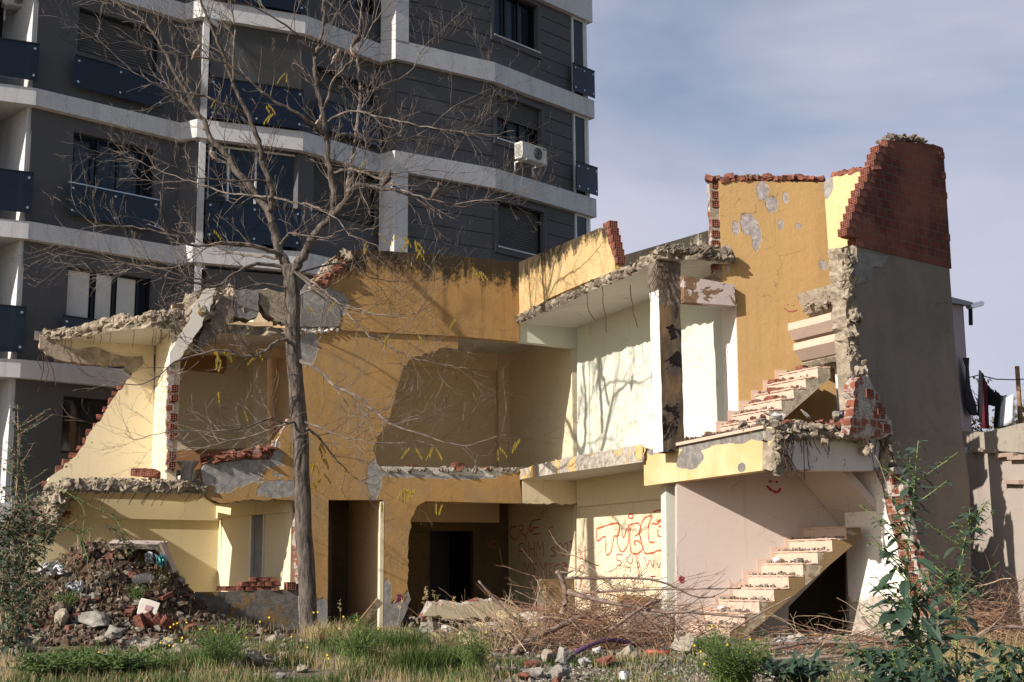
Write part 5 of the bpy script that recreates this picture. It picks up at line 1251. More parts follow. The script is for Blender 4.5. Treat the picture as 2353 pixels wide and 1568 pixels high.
# debris lying on the floors of the ruin
def debris(name, n, fpos, smin, smax, mat, label0, flat=.35):
    ps = [fpos() for _ in range(n)]; xs_ = [p.x / p.y for p in ps]; lo, hi = min(xs_), max(xs_)
    for i in range(n):
        p = ps[i]; s_ = RR.uniform(smin, smax); th = ('left end', 'left half', 'middle', 'right half', 'right end')[min(4, int(5 * (p.x / p.y - lo) / (hi - lo + 1e-6)))]
        label = [('larger ' if s_ > (smin + smax) / 2 else 'small ') + l.replace('small ', '') + ', ' + th for l in label0]
        if mat == 'brick' or (mat == 'mix' and i % 3 == 0): put('brick_fragment', RR.choice(BRK), p, (RR.uniform(-.5, .5), RR.uniform(-.5, .5), RR.uniform(0, 6)), s_, label[1], 'brick', label[1])
        else: put('rubble_lump', RR.choice(SM[RR.choice(['stonegrey', 'stonewhite', 'stonetan'])]), p, (RR.uniform(-.3, .3), RR.uniform(-.3, .3), RR.uniform(0, 6)), (s_, s_, s_ * RR.uniform(flat, .9)), label[0], 'rubble', label[0])
debris('d', 40, lambda: Vector(LG.w(RR.uniform(0, Lg), 0, -RR.uniform(.0, .9)).to_2d().to_3d()) + Vector((0, 0, 3.88 + RR.uniform(0, .12))), .12, .38, 'mix', ('pale rubble lump on the upper floor edge at right', 'red brick fragment on the upper floor edge at right'))
debris('d', 18, lambda: Vector(LF.w(RR.uniform(.3, 3.6), 0, -RR.uniform(.1, .6)).to_2d().to_3d()) + Vector((0, 0, 3.83)), .08, .24, 'mix', ('small rubble piece behind the yellow balcony fascia', 'small red brick piece behind the yellow balcony fascia'))
debris('d', 34, lambda: LA.wp(RR.uniform(892, 1205), 1080, -RR.uniform(-.02, .5)) + Vector((0, 0, RR.uniform(-.02, .06))), .08, .26, 'mix', ('pale rubble lump on the sill of the torn upper opening', 'red brick fragment on the sill of the torn upper opening'))
debris('d', 18, lambda: at(RR.uniform(290, 470), 1102, 28.0 + RR.uniform(0, .6)), .08, .26, 'mix', ('pale rubble lump on the left upper floor', 'red brick fragment on the left upper floor'))
debris('d', 16, lambda: LS.w(uo + run * RR.choice([-1, 0, 1, 2, 3, 4]) + .15, 0) .lerp(LS.w(uo, 0), 0) + Vector((0, 0, 0)), .04, .04, 'x', ('x', 'x')) if False else None
def spos():
    k = RR.randint(-2, 5); b = LS.w(uo + run * (k + RR.uniform(.1, .95)), zo + rise * k + .035) + Vector((ED.x, ED.y, 0)) * 1.15 * RR.random(); return b.x, b.y, b.z + abs(RR.gauss(0, .01))
def spos2():
    k = RR.randint(-4, 2); b = LS.w(uo2 + run2 * (k + RR.uniform(.1, .95)), zo2 + rise2 * k + .035) + Vector((ED.x, ED.y, 0)) * 1.05 * RR.random(); return b.x, b.y, b.z + abs(RR.gauss(0, .015))
chips('small_rubble', 420, spos, (.008, .03), M['chipg'], 'grey crumbs littering the ground floor steps'); chips('small_rubble', 110, spos2, (.01, .04), M['chipb'], 'brick crumbs littering the upper steps'); chips('small_rubble', 200, spos2, (.01, .035), M['chipg'], 'grey crumbs littering the upper steps')
for i in range(12):
    k = RR.randint(-1, 5); t = RR.random(); b = LS.w(uo + run * (k + .5), zo + rise * k + .05) + Vector((ED.x, ED.y, 0)) * 1.1 * t
    put('rubble_lump', RR.choice(SM['stonegrey']), b, (0, 0, RR.uniform(0, 6)), RR.uniform(.05, .10) * (2.2 if i == 3 else 1), 'crumb of rubble on ground floor step number ' + ('one', 'two', 'three', 'four', 'five', 'six', 'seven')[k + 1] + ' from the bottom', 'rubble', 'crumbs on the ground floor steps, step %d' % (k + 2))
for i in range(14):
    k = RR.randint(-3, 2); t = RR.random(); b = LS.w(uo2 + run2 * (k + .5), zo2 + rise2 * k + .06) + Vector((ED.x, ED.y, 0)) * 1.0 * t
    put('brick_fragment', RR.choice(BRK), b, (0, 0, RR.uniform(0, 6)), RR.uniform(.1, .28), 'red brick scrap on upper flight step number ' + ('one', 'two', 'three', 'four', 'five', 'six', 'seven')[k + 3] + ' from the bottom', 'brick', 'brick scraps on the upper steps, step %d' % (k + 4))
for px, py, Y, s_, rv, lab, mt in ((1765, 952, 22.9, (.42, .30, .16), (.5, .3, .6), 'pale blue grey painted slab piece on the upper floor beside the steps', 'stonewhite'), (1852, 953, 22.9, (.34, .3, .10), (.3, .7, .3), 'lilac painted slab piece on the upper floor in front of the stair side', 'stonewhite'), (1925, 956, 22.9, (.34, .3, .3), (0, 0, 1), 'rough grey lump on the upper floor beside the white plaster strip', 'stonegrey'), (2030, 962, 23.2, (.3, .26, .24), (0, 0, 1), 'grey lump on the outermost corner of the upper floor', 'stonegrey')):
    put('rubble_lump', RR.choice(SM[mt]), at(px, py, Y), rv, s_, lab, 'rubble')
# hollow bricks
for i, (px, py, Y) in enumerate(((318, 1086, 28.0), (335, 1087, 27.95), (352, 1089, 27.9))):
    put('hollow_brick', HB, at(px, py, Y), (0, .08 * i, 1.2 + .05 * i), (1, 1, 1.15), ('left', 'middle', 'right')[i] + ' hollow red brick of the three on the left upper floor', 'brick', 'hollow bricks on the left upper floor')
for i, (px, py) in enumerate(((322, 1446), (345, 1442), (367, 1446), (388, 1450))):
    p = ground_hit(px, py); put('hollow_brick', HB, p + Vector((0, 0, .12)), (.5, 1.2 - .2 * i, .4 + .1 * i), 1.0, ('leftmost', 'second', 'third', 'rightmost')[i] + ' hollow red brick of the tilted row of four at the foot of the heap', 'brick', 'hollow bricks at the foot of the heap')
put('hollow_brick', HB, LA.wp(669, 1347, -.1), (0, 0, LA.ang + pi / 2), (1, 1, 1.2), 'grey brown hollow brick alone on the low wall beside the tree', 'brick')
SB = box_mesh('solid_brick', .23, .13, .075, M['redbrick'], .008)
for row, y, xs in ((0, 1353, (514, 532, 552, 572, 592, 612, 632)), (1, 1342, (560, 580, 598, 617, 634)), (2, 1332, (582, 604, 626))):
    for x in xs: put('solid_brick', SB, LA.wp(x, y, -.12 + RR.uniform(-.02, .02)), (0, 0, LA.ang + RR.choice([0, 0, pi / 2]) + RR.uniform(-.15, .15)), (1, 1, 1.15), 'dark red solid brick in the ' + ('lowest', 'middle', 'topmost')[row] + ' course on the low wall, ' + ('left' if x < 575 else 'middle' if x < 606 else 'right') + ' part', 'brick', ('lowest', 'middle', 'topmost')[row] + ' course of the brick stack, ' + ('left' if x < 575 else 'middle' if x < 606 else 'right'))
for px, py, Y in ((960, 1075, 29.4), (1064, 1070, 29.6)):
    put('hollow_brick', HB, LA.wp(px, py, -.3), (0, 0, .9), (1, 1, 1.1), 'dark hollow brick at the %s of the torn upper opening' % ('left' if px < 1000 else 'middle'), 'brick')
# white ceramic basin on the left upper floor
root = empty('ceramic_basin', at(431, 1100, 27.9), 'broken white ceramic basin on the edge of the left upper floor', 'basin'); M['ceramic'] = simple('white_ceramic', (.72, .66, .58), .35, 0, .1, 6, .05)
def lathe(bm, prof, c, n=20, sx=1, sy=1):
    rings = []
    for r, z in prof: rings.append([bm.verts.new(Vector(c) + Vector((cos(2 * pi * k / n) * r * sx, sin(2 * pi * k / n) * r * sy, z))) for k in range(n)])
    for i in range(len(rings) - 1):
        for k in range(n): bm.faces.new((rings[i][k], rings[i][(k + 1) % n], rings[i + 1][(k + 1) % n], rings[i + 1][k]))
bm = B(); c = at(431, 1085, 27.9); lathe(bm, [(.10, 0), (.13, .05), (.20, .16), (.235, .20), (.24, .23), (.22, .235), (.19, .19), (.1, .12), (.0, .10)], c, 22, 1, .8); obj('bowl', bm, M['ceramic'], root)
bm = B(); c = at(428, 1104, 27.9); lathe(bm, [(.13, 0), (.12, .1), (.14, .21), (0, .21)], c, 14, 1, .8); obj('pedestal', bm, M['ceramic'], root)
# leaning slab on top of the heap
def plate(name, px, py, Y, dims, rv, mat, label, cat='slab', rough=.02):
    bm = B(); Mx = T(at(px, py, Y)) @ rot(*rv); prism(bm, [(-dims[0] / 2, -dims[1] / 2, 'j'), (dims[0] / 2, -dims[1] / 2, 'j'), (dims[0] / 2, dims[1] / 2, 'j'), (-dims[0] / 2, dims[1] / 2, 'j')], [], lambda a, b, d: Mx @ Vector((a, b, d)), -dims[2] / 2, dims[2] / 2, rough, .12, 2, None, (0, 1, 0))
    return tag(obj(name, bm, mat), label, cat)
plate('concrete_slab', 318, 1252, 25.9, (1.05, .7, .10), (.12, .03, .2), [M['lilac'], M['concdk']], 'broken slab lying flat on top of the heap')
plate('concrete_slab', 384, 1282, 25.6, (.62, .6, .09), (.2, 1.15, .3), [M['lilac'], M['concdk']], 'lilac painted slab leaning down the right flank of the heap')
plate('floor_tile', 341, 1398, 24.6, (.34, .3, .02), (1.15, .25, .2), [M['ceramic'], M['ceramic']], 'white broken floor tile with a pink square at the foot of the heap', 'tile')
M['pinkpaint'] = simple('pink_glaze', (.42, .24, .24), .4, 0, .1, 5, 0)
bm = B(); box(bm, T(at(341, 1398, 24.585)) @ rot(1.15, .25, .2), .12, .1, .024); tg = obj('tile_square', bm, M['pinkpaint']); tg.parent = bpy.data.objects['floor_tile']; tg.location = tg.location - bpy.data.objects['floor_tile'].location
# bags, bottle, rag, can, cups
def rag(name, px, py, Y, w, h, mat, label, cat, seed=0):
    bm = B(); R = random.Random(seed); c = at(px, py, Y); n = 9; g = []
    for i in range(n):
        g.append([bm.verts.new(c + Vector(((i / (n - 1) - .5) * w + R.uniform(-.02, .02), R.uniform(-.05, .05) + .08 * sin(j * 1.3), (j / (n - 1) - .5) * h * (1 - .5 * abs(i / (n - 1) - .5)) + .05 * sin(i * 1.9 + seed)))) for j in range(n)])
    for i in range(n - 1):
        for j in range(n - 1): bm.faces.new((g[i][j], g[i + 1][j], g[i + 1][j + 1], g[i][j + 1]))
    o = obj(name, bm, mat, smooth=True); md = o.modifiers.new('t', 'SOLIDIFY'); md.thickness = .006; return tag(o, label, cat)
M['bagw'] = simple('white_plastic', (.62, .63, .65), .4, 0, .1, 6, .2); M['bagb'] = simple('turquoise_plastic', (.12, .38, .42), .4, 0, .15, 6, .2)
rag('plastic_bag', 118, 1306, 25.0, .45, .22, M['bagw'], 'crumpled white plastic bag on the upper left side of the heap', 'bag', 3)
rag('plastic_bag', 172, 1350, 24.6, .28, .18, M['bagw'], 'small white plastic bag in the middle of the heap', 'bag', 5)
rag('blue_rag', 371, 1288, 25.2, .17, .2, M['bagb'], 'turquoise rag on the right flank of the heap', 'rag', 8)
rag('plastic_bag', 343, 1283, 25.2, .12, .16, M['bagw'], 'scrap of white bag beside the turquoise rag', 'bag', 9)
rag('plastic_sheet', 1630, 1484, 20.9, .65, .12, M['shutter'], 'grey plastic sheet behind the largest boulder', 'plastic sheet', 4)
rag('fabric_scrap', 1840, 1478, 21.6, .9, .16, M['bagw'], 'pale cloth trailing along the ground below the stair opening', 'cloth', 6)
M['clearp'] = glassmat('clear_plastic', (.4, .4, .4), .14)
def tubeobj(name, pts, r, mat, label, cat, n=12, r1=None):
    bm = B(); tube(bm, pts, r, r1, n=n); return tag(obj(name, bm, mat, smooth=True), label, cat)
tubeobj('plastic_bottle', [at(304, 1334, 24.5), at(306, 1333, 24.5), at(340, 1327, 24.5), at(350, 1326, 24.5), at(354, 1326, 24.5)], [.03, .09, .09, .05, .03], M['clearp'], 'clear plastic bottle lying on the right side of the heap', 'bottle')
tubeobj('glass_jar', [at(1760, 1527, 18.4), at(1764, 1526, 18.4), at(1790, 1521, 18.4), at(1794, 1520, 18.4)], [.03, .065, .065, .04], M['clearp'], 'clear jar lying in the grass right of the green bush', 'jar')
M['purple'] = simple('purple_pipe', (.13, .06, .15), .45, 0, .15, 5, 0); M['redpipe'] = simple('red_pipe', (.42, .07, .06), .5, 0, .15, 5, 0)
tubeobj('plastic_pipe', [at(1318, 1502, 20.2), at(1350, 1486, 20.6), at(1380, 1474, 21.0), at(1400, 1469, 21.2), at(1440, 1476, 21.4), at(1470, 1486, 21.5)], .034, M['purple'], 'bent purple pipe rising out of the rubble before the brushwood', 'pipe')
tubeobj('plastic_pipe', [at(1485, 1498, 20.6), at(1515, 1500, 20.6), at(1543, 1501, 20.6)], .036, M['redpipe'], 'straight red pipe between two tan rubble lumps', 'pipe')
root = empty('tin_can', ground_hit(1434, 1566), 'silver tin can with a white label standing in the front gravel', 'can'); c = ground_hit(1434, 1566)
bm = B(); lathe(bm, [(0, 0), (.062, 0), (.064, .01), (.064, .13), (.06, .135), (.055, .11), (0, .1)], c, 20); obj('can_body', bm, M['steel'], root, smooth=True); bm = B(); lathe(bm, [(.0648, .03), (.0648, .11)], c, 20); obj('paper_label', bm, M['bagw'], root, smooth=True)
for k, t, lab in ((-1, .3, 'white plastic tub on the lowest visible step'), (3, .25, 'white plastic cup on the middle of the ground floor steps')):
    b = LS.w(uo + run * (k + .5), zo + rise * k + .04) + Vector((ED.x, ED.y, 0)) * 1.1 * t; bm = B(); lathe(bm, [(0, 0), (.06, 0), (.085, .09), (.08, .09), (.055, .01)], b, 16); tag(obj('plastic_cup', bm, M['bagw'], smooth=True), lab, 'cup')
# ochre board in the doorway, blocks and boards in the wide opening
tubeobj_ = None
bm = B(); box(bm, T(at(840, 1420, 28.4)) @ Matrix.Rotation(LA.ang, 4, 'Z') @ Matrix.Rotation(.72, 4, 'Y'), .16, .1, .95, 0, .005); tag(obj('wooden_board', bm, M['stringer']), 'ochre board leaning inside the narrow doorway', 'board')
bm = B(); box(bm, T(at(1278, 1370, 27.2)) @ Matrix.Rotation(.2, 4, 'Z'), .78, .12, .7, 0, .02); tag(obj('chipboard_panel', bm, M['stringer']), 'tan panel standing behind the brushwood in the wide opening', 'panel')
bm = B(); box(bm, T(at(1490, 1430, 24.6)) @ rot(.1, .1, .3), .85, .3, .36, 0, .02); tag(obj('sofa_cushion', bm, M['lilac']), 'pale lilac cushion behind the brushwood below the graffiti', 'cushion')
bm = B(); box(bm, T(at(1470, 1395, 25.4)) @ rot(.0, .1, .3), .8, .3, .4, 0, .03); tag(obj('foam_block', bm, M['ochre']), 'ochre foam block behind the lilac cushion', 'foam block')
bm = B(); Mx = T(at(1075, 1402, 28.9)) @ rot(.1, .04, LA.ang); prism(bm, [(-1.1, -.14, 'j'), (.9, -.14, 'j'), (1.15, .1, 'j'), (.7, .2, 'j'), (-.9, .12, 'j')], [], lambda a, b, d: Mx @ Vector((a, d, b)), -.16, .16, .05, .12, 3, None, (0, 1, 0)); tag(obj('fallen_wall_block', bm, [M['creamL'], BE]), 'fallen cream wall block lying across the wide ground floor opening', 'wall block')
for px, py, w_, k_, lb_ in ((1110, 1440, 60, 'stonecream', 'yellowish plaster block left of the thick weathered branch'), (1165, 1425, 80, 'stonecream', 'cream plaster block in the middle of the wide opening'), (1225, 1420, 74, 'stonewhite', 'white plaster block near the tan panel'), (1080, 1470, 56, 'stonecream', 'yellowish foam like block in front of the wide opening')): lump(px, py + 22, w_, k_, lb_, None, sq=1.0)

# ------------------------------------------------------------------ graffiti
def cat_rom(p, n=6):
    out = []
    for i in range(len(p) - 1):
        a, b, c, d = p[max(i - 1, 0)], p[i], p[i + 1], p[min(i + 2, len(p) - 1)]
        for k in range(n):
            t = k / n; out.append(.5 * ((2 * b) + (c - a) * t + (2 * a - 5 * b + 4 * c - d) * t * t + (3 * b - 3 * c + d - a) * t ** 3))
    out.append(p[-1]); return out
def graf(pl, strokes, mat, w=.022, off=.006, ox=861.7, oy=993.9, sc_=.3664, nm='graffiti'):
    bm = B()
    for st in strokes:
        pts = [Vector(pl.hit(ox + sc_ * x, oy + sc_ * y)) for x, y in st]; pts = cat_rom(pts, 5) if len(pts) > 2 else pts
        prev = None
        for i, p in enumerate(pts):
            t = (pts[min(i + 1, len(pts) - 1)] - pts[max(i - 1, 0)]); t = t.normalized() if t.length else Vector((1, 0)); nn = Vector((-t.y, t.x)) * w * .5 * (1 + .25 * sin(i * 1.7))
            r = [bm.verts.new(pl.w(p.x + nn.x, p.y + nn.y, off)), bm.verts.new(pl.w(p.x - nn.x, p.y - nn.y, off))]
            if prev:
                try: bm.faces.new((prev[0], prev[1], r[1], r[0]))
                except ValueError: pass
            prev = r
    return obj(nm, bm, mat, house)
M['redp'] = spray('red_spray_paint', (.58, .10, .055)); M['magp'] = spray('crimson_spray_paint', (.34, .02, .06))
graf(LW, [[(1390, 605), (1520, 570), (1530, 640), (1500, 650)], [(1500, 650), (1480, 750), (1450, 760), (1445, 655), (1395, 680), (1390, 605)],
          [(1535, 590), (1520, 680), (1550, 750), (1590, 690), (1590, 575)], [(1545, 600), (1560, 660), (1580, 600)], [(1600, 510), (1620, 520), (1610, 540), (1590, 530), (1600, 510)],
          [(1600, 580), (1605, 740), (1650, 760), (1680, 720), (1650, 680), (1625, 690), (1640, 710)], [(1600, 580), (1650, 570), (1670, 620), (1630, 650)],
          [(1740, 520), (1690, 540), (1660, 620), (1680, 720), (1700, 760), (1760, 750)], [(1745, 500), (1790, 490), (1800, 540), (1770, 575), (1740, 570)], [(1740, 530), (1715, 590), (1720, 680), (1755, 690)],
          [(1770, 560), (1815, 545), (1820, 640), (1780, 650), (1775, 610)], [(1780, 590), (1820, 590)], [(1760, 745), (1790, 740), (1825, 742)]], M['redp'], .036)
graf(LW, [[(1555, 770), (1520, 765), (1515, 795), (1545, 810), (1540, 835), (1520, 830)], [(1580, 775), (1585, 810), (1610, 820), (1620, 770)], [(1640, 770), (1650, 850)], [(1640, 810), (1660, 830), (1650, 850)],
          [(1690, 780), (1710, 840), (1725, 800), (1745, 845), (1750, 800)], [(1770, 815), (1780, 850), (1790, 820)], [(1805, 825), (1812, 850), (1825, 820)], [(1560, 890), (1570, 930), (1590, 890)], [(1650, 850), (1660, 880), (1650, 900), (1670, 890)],
          [(1650, 910), (1652, 950)], [(1740, 900), (1742, 950)], [(1725, 905), (1760, 902)], [(1600, 900), (1620, 940), (1640, 905)]], M['magp'])
graf(LW, [[(1280, 740), (1300, 750), (1285, 770), (1305, 785), (1285, 795)], [(1318, 710), (1320, 820)], [(1290, 830), (1282, 860), (1300, 880), (1315, 850), (1300, 830), (1290, 860)], [(1280, 910), (1300, 940), (1280, 975)], [(1325, 905), (1290, 940), (1330, 975)]], M['redp'], .022, .012)
graf(LW, [[(890, 590), (855, 600), (850, 650), (880, 672), (900, 650)], [(905, 660), (905, 590), (930, 585), (930, 610), (910, 620), (950, 655)], [(940, 670), (985, 560), (965, 615), (1000, 612)], [(1040, 545), (985, 560), (985, 635), (1040, 630)], [(985, 600), (1030, 595)],
          [(1120, 590), (1095, 600), (1095, 640), (1122, 645)], [(905, 790), (905, 710), (930, 700), (945, 740), (945, 780)], [(905, 745), (940, 745)], [(965, 690), (968, 780)], [(968, 735), (1000, 730)], [(1000, 685), (1002, 780)], [(1015, 780), (1020, 690), (1037, 730), (1055, 690), (1057, 780)],
          [(1130, 720), (1105, 730), (1125, 750), (1135, 770), (1105, 778)], [(1180, 780), (1145, 720), (1165, 695), (1180, 720), (1195, 695), (1212, 720), (1180, 780)], [(1220, 690), (1240, 680)], [(1230, 685), (1230, 740)],
          [(930, 930), (935, 815), (955, 860), (975, 815), (980, 915)], [(1020, 820), (995, 830), (1000, 860), (1018, 862), (1000, 870), (1000, 912), (1025, 912)], [(1030, 910), (1035, 820), (1055, 860), (1075, 812), (1080, 912)], [(1090, 820), (1110, 840), (1092, 860), (1112, 885), (1092, 905)], [(1160, 825), (1130, 840), (1130, 870), (1160, 880)], [(1175, 885), (1175, 820), (1205, 830), (1180, 850), (1205, 880)]], M['redp'], .03)
graf(LK, [[(755, 680), (725, 690), (725, 715), (752, 722)]], M['redp'], .03)
graf(LS, [[(575, 335), (600, 360), (640, 375), (662, 350)], [(595, 300), (600, 315)], [(635, 305), (640, 318)]], M['magp'], .045, .006, 1551.2, 993.9)
graf(LS, [[(760, 1277), (790, 1300), (840, 1295), (843, 1288)], [(781, 1250), (783, 1254)], [(823, 1257), (825, 1261)]], simple('faded_red_paint', (.42, .12, .09), .8, 0, .2, 20, 0), .022, .006, 1551.2, 287.3, .3297)
graf(LS, [[(30, 905), (50, 915), (45, 940), (30, 925), (30, 905)], [(36, 912), (42, 930)]], M['magp'], .05, .006, 1551.2, 993.9)
graf(LA, [[(1065, 380), (1060, 430), (1070, 440)]], simple('purple_spray_paint', (.22, .03, .12), .8, 0, .2, 20, 0), .10, .008, 632, 1263.9, .2686)
graf(LK, [], M['redp']) if False else None
# ------------------------------------------------------------------ the bare tree
TR = random.Random(11)
s = NT('tree_bark'); v = s.noise(14, 6, .7, sc3=(1, 1, .22)); v2 = s.noise(3, 4, .6)
c = s.mix(s.ramp(v, .35, .65), (.04, .032, .027), (.20, .165, .14)); c = s.mix(s.math('MULTIPLY', v2, .35), c, (.13, .108, .092)); s.bump(v, 1.0, .05); M['bark'] = s.fin(c, .92, .15)
M['twig'] = simple('pale_twig_bark', (.15, .12, .10), .8, 0, .6, 5, .5)
M['yleaf'] = leafmat('yellow_leaf', (.52, .36, .045), (.36, .28, .04), .35)
TY = 25.8
def c1(x, y): return (402.1 + .2686 * x, .2686 * y)
def c2(x, y): return (402.1 + .2686 * x, 373.4 + .2686 * y)
def z3(x, y): return (.3664 * x, 574.5 + .3664 * y)
def z4(x, y): return (631.9 + .3664 * x, 574.5 + .3664 * y)
def dd(x, y): return (x, y)
def limb3(pts, y0, y1):
    n = len(pts); P_ = []
    for i, (px, py) in enumerate(pts):
        t = i / (n - 1); P_.append(at(px, py, TY + y0 + (y1 - y0) * t ** .9))
    return cat_rom(P_, 4)
root = empty('bare_tree', at(712, 1455, TY), 'tall nearly leafless tree with a forked grey trunk in front of the ochre facade', 'tree')
trunk_px = [(714, 1462), (710, 1430), (705, 1340), (699, 1240), (695, 1140), (692, 1050), (686, 960), (680, 880), (673, 800), (672, 740), (673, 680), (668, 630), (664, 612)]
tp = cat_rom([at(x, y, TY) for x, y in trunk_px], 3)
tr_ = []
for i in range(len(tp)):
    t = i / (len(tp) - 1); tr_.append(.168 - .02 * t + (.10 * max(0, 1 - t * 12)) + .02 * (t > .75) * (t - .75) * 4)
bm = B(); tube(bm, tp, tr_, n=18)
for v in bm.verts:
    k = noise.noise(Vector((v.co.x * 6, v.co.y * 6, v.co.z * 1.6))); v.co.x += k * .022; v.co.y += k * .022
obj('trunk', bm, M['bark'], root, smooth=True)
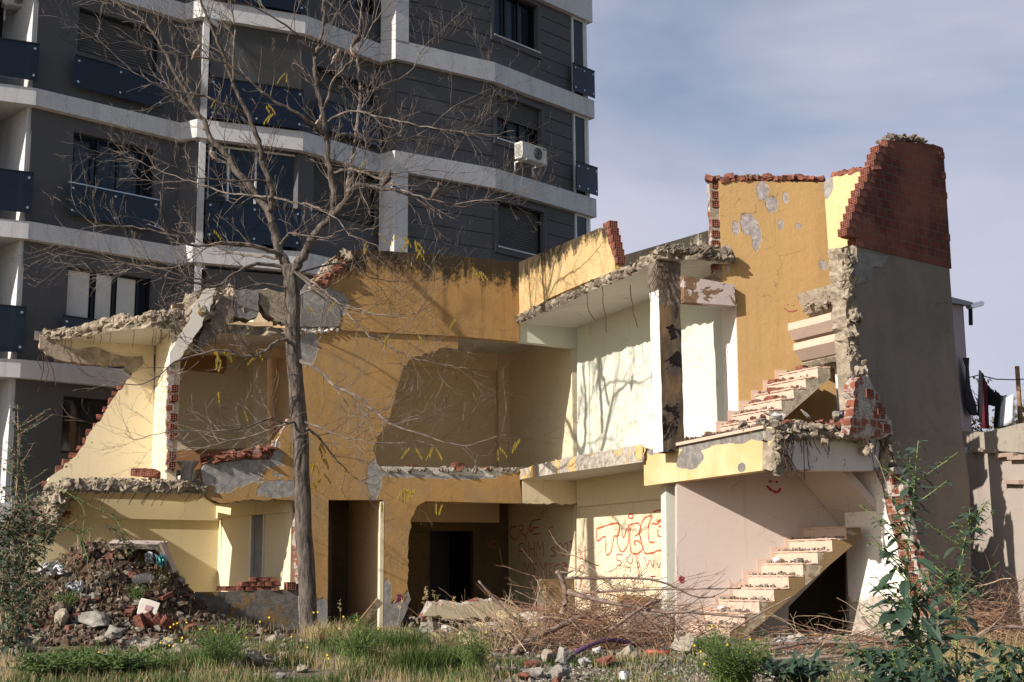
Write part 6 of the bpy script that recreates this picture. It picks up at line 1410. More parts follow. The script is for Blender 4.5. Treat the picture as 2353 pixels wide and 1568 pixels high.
main = [  # (points, depth start, depth end, radius start, end)
 ([(664, 625)] + [c2(*p) for p in ((930, 830), (900, 780), (860, 640), (830, 520), (790, 400), (720, 310), (640, 210), (540, 90), (470, 0))] + [c1(*p) for p in ((460, 1340), (300, 1180), (270, 1060), (200, 980), (120, 840), (0, 640))] + [(375, 115), (350, 75), (320, 40), (270, 8), (230, -15)], 0, .3, .125, .025),
 ([c2(*p) for p in ((815, 420), (835, 330), (830, 260), (800, 130), (740, 0))] + [c1(*p) for p in ((740, 1330), (700, 1170), (640, 1010), (560, 860), (490, 700), (420, 500), (370, 370), (300, 200), (240, 60), (200, -60))], .05, -1.0, .085, .03),
 ([(668, 622)] + [c2(*p) for p in ((1030, 900), (1060, 860), (1130, 740), (1180, 640), (1250, 560), (1350, 460), (1440, 350), (1500, 240), (1540, 200), (1620, 190), (1740, 220), (1900, 250), (2050, 310), (2200, 400), (2300, 500))], 0, -.9, .13, .012),
 ([c2(*p) for p in ((1340, 460), (1355, 380), (1345, 200), (1310, 0))] + [c1(*p) for p in ((1300, 1200), (1270, 1000), (1230, 800), (1200, 600), (1205, 480), (1235, 370), (1270, 200), (1275, 50), (1250, -60))], -.2, -.2, .085, .035),
 ([c2(*p) for p in ((1480, 260), (1480, 160), (1500, 60))] + [c1(*p) for p in ((1500, 1460), (1540, 1250), (1560, 1050), (1580, 850), (1570, 600), (1560, 400), (1580, 200), (1600, 0), (1610, -80))], -.4, .8, .06, .02),
 ([c1(*p) for p in ((1265, 950), (1300, 850), (1350, 690), (1470, 560), (1560, 450), (1700, 200), (1830, 50), (1900, -20))], -.2, -1.4, .035, .012),
 ([c1(*p) for p in ((490, 700), (500, 500), (510, 300), (500, 150), (470, 0), (450, -60))], -.7, -1.2, .03, .014),
 ([c1(*p) for p in ((1195, 460), (1120, 380), (1000, 260), (800, 130), (560, -20))], -.2, -1.6, .035, .015),
 ([c1(*p) for p in ((1290, 1150), (1170, 1060), (1000, 940), (800, 830), (600, 660), (400, 530), (200, 490), (0, 470), (-250, 400), (-500, 300))], -.2, -2.2, .045, .008),
 ([c1(*p) for p in ((640, 1000), (500, 920), (400, 890), (200, 810), (0, 780), (-200, 700), (-420, 560), (-650, 330), (-800, 200))], -.3, -1.8, .04, .007),
 ([c1(*p) for p in ((1310, 1040), (1500, 950), (1750, 1000), (1900, 1030), (2100, 1080), (2353, 1110), (2700, 1150), (2900, 1120))], -.2, -1.5, .03, .006),
 ([c1(*p) for p in ((1330, 1190), (1450, 1150), (1600, 1180), (1800, 1210), (2000, 1180), (2200, 1080), (2400, 900), (2700, 760))], -.2, .9, .032, .006),
 ([c1(*p) for p in ((1600, 820), (1800, 720), (2000, 620), (2120, 420), (2300, 250), (2500, 60))], .3, 1.6, .024, .006),
 ([c2(*p) for p in ((1360, 90), (1500, 60), (1640, 100), (1780, 150), (1900, 220), (2100, 290), (2353, 350), (2600, 330), (2800, 300), (3050, 180))], -.2, -1.8, .035, .006),
 ([c2(*p) for p in ((1330, 60), (1500, 60), (1700, 80), (1900, 90), (2150, 60), (2400, 90), (2700, 60))], -.2, .8, .022, .005),
 ([c2(*p) for p in ((930, 800), (800, 750), (640, 710), (440, 690), (250, 720), (100, 690), (0, 630), (-300, 560), (-600, 540), (-900, 600))], 0, -1.6, .06, .008),
 ([c2(*p) for p in ((960, 900), (700, 870), (500, 960), (350, 1060), (150, 1030), (0, 1000), (-350, 900), (-700, 800), (-1050, 700))], 0, -2.0, .05, .006),
 ([c2(*p) for p in ((950, 830), (700, 800), (500, 780), (300, 720), (0, 900), (-300, 880), (-600, 870))], .1, 1.5, .035, .005),
 ([c2(*p) for p in ((900, 700), (950, 640), (1000, 600), (1150, 630), (1300, 640), (1450, 570), (1600, 580), (1750, 540))], -.1, -1.0, .032, .006),
 ([c2(*p) for p in ((850, 300), (1000, 340), (1150, 360), (1260, 410), (1400, 500), (1500, 620), (1700, 700), (1760, 760))], -.2, -1.1, .03, .006),
 ([c2(*p) for p in ((820, 300), (650, 290), (450, 260), (250, 200), (0, 120), (-300, 0), (-500, -90))], -.2, 1.0, .028, .005),
 ([c2(*p) for p in ((800, 150), (600, 160), (400, 150), (200, 130), (0, 40), (-250, -60), (-500, -150))], -.2, -1.5, .028, .005),
 ([z3(*p) for p in ((1820, 590), (1780, 560), (1700, 600), (1640, 650), (1580, 670), (1440, 640), (1300, 640), (1100, 700), (1000, 790), (850, 840), (600, 800), (490, 740))], -.1, -2.0, .045, .007),
 ([z3(*p) for p in ((1860, 1075), (1780, 1085), (1700, 1060), (1500, 1120), (1250, 1140), (1050, 1140), (860, 1190), (780, 1150))], -.1, -1.6, .03, .005),
 ([z3(*p) for p in ((1880, 1080), (1750, 1100), (1640, 1150), (1400, 1210), (1250, 1240), (1080, 1250), (1050, 1220))], -.1, .9, .026, .005),
 ([z4(*p) for p in ((150, 690), (200, 715), (280, 760), (370, 850), (520, 920), (630, 1010), (720, 1090), (860, 1140), (1010, 1190), (1200, 1230), (1350, 1180), (1450, 1160))], -.1, -1.6, .05, .006),
 ([z4(*p) for p in ((190, 1080), (310, 1130), (450, 1180), (640, 1210), (900, 1200), (1000, 1230))], -.1, -1.1, .026, .005),
 ([z4(*p) for p in ((200, 1120), (260, 1160), (300, 1210), (400, 1330), (520, 1440), (650, 1480))], -.1, .6, .034, .007),
 ([z4(*p) for p in ((120, 130), (270, 260), (450, 400), (600, 540), (780, 640), (900, 690), (1100, 730), (1200, 740))], -.1, -1.3, .036, .005),
 ([z4(*p) for p in ((370, 860), (450, 960), (470, 1060), (455, 1150))], -.2, -.7, .016, .006),
 ([z4(*p) for p in ((480, 920), (560, 1020), (600, 1110), (640, 1150))], -.3, -.9, .016, .006),
 ([c2(*p) for p in ((1050, 930), (1250, 1080), (1400, 1200), (1600, 1260), (1750, 1300), (2000, 1290), (2200, 1250))], -.1, -1.3, .03, .005),
 ([c2(*p) for p in ((1060, 950), (1400, 870), (1600, 950), (1750, 1000), (2000, 1020), (2353, 980))], 0, .9, .024, .005),
 ([c2(*p) for p in ((1070, 1130), (1220, 1090), (1400, 1230), (1650, 1290), (1900, 1330), (2100, 1350))], -.1, -.9, .022, .005),
 ([z3(*p) for p in ((1800, 240), (1650, 215), (1500, 240), (1300, 200), (1100, 150), (900, 100), (600, 60), (300, 20))], -.1, -1.7, .03, .005),
]
bmL = []; twigs = []
allb = []
bm = B()
for pts, y0, y1, r0, r1 in main:
    P_ = limb3(pts, y0, y1)
    for i in range(1, len(P_) - 1): P_[i] = P_[i] + Vector((TR.uniform(-1, 1), TR.uniform(-1, 1), TR.uniform(-1, 1))) * .02
    r0 *= .86; r1 *= .8; n = len(P_); rs_ = [r1 + (r0 - r1) * (1 - i / (n - 1)) ** 1.15 for i in range(n)]
    if r0 > .055: obj('limb', (lambda b: (tube(b, P_, rs_, n=10), b)[1])(B()), M['bark'], root, smooth=True)
    else: tube(bm, P_, rs_, n=6)
    allb.append((P_, rs_))
ntw = 0
leafspots = []
def twig(p, d, r, L_, depth):
    global ntw
    ntw += 1
    seg = max(4, int(L_ / .11)); pts_ = [p]; q = Vector(p); d = d.normalized(); phase = TR.uniform(0, 6)
    for i in range(seg):
        d = (d + Vector((TR.uniform(-.22, .22), TR.uniform(-.2, .2), TR.uniform(-.16, .24)))).normalized()
        q = q + d * L_ / seg; pts_.append(q)
        if depth and i > 0 and TR.random() < .5:
            side = d.cross(Vector((TR.uniform(-1, 1), TR.uniform(-1, 1), TR.uniform(-1, 1)))).normalized()
            twig(q, d * .8 + side * TR.uniform(.5, .95) + Vector((0, 0, .18)), r * .62, L_ * TR.uniform(.3, .6) * (1 - i / seg * .4), depth - 1)
    tube(bm, pts_, r, max(.0022, r * .3), n=4 if r > .007 else 3, cap=False)
for P_, rs_ in allb:
    n = len(P_); Lb = sum((P_[i + 1] - P_[i]).length for i in range(n - 1))
    cnt = int(Lb * 5.4)
    for _ in range(cnt):
        t = TR.uniform(.16, 1.0); i = min(n - 2, int(t * (n - 1))); p = P_[i].lerp(P_[i + 1], TR.random()); d = (P_[i + 1] - P_[i]).normalized()
        side = d.cross(Vector((TR.uniform(-.4, .4), 1 * TR.choice([-1, 1]), TR.uniform(-.4, .4)))).normalized()
        L_ = TR.uniform(.3, 1.35) * (1.15 if t > .5 else .9)
        twig(p, d * .75 + side * TR.uniform(.4, .9) + Vector((0, TR.uniform(-.5, .5), .12)), min(.0095, rs_[i] * .5), L_, 2)
obj('branches', bm, M['twig'], root)
print('twigs', ntw)
# remaining yellow leaves, hanging compound leaves
def leafblade(bm, p, d, up_, L_, W_, mi=0, fold=.25, curl=.2):
    d = d.normalized(); s_ = d.cross(up_); s_ = s_.normalized() if s_.length > 1e-4 else Vector((1, 0, 0)); n_ = s_.cross(d)
    prof = [(0, .08), (.25, .8), (.5, 1), (.75, .65), (1, .02)]; prev = None
    for t, w in prof:
        c = p + d * L_ * t - n_ * curl * L_ * t * t
        r = [bm.verts.new(c - s_ * W_ * w * .5 + n_ * fold * W_ * w * .5), bm.verts.new(c), bm.verts.new(c + s_ * W_ * w * .5 + n_ * fold * W_ * w * .5)]
        if prev:
            for k in (0, 1): bm.faces.new((prev[k], prev[k + 1], r[k + 1], r[k])).material_index = mi
        prev = r
bm = B()
for px, py, n_, Yo, sz in ((925, 540, 5, -.8, 1), (950, 552, 6, -.8, 1), (960, 575, 5, -.8, 1), (945, 600, 3, -.8, .9), (850, 560, 4, -.6, .9), (870, 530, 3, -.6, .8), (1190, 1012, 5, -1.6, 1.1), (1152, 1032, 4, -1.5, .9), (1000, 1028, 6, -1.2, 1.1), (952, 1030, 4, -1.2, 1), (930, 1118, 6, -.6, 1.1), (950, 1128, 4, -.6, 1), (1010, 1158, 4, -.5, 1), (880, 1150, 3, -.4, .9),
    (725, 1060, 6, .5, 1.1), (740, 1090, 5, .5, 1), (722, 1110, 6, .5, 1), (745, 1050, 4, .5, 1), (500, 826, 6, -1.2, 1), (520, 805, 5, -1, 1), (490, 800, 4, -1, 1), (590, 810, 4, -.5, .9), (568, 945, 3, -1, .8), (505, 900, 3, -1, .8), (965, 770, 5, -1, .9), (890, 770, 4, -1, .9), (1100, 625, 5, -.8, .9), (1080, 610, 4, -.8, .9),
    (618, 245, 5, -1.2, .9), (622, 258, 4, -1.2, .9), (498, 225, 3, -1, .8), (655, 165, 4, -1.4, .8), (738, 1020, 4, .3, .9), (640, 990, 3, -.3, 1), (670, 1010, 3, -.3, .9), (780, 690, 2, -1, .8), (700, 700, 3, -.6, .9), (848, 365, 2, -.6, .8), (486, 530, 3, -1, .8), (1040, 735, 1, -1, 1), (450, 690, 3, -1, .8)):
    base = at(px, py, TY + Yo); n_ = max(1, int(n_ * .5))
    for k in range(n_):
        a = TR.uniform(0, 6.3); st = base + Vector((TR.uniform(-.07, .07), TR.uniform(-.07, .07), TR.uniform(-.05, .05))); dr = Vector((cos(a) * .8, sin(a) * .5, -.15)); P_ = [st + dr * .05 * i + Vector((0, 0, -.008 * i * i)) for i in range(5)]
        tube(bm, P_, .003, n=3, mi=1, cap=False)
        for i, q in enumerate(P_[1:]):
            for sd in (-1, 1): leafblade(bm, q, Vector((sd * .35 * dr.y + dr.x * .3, sd * .3, -.9)), Vector((.3, -1, .2)), TR.uniform(.07, .115) * sz, TR.uniform(.022, .032) * sz)
obj('yellow_leaves', bm, [M['yleaf'], M['twig']], root, recalc=False)

# pigeons
def pigeon(px, py, Yo, head, label, col, s_=1.0):
    p = at(px, py, TY + Yo); bm = B(); N = 12
    path = [(-.17, -.06, .012), (-.12, -.035, .022), (-.06, -.005, .05), (0, .01, .062), (.05, .03, .055), (.08, .06, .035), (.095, .09, .028), (.105, .115, .026), (.118, .125, .018), (.135, .122, .006), (.15, .118, .002)]
    P_ = [p + Vector((head * (x * .82 - z * .5) * s_, 0, (z * .82 + x * .57) * s_)) for x, z, r in path]; tube(bm, P_, [r * s_ for _, _, r in path], n=10)
    o = obj('pigeon', bm, col, smooth=True); tag(o, label, 'bird')
    bm = B()
    for sd in (-1, 1): tube(bm, [p + Vector((0, sd * .02, -.04)) * s_, p + Vector((.01 * head, sd * .02, -.10)) * s_], .005, n=4)
    f = obj('feet', bm, M['redpipe'], None); f.parent = o; f.location = f.location - o.location
    bm = B()
    for sd in (-1, 1):
        W = [Vector((head * .05, sd * .055, .045)), Vector((head * -.02, sd * .066, .02)), Vector((head * -.13, sd * .03, -.035)), Vector((head * -.02, sd * .06, -.015)), Vector((head * .05, sd * .058, .0))]
        bm.faces.new([bm.verts.new(p + Vector((w.x * .82 - head * w.z * .5, w.y, w.z * .82 + head * w.x * .57)) * s_) for w in W])
    f = obj('wings', bm, M['birdwing'], None, recalc=False); f.parent = o; f.location = f.location - o.location
M['bird'] = simple('brown_feathers', (.085, .06, .05), .8, 0, .3, 30, 0); M['birdpale'] = simple('pale_breast_feathers', (.24, .19, .155), .8, 0, .45, 30, 0); M['birdwing'] = simple('wing_feathers', (.07, .055, .05), .8, 0, .3, 30, 0)
for a in ((453, 122, -1.8, 1, 'pale breasted dove perched left of the tree crown before the sunlit corner column', M['birdpale'], 1), (822, 90, -1.0, 1, 'brown dove perched highest in the right part of the crown', M['bird'], 1.1), (812, 122, -.9, -1, 'dove perched just below the highest brown dove', M['birdpale'], 1), (774, 132, -.6, 1, 'grey dove perched left of the two upper doves', M['birdpale'], 1.05),
          (733, 284, -.4, 1, 'dove perched on the upright limb before the blue balcony glass', M['birdpale'], 1.05), (891, 413, -1.1, 1, 'dark dove perched before the sunlit white pilaster', M['bird'], 1.1), (1004, 441, -1.5, 1, 'dark dove perched far right on a thin branch', M['bird'], 1.1), (489, 357, -1.2, -1, 'whitish dove perched before the sliding balcony window', M['birdpale'], .9)): pigeon(*a)

# ------------------------------------------------------------------ brushwood and fallen branches
BR = random.Random(5)
M['brush'] = simple('brown_dry_twigs', (.25, .135, .085), .85, 0, .4, 4, .2); M['brushpale'] = simple('pale_dry_stalks', (.42, .31, .20), .85, 0, .3, 4, .2); M['log'] = simple('grey_brown_dead_bark', (.24, .175, .14), .9, 0, .35, 7, .7)
def c6(x, y): return (1206.4 + .2686 * x, 1263.9 + .2686 * y)
def brush(n, fpos, Lr, mats, label, nm='brushwood', updir=.12, rr=(.003, .009)):
    bm = B()
    for _ in range(n):
        p = fpos(); a = BR.uniform(0, 6.3); d = Vector((cos(a), sin(a) * .6, BR.gauss(updir, .35))).normalized(); L_ = BR.uniform(*Lr); k = 7; pts_ = [p]; q = p; mi = 0 if BR.random() < .82 else 1; r = BR.uniform(*rr)
        for i in range(k):
            d = (d + Vector((BR.uniform(-.25, .25), BR.uniform(-.2, .2), BR.uniform(-.25, .18)))).normalized(); q = q + d * L_ / k; q.z = max(q.z, terr(q.x, q.y) + .02); pts_.append(q.copy())
            if BR.random() < .32:
                e_ = (d + Vector((BR.uniform(-1, 1), BR.uniform(-1, 1), BR.uniform(-.4, 1)))).normalized(); w = q + e_ * .14; tube(bm, [q, w, w + (e_ + Vector((BR.uniform(-.5, .5), 0, BR.uniform(-.5, .5)))) * .12], r * .6, .0015, n=3, mi=mi, cap=False)
        tube(bm, pts_, r, r * .4, n=3, mi=mi, cap=False)
    return tag(obj(nm, bm, mats), label, 'brushwood', kind='stuff')
def bpos():
    px = min(BR.gauss(1375, 120), 1620); Y = BR.uniform(20.9, 23.6); x = ray(px, 1400).x * Y
    h = 1.15 * math.exp(-((px - 1410) / 210) ** 2); return Vector((x, Y, terr(x, Y) + abs(BR.gauss(0, .42)) * h))
brush(700, bpos, (.5, 1.5), [M['brush'], M['brushpale']], 'tangled heap of dry brown brushwood in front of the graffiti wall')
brush(190, lambda: Vector((ray(1, 1).x * 0 + ray(BR.uniform(1600, 1800) if BR.random() < .06 else BR.uniform(1800, 2353), 1450).x * 21, 21 + BR.uniform(-.9, .9), .3 + abs(BR.gauss(0, .07)))), (.5, 1.6), [M['brush'], M['brushpale']], 'low band of dry twigs lying along the ground before the stairs and party wall', updir=0)
brush(170, lambda: Vector((ray(BR.gauss(2300, 35), 1450).x * 21.5, 21.5 + BR.uniform(-.7, .7), .3 + abs(BR.gauss(0, .35)))), (.4, 1.3), [M['brush'], M['brushpale']], 'small heap of dry twigs before the garden wall at the right edge')
brush(90, lambda: Vector((ray(BR.uniform(1080, 1230), 1450).x * 21.2, 21.2 + BR.uniform(-.7, .7), .25)), (.4, 1.1), [M['brushpale'], M['brush']], 'pale dry stalks standing at the left end of the brushwood', updir=1.1)
def branch(pts, Y0, Y1, r0, r1, label, side=4):
    n = len(pts); P_ = cat_rom([at(x, y, Y0 + (Y1 - Y0) * i / (n - 1)) for i, (x, y) in enumerate(pts)], 4); bm = B(); m = len(P_)
    P_ = [p + Vector((BR.uniform(-1, 1), BR.uniform(-1, 1), BR.uniform(-1, 1))) * r0 * .25 for p in P_]
    tube(bm, P_, [r0 + (r1 - r0) * i / (m - 1) for i in range(m)], n=8)
    for _ in range(side):
        i = BR.randint(1, m - 2); d = (P_[i + 1] - P_[i]).normalized() + Vector((BR.uniform(-.5, .5), BR.uniform(-.5, .5), BR.uniform(-.2, .8))); tube(bm, [P_[i], P_[i] + d * .18, P_[i] + d * .36 + Vector((0, 0, .05))], r1 * .8, .003, n=4)
    tag(obj('fallen_branch', bm, M['log'], smooth=True), label, 'branch')
branch([(1180, 1500)] + [c6(*p) for p in ((0, 790), (200, 700), (400, 600), (540, 575), (620, 600), (750, 690))], 20.6, 22.2, .055, .03, 'thickest grey fallen branch rising to the right through the brushwood')
branch([c6(*p) for p in ((275, 180), (325, 270), (345, 400), (330, 500), (310, 560))], 21.9, 21.9, .04, .055, 'short bent grey stub standing upright in the brushwood', 1)
branch([c6(*p) for p in ((370, 360), (600, 420), (900, 480), (1200, 530), (1500, 540), (1900, 580))], 21.8, 21.2, .045, .016, 'long brown branch sloping down to the right across the brushwood', 8)
branch([c6(*p) for p in ((340, 240), (600, 240), (950, 245), (1150, 270), (1300, 330), (1450, 400), (1620, 400))], 21.9, 22.3, .024, .012, 'uppermost thin branch arching over the brushwood', 8)
branch([c6(*p) for p in ((430, 380), (800, 350), (1200, 340), (1850, 325))], 22.0, 21.6, .02, .01, 'thin level branch pointing at the stairs', 8)
branch([c6(*p) for p in ((720, 690), (1000, 500), (1150, 440))], 21.2, 21.6, .03, .018, 'pale branch slanting up in the middle of the brushwood', 4)
branch([c6(*p) for p in ((1750, 700), (2000, 550), (2300, 390))], 20.9, 21.2, .02, .01, 'thin branch slanting up in front of the lowest steps', 3)
branch([c6(*p) for p in ((1900, 800), (2200, 800), (2500, 790), (2900, 800), (3300, 790), (3700, 800))], 20.6, 20.6, .032, .02, 'long straight branch lying level before the stair opening', 5)
branch([c6(*p) for p in ((1950, 880), (2200, 830), (2400, 800), (2750, 790))], 20.3, 20.8, .035, .02, 'brown branch lying just before the long straight one', 3)
branch([(1700, 1515), (1850, 1512), (2000, 1505), (2100, 1508)], 19.8, 19.9, .026, .015, 'pale pole lying on the grass before the stair opening', 3)
branch([(1980, 1420), (2010, 1450), (2040, 1470), (2110, 1490)], 20.5, 20.2, .022, .012, 'dark thin branch leaning at the foot of the white wall', 2)
branch([(2150, 1500), (2230, 1470), (2300, 1440), (2400, 1450)], 20.6, 21.0, .035, .03, 'pale thick branch at the right picture edge', 2)
branch([(2120, 1480), (2180, 1420), (2290, 1350)], 20.6, 21.4, .022, .01, 'thin branch slanting up behind the leafy plant', 3)
branch([z4(640, 2740 - 300)] if False else [(1100, 1335), (1135, 1375), (1180, 1420), (1215, 1455)], 21.3, 21.6, .016, .03, 'dark branch slanting down to the right at the left end of the brushwood', 4)
branch([c2(2350, 1) if False else (1075, 1440), (1110, 1450), (1180, 1470), (1230, 1490)], 21.0, 21.2, .05, .045, 'thick weathered branch lying beside the yellowish rubble', 2)
# ------------------------------------------------------------------ grass and plants
GR = random.Random(3)
M['grass'] = leafmat('green_grass', (.035, .08, .014), (.11, .14, .035), .25, .6); M['drygrass'] = leafmat('dry_grass', (.34, .25, .125), (.5, .39, .21), .2, .7)
M['gleaf'] = leafmat('blue_green_leaf', (.032, .06, .04), (.06, .10, .058), .15, .42); M['gstem'] = simple('green_stem', (.16, .22, .06), .5, 0, .2, 5, 0)
M['shrubleaf'] = leafmat('dark_shrub_leaf', (.03, .055, .03), (.06, .095, .05), .15, .5); M['weed'] = leafmat('weed_leaf', (.045, .085, .02), (.10, .15, .035), .2, .55); M['flower'] = simple('yellow_petals', (.75, .55, .03), .6, 0, .1, 5, 0)
M['drystem'] = simple('dry_stem', (.33, .24, .16), .8, 0, .2, 5, 0)
def blades(name, n, pos, Hr, Wr, mat, label, cat='grass', lean=.35):
    vs, fs = [], []
    for _ in range(n):
        r_ = pos()
        if r_ is None: continue
        x, y, z = r_; h = GR.uniform(*Hr) * GR.uniform(.6, 1.1); w = GR.uniform(*Wr); a = GR.uniform(0, 6.3); l = GR.uniform(0, lean) * h; b = GR.uniform(0, 6.3)
        dx, dy = cos(a) * w / 2, sin(a) * w / 2; lx, ly = cos(b) * l, sin(b) * l; k = len(vs)
        vs += [(x - dx, y - dy, z - .01), (x + dx, y + dy, z - .01), (x + dx * .8 + lx * .35, y + dy * .8 + ly * .35, z + h * .55), (x - dx * .8 + lx * .35, y - dy * .8 + ly * .35, z + h * .55), (x + lx, y + ly, z + h * .95)]
        fs += [(k, k + 1, k + 2, k + 3), (k + 3, k + 2, k + 4)]
    me = bpy.data.meshes.new(name); me.from_pydata(vs, [], fs); me.materials.append(mat); o = bpy.data.objects.new(name, me); COL.objects.link(o)
    return tag(o, label, cat, kind='stuff')
def gp(px0, px1, py0, py1, thr, seed, f=.9):
    def fn():
        px, py = GR.uniform(px0, px1), GR.uniform(py0, py1); r_ = ray(px, py)
        if r_.z > -.02: return None
        t = (.12 - H0) / r_.z
        for _ in range(3): t = (ground_z(r_.x * t, t) - H0) / r_.z if (ground_z(r_.x * t, t) - H0) / r_.z > 5 else t
        x, y = r_.x * t, t
        if y > 27.5: return None
        if noise.noise(Vector((x * f, y * f * .8, seed))) + GR.uniform(-.12, .12) < thr: return None
        return x, y, ground_z(x, y)
    return fn
blades('grass', 66000, gp(-20, 1120, 1472, 1640, .0, 1), (.08, .26), (.008, .016), M['grass'], 'green grass growing over the left foreground')
blades('grass', 22000, gp(1080, 2380, 1497, 1640, -.02, 2), (.05, .15), (.006, .012), M['grass'], 'thin green grass in patches on the right foreground')
blades('grass', 4500, gp(-20, 460, 1300, 1480, .1, 6), (.06, .2), (.006, .012), M['grass'], 'green grass tufts on the rubble heap')
blades('dry_grass', 22000, gp(-20, 1130, 1450, 1620, .0, 3), (.08, .34), (.004, .009), M['drygrass'], 'dry straw coloured grass around the tree foot', lean=.6)
blades('dry_grass', 11000, gp(-20, 480, 1290, 1520, .05, 4), (.12, .34), (.004, .008), M['drygrass'], 'dry straw coloured grass on the heap and below it', lean=.8)
blades('dry_grass', 6500, gp(1050, 2380, 1470, 1640, .1, 5), (.08, .3), (.004, .008), M['drygrass'], 'dry straw coloured grass on the right foreground', lean=.7)
blades('dry_grass', 2600, gp(2120, 2380, 1470, 1600, -.3, 5), (.2, .45), (.004, .008), M['drygrass'], 'tall dry grass behind the leafy plant at the right edge', lean=.5)
def tuft(px, py, n, Hr, rad, mat, label, lean=.9, wr=(.008, .014)):
    c = ground_hit(px, py)
    def fn():
        a = GR.uniform(0, 6.3); r = rad * sqrt(GR.random()); return c.x + cos(a) * r, c.y + sin(a) * r * .7, c.z
    return blades('grass_tuft', n, fn, Hr, wr, mat, label, 'grass tuft', lean)
tuft(985, 1552, 2600, (.25, .52), .5, M['grass'], 'big dark green arching grass tuft at the bottom centre'); tuft(900, 1500, 1500, (.2, .5), .6, M['grass'], 'green grass tuft left of the big dark tuft'); tuft(760, 1480, 900, (.2, .5), .5, M['drygrass'], 'dry grass tuft right of the tree foot')
for px in (960, 985, 1010, 1035, 1060, 905, 1075, 780, 1250, 1010):           # seed heads
    c = ground_hit(px, 1462); bm = B(); h = GR.uniform(.6, .95); tip = c + Vector((GR.uniform(-.15, .2), 0, h)); tube(bm, [c, c.lerp(tip, .5) + Vector((.02, 0, 0)), tip], .004, .002, n=3)
    for k in range(16):
        q = c.lerp(tip, GR.uniform(.7, 1.0)); leafblade(bm, q, Vector((GR.uniform(-1, 1), GR.uniform(-.5, .5), GR.uniform(-.3, .8))), Vector((0, -1, .3)), .05, .012)
    tag(obj('grass_stalk', bm, M['drygrass'], recalc=False), ('tall ' if h > .78 else 'short ') + 'dry seed head stalk ' + ('beside the narrow doorway' if px < 850 else 'at the jagged pier' if px < 970 else 'at the left end of the wide opening' if px < 1020 else 'in the middle of the wide opening' if px < 1100 else 'in the brushwood'), 'grass stalk', 'dry seed head stalks %s' % ('a' if px < 850 else 'b' if px < 970 else 'c' if px < 1020 else 'd' if px < 1100 else 'e'))
def leafy(name, stems, Yb, mat, stemmat, label, cat, Lr, Wk, nleaf, side=0, r0=.02, droop=.2, seed=1):
    R = random.Random(seed); root = None; P0 = at(stems[0][0][0], stems[0][0][1], Yb); P0.z = max(0, P0.z)
    root = empty(name, P0, label, cat); bs, bl = B(), B()
    def leaves(P_, n, L0, L1, r, lvl):
        m = len(P_)
        for k in range(n):
            t = (k + .5 + R.uniform(-.4, .4)) / n; i = min(m - 2, max(0, int(t * (m - 1)))); p = P_[i].lerp(P_[i + 1], R.random()); a = k * 2.4 + R.uniform(-.4, .4)
            L_ = (L0 + (L1 - L0) * t) * R.uniform(.6, 1.15); d = Vector((cos(a), sin(a) * .8, .35 * (1 - droop) + R.uniform(-.2, .3))).normalized()
            q = p + d * L_ * .45 + Vector((0, 0, L_ * .08)); tube(bs, [p, p.lerp(q, .5) + Vector((0, 0, .02 * L_)), q], .004 + L_ * .008, .002, n=4, cap=False)
            dd_ = Vector((d.x + R.uniform(-.3, .3), d.y + R.uniform(-.3, .3), -droop + R.uniform(-.5, .35)))
            leafblade(bl, q, dd_, Vector((R.uniform(-.3, .3), -.35, 1)), L_, L_ * Wk * R.uniform(.8, 1.1), 0, R.uniform(.1, .4), R.uniform(.0, .35))
        if lvl:
            for k in range(side):
                t = R.uniform(.12, .88); i = int(t * (m - 1)); p = P_[i]; a = R.uniform(0, 6.3); d = Vector((cos(a), sin(a) * .7, .55)); L_ = R.uniform(.25, .6) * (1 - t * .45) * Lr[2]
                Q = [p + d * L_ * j / 5 + Vector((0, 0, .1 * L_ * (j / 5) ** 2)) for j in range(6)]; tube(bs, Q, r * .4, .003, n=5, cap=False); leaves(Q, int(6 + 7 * L_ / max(.2, Lr[2] * .3)), Lr[1] * .9, Lr[1] * .45, r * .4, 0)
    for st in stems:
        P_ = cat_rom([at(x, y, Yb + (q[0] if q else 0)) for x, y, *q in st], 5); tube(bs, P_, r0, .004, n=8); leaves(P_, nleaf, Lr[0], Lr[1], r0, 1)
    obj('stems', bs, stemmat, root, smooth=True); obj('foliage', bl, mat, root, recalc=False); return root
leafy('leafy_plant', [[(2128, 1600), (2125, 1550), (2115, 1483), (2099, 1424), (2087, 1384), (2084, 1299), (2090, 1216), (2098, 1149), (2104, 1080), (2110, 1012)]], 13.6, M['gleaf'], M['gstem'], 'tall leafy green plant with blue green oval leaves before the white plaster wall', 'plant', (.40, .14, 1.35), .5, 74, 38, .022, .25, 4)
leafy('leafy_plant', [[(2198, 1600), (2198, 1540), (2198, 1443), (2198, 1376), (2203, 1323), (2217, 1243), (2226, 1197), (2228, 1168)]], 14.6, M['gleaf'], M['gstem'], 'thinner tall leafy plant right of the tallest one, before the dark party wall', 'plant', (.30, .12, 1.15), .48, 56, 28, .016, .25, 9)
leafy('leafy_plant', [[(2040, 1620), (2035, 1570), (2000, 1520), (1985, 1500)], [(2050, 1620), (2060, 1560), (2050, 1500)], [(2330, 1620), (2290, 1560), (2300, 1500), (2280, 1480)], [(2360, 1620), (2352, 1540), (2330, 1490)], [(2180, 1620), (2150, 1560), (2160, 1520)]], 12.8, M['gleaf'], M['gstem'], 'low broad leaved green plants along the bottom right corner', 'plant', (.26, .17, .8), .52, 18, 7, .012, .35, 12)
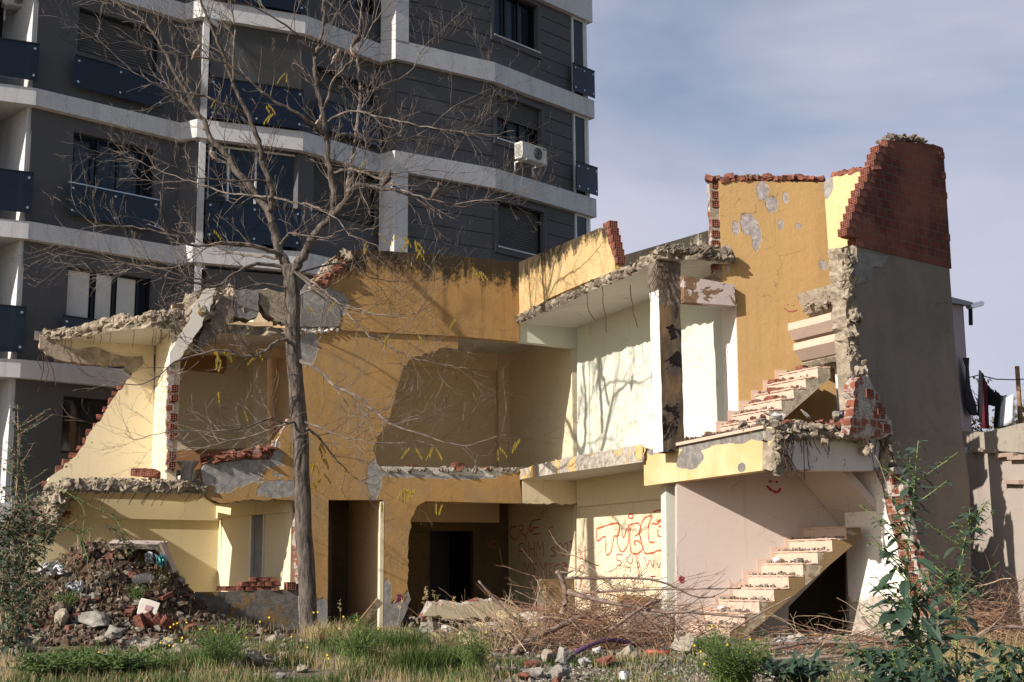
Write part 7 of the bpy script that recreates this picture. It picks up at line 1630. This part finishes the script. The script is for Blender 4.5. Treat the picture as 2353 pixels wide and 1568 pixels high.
leafy('leafy_shrub', [[(60, 1470), (45, 1350), (30, 1230), (40, 1100), (42, 1000), (40, 930)], [(50, 1470), (70, 1330), (62, 1200), (88, 1130)], [(30, 1470), (10, 1350), (-10, 1240), (8, 1120)], [(40, 1460), (48, 1340), (95, 1260), (120, 1215)], [(20, 1460), (5, 1300), (20, 1200), (60, 1160)]], 21.5, M['shrubleaf'], M['drystem'], 'dark leafy shrub at the left picture edge before the grey block', 'shrub', (.19, .13, 1.5), .48, 60, 30, .018, .2, 5)
leafy('leafy_shrub', [[(10, 1500), (0, 1400), (-5, 1320), (20, 1260)], [(30, 1500), (35, 1400), (10, 1330)]], 20.5, M['shrubleaf'], M['drystem'], 'low dark shrub below the taller one at the left picture edge', 'shrub', (.18, .12, 1.2), .48, 44, 20, .015, .2, 6)
leafy('arching_shoot', [[(205, 1290), (190, 1240), (192, 1170), (150, 1130), (105, 1120)], [(292, 1275), (280, 1220), (262, 1190), (215, 1165), (150, 1130)], [(190, 1280), (180, 1230), (150, 1215), (110, 1220)]], 25.0, M['shrubleaf'], M['gstem'], 'thin arching green shoots growing out of the top of the heap', 'shoots', (.13, .10, .5), .4, 9, 4, .010, .1, 7)
leafy('leafy_shrub', [[(292, 1280), (285, 1245), (255, 1215)], [(290, 1275), (280, 1240), (240, 1210)]], 24.9, M['shrubleaf'], M['drystem'], 'small leafy sprig on top of the heap', 'shrub', (.12, .1, .6), .4, 10, 6, .008, .1, 8)
leafy('vine', [[(28, 1460), (26, 1300), (24, 1160), (30, 1060)], [(26, 1300), (60, 1230), (60, 1130), (45, 1040), (48, 985)]], 24.0, M['weed'], M['drystem'], 'light green climbing shoots on the thin post at the left edge', 'vine', (.12, .09, 1), .45, 40, 16, .01, .2, 10)
def bushy(px, py, w, h, n, mat, label, flowers=0, leafL=.035, seed=1, Yo=0):
    R = random.Random(seed); c = ground_hit(px, py); k = c.y / FPX; W_, H_ = w * k, h * k; root = empty('weed_bush', c, label, 'weed'); bs, bl = B(), B()
    for _ in range(int(n / 26)):
        a = R.uniform(0, 6.3); tip = c + Vector((cos(a) * W_ * .5 * R.uniform(.2, 1), sin(a) * W_ * .35, H_ * R.uniform(.45, 1))); mid = c.lerp(tip, .5) + Vector((0, 0, H_ * .08)); P_ = cat_rom([c + (tip - c).xy.to_3d() * R.uniform(.1, .75) + Vector((R.uniform(-.04, .04), 0, 0)), mid, tip], 5); tube(bs, P_, .006, .0025, n=4, cap=False)
        for i in range(26):
            q = P_[R.randint(2, len(P_) - 1)] + Vector((R.gauss(0, .05), R.gauss(0, .05), R.gauss(0, .04))); leafblade(bl, q, Vector((R.uniform(-1, 1), R.uniform(-1, 1), R.uniform(-.2, 1))), Vector((R.uniform(-.4, .4), -.5, 1)), leafL * R.uniform(.6, 1.5), leafL * .4)
    obj('stems', bs, M['gstem'], root); obj('foliage', bl, mat, root, recalc=False)
    if flowers:
        bf = B()
        for _ in range(flowers):
            q = c + Vector((R.uniform(-.5, .5) * W_, R.uniform(-.3, .1), H_ * R.uniform(.5, 1.1)))
            for m in range(7): leafblade(bf, q, Vector((cos(m * .9), -.4, sin(m * .9))), Vector((0, -1, 0)), .018, .010, 0, 0, 0)
        obj('yellow_flowers', bf, M['flower'], root, recalc=False)
    return root
bushy(1685, 1590, 210, 118, 5200, M['weed'], 'dense dark green weed bush with small yellow flowers at the bottom right of centre', 7, .04, 1)
bushy(1650, 1510, 60, 75, 500, M['weed'], 'thin tall weed with yellow flowers behind the dense bush', 6, .03, 2)
bushy(500, 1545, 240, 110, 2600, M['weed'], 'feathery green weeds with yellow flowers in the left grass', 12, .04, 3)
bushy(820, 1530, 200, 110, 1800, M['weed'], 'feathery green weeds right of the tree foot with yellow flowers', 8, .04, 4)
bushy(1090, 1560, 110, 110, 1600, M['weed'], 'yellowish green fennel like weed beside the big grass tuft', 2, .035, 5)
bushy(270, 1560, 260, 60, 2000, M['weed'], 'broad leaved low weeds at the bottom left', 0, .09, 6); bushy(110, 1575, 200, 70, 1600, M['weed'], 'low dark weeds in the bottom left corner', 0, .08, 7)
bushy(1840, 1585, 170, 60, 420, M['gleaf'], 'flat broad leaved weeds at the bottom right', 0, .16, 8)
bushy(150, 1400, 70, 40, 500, M['weed'], 'small dark weed on the left slope of the heap', 0, .04, 9); bushy(315, 1385, 50, 40, 500, M['weed'], 'small dark weed on the right slope of the heap', 0, .04, 10)
for i in range(14):
    px, py = GR.uniform(30, 900), GR.uniform(1490, 1560)
    c = ground_hit(px, py); bm = B(); tube(bm, [c, c + Vector((.01, 0, .24))], .003, n=3); 
    for m in range(7): leafblade(bm, c + Vector((.01, 0, .24)), Vector((cos(m * .9), -.4, sin(m * .9))), Vector((0, -1, 0)), .02, .011, 1, 0, 0)
    zn = 'on the foot of the heap' if px < 300 else 'left of the tree foot' if px < 620 else 'right of the tree foot'; dn = 'far' if py < 1525 else 'near'
    tag(obj('wild_flower', bm, [M['gstem'], M['flower']], recalc=False), 'small yellow wild flower in the ' + dn + ' grass ' + zn, 'flower', 'yellow wild flowers ' + dn + ' ' + zn)

# ------------------------------------------------------------------ right edge: neighbour house, garden wall, washing
M['pinkwall'] = plaster('pink_house_render', (.40, .32, .32), (.25, .2, .19), .2, .2)
nh = empty('pink_house', at(2212, 990, 30), 'narrow pink house side with a small roof edge behind the party wall', 'house')
NP = pl2(at(2175, 900, 29).to_2d(), at(2236, 900, 31).to_2d()); NP2 = NP
wallpx('wall', nh, NP, [(2170, 690), (2213, 696), (2222, 840), (2234, 1000), (2170, 1200)], 3.0, [M['pinkwall']])
wallpx('roof_edge', nh, NP, [(2170, 684), (2186, 688), (2222, 697), (2222, 704), (2170, 698)], 3.2, [M['frame']], off=.15)
bm = B(); tube(bm, [NP.wp(2216, 706, .1), NP.wp(2246, 699, .1)], .07, n=10); obj('roof_pipe', bm, M['steel'], nh)
bm = B(); tube(bm, [NP.wp(2218, 706, .12), NP.wp(2219, 748, .12)], .05, n=8); obj('downpipe', bm, M['frame'], nh)
bm = B(); q = NP.wp(2212, 868, .1); g_ = []
for j in range(7):
    g_.append([bm.verts.new(NP.wp(2204 + 3 * j + (10 if 1 < j < 6 else 6) * (i - .5) * 1.6, 824 + 22 * j, .12 + .05 * sin(j + i * 2))) for i in range(2)])
for j in range(6): bm.faces.new((g_[j][0], g_[j][1], g_[j + 1][1], g_[j + 1][0]))
M['blackcloth'] = simple('black_cloth', (.012, .012, .015), .95, 0, .3, 5, 0); M['wcloth'] = simple('white_cloth', (.6, .61, .65), .9, 0, .1, 5, .1); M['redcloth'] = simple('dark_red_cloth', (.12, .02, .03), .9, 0, .2, 5, 0); M['greycloth'] = simple('slate_cloth', (.05, .06, .08), .9, 0, .2, 5, 0)
o = obj('hanging_cloth', bm, M['blackcloth'], recalc=False); md = o.modifiers.new('t', 'SOLIDIFY'); md.thickness = .02; tag(o, 'black cloth hanging from the side of the pink house', 'cloth')
GW = pl2(at(2214, 1200, 26.6).to_2d(), at(2353, 1200, 24.4).to_2d())
gw = empty('garden_wall', GW.w(1, .2), 'weathered garden wall with a grey coping running off at the right edge', 'garden wall')
M['gwall'] = plaster('garden_wall_render', (.38, .325, .285), (.3, .22, .18), .4, .4, streak=.3, fade=((.36, .33, .30), .5)); M['gcap'] = plaster('garden_wall_coping', (.36, .32, .27), (.14, .13, .1), .8, .5, mould=(4.9, .3))
wallpx('wall_face', gw, GW, [(2214, 1040), (2500, 1035), (2500, 1480), (2214, 1480)], .2, [M['gwall']])
wallpx('coping', gw, GW, [(2212, 990), (2270, 994), (2310, 984), (2353, 973), (2500, 950), (2500, 1050), (2290, 1036), (2212, 1026)], .3, [M['gcap'], CO], off=.06)
bm = B()
for px, py, l in ((2250, 1035, .5), (2285, 1038, .4), (2320, 1046, .6), (2345, 1052, .5), (2335, 1108, .55)): u, z = GW.hit(px, py); box(bm, T(GW.w(u, z, .06)) @ Matrix.Rotation(GW.ang, 4, 'Z') @ Matrix.Rotation(.06, 4, 'Y'), l, .12, .07, 0, .012)
obj('projecting_tiles', bm, M['terraz'], gw)

WL = pl2(at(2236, 900, 27.5).to_2d(), at(2353, 900, 25.8).to_2d())
bm = B(); tube(bm, [NP.wp(2226, 868, .0)] + [WL.wp(x, y) for x, y in ((2250, 862), (2290, 872), (2330, 873), (2380, 870))], .012, n=5); tag(obj('clothes_line', bm, M['frame']), 'thin line carrying the washing above the garden wall', 'clothes line')
pst = tubeobj('wooden_post', [at(2337, 842, 26.5), at(2341, 900, 26.5), at(2347, 1000, 26.5)], .045, simple('weathered_wood', (.24, .14, .07), .85, 0, .3, 8, .4), 'weathered brown wooden post holding the clothes line', 'post')
def cloth(x0, x1, y0, y1, y2, y3, mat, label, seed):
    R = random.Random(seed); bm = B(); n, m = 8, 6; g_ = []
    for i in range(n + 1):
        t = i / n; g_.append([bm.verts.new(WL.wp(x0 + (x1 - x0) * t, (y0 + (y1 - y0) * t) * (1 - j / m) + (y2 + (y3 - y2) * t) * j / m, .06 * sin(t * 14 + seed) * (j + 1) / m)) for j in range(m + 1)])
    for i in range(n):
        for j in range(m): bm.faces.new((g_[i][j], g_[i + 1][j], g_[i + 1][j + 1], g_[i][j + 1]))
    o = obj('hanging_cloth', bm, mat, recalc=False, smooth=True); md = o.modifiers.new('t', 'SOLIDIFY'); md.thickness = .012; tag(o, label, 'cloth')
cloth(2251, 2262, 850, 862, 955, 985, M['blackcloth'], 'longest black garment at the left end of the washing', 1)
cloth(2262, 2270, 868, 885, 985, 985, M['redcloth'], 'narrow dark red garment beside the longest black one', 2)
cloth(2270, 2290, 885, 905, 930, 935, M['blackcloth'], 'short black garment right of the dark red one', 3)
cloth(2286, 2304, 895, 912, 984, 984, M['blackcloth'], 'wide black garment in the middle of the washing', 4)
cloth(2300, 2314, 910, 908, 982, 980, M['greycloth'], 'slate coloured garment left of the white cloth', 5)
cloth(2312, 2330, 915, 905, 980, 970, M['wcloth'], 'white cloth at the right end of the washing', 6)
# far trees behind the garden wall
M['fleaf'] = leafmat('autumn_leaf', (.30, .22, .10), (.20, .18, .09), .3)
def fartree(px, Y, h, seed, label):
    R = random.Random(seed); base = Vector((ray(px, 1000).x * Y, Y, .2)); root = empty('garden_tree', base, label, 'tree'); bt, bb, bl = B(), B(), B()
    tube(bt, [base, base + Vector((.1, 0, h * .5))], .1, .07, n=8)
    def rec(p, d, L_, r, k):
        P_ = [p]; q = p
        for i in range(4): d = (d + Vector((R.uniform(-.3, .3), R.uniform(-.3, .3), R.uniform(-.1, .25)))).normalized(); q = q + d * L_ / 4; P_.append(q)
        tube(bb, P_, r, r * .5, n=4, cap=False)
        if k == 0:
            for _ in range(5): leafblade(bl, P_[R.randint(1, 4)] + Vector((R.gauss(0, .05), R.gauss(0, .05), 0)), Vector((R.uniform(-1, 1), R.uniform(-1, 1), R.uniform(-1, .5))), Vector((0, -.5, 1)), .11, .07)
            return
        for _ in range(4): rec(P_[R.randint(2, 4)], d + Vector((R.uniform(-1, 1), R.uniform(-1, 1), R.uniform(-.4, .7))), L_ * .62, r * .55, k - 1)
    for _ in range(5): rec(base + Vector((.1, 0, h * R.uniform(.3, .5))), Vector((R.uniform(-1, 1), R.uniform(-.6, .6), .9)), h * .3, .05, 3)
    obj('trunk', bt, M['bark'], root, smooth=True); obj('branches', bb, M['twig'], root); obj('leaves', bl, M['fleaf'], root, recalc=False)
fartree(2350, 33, 6.6, 2, 'nearly bare garden tree with a few brown leaves at the right picture edge'); fartree(2285, 36, 5.8, 6, 'sparse garden tree behind the washing'); fartree(2245, 40, 5.6, 9, 'farthest garden tree close to the pink house')
bm = B(); tube(bm, [at(28, 1500, 24.5), at(28, 1140, 24.5)], .035, n=8); tag(obj('metal_post', bm, M['steel']), 'thin grey post overgrown by shoots at the left edge', 'post')
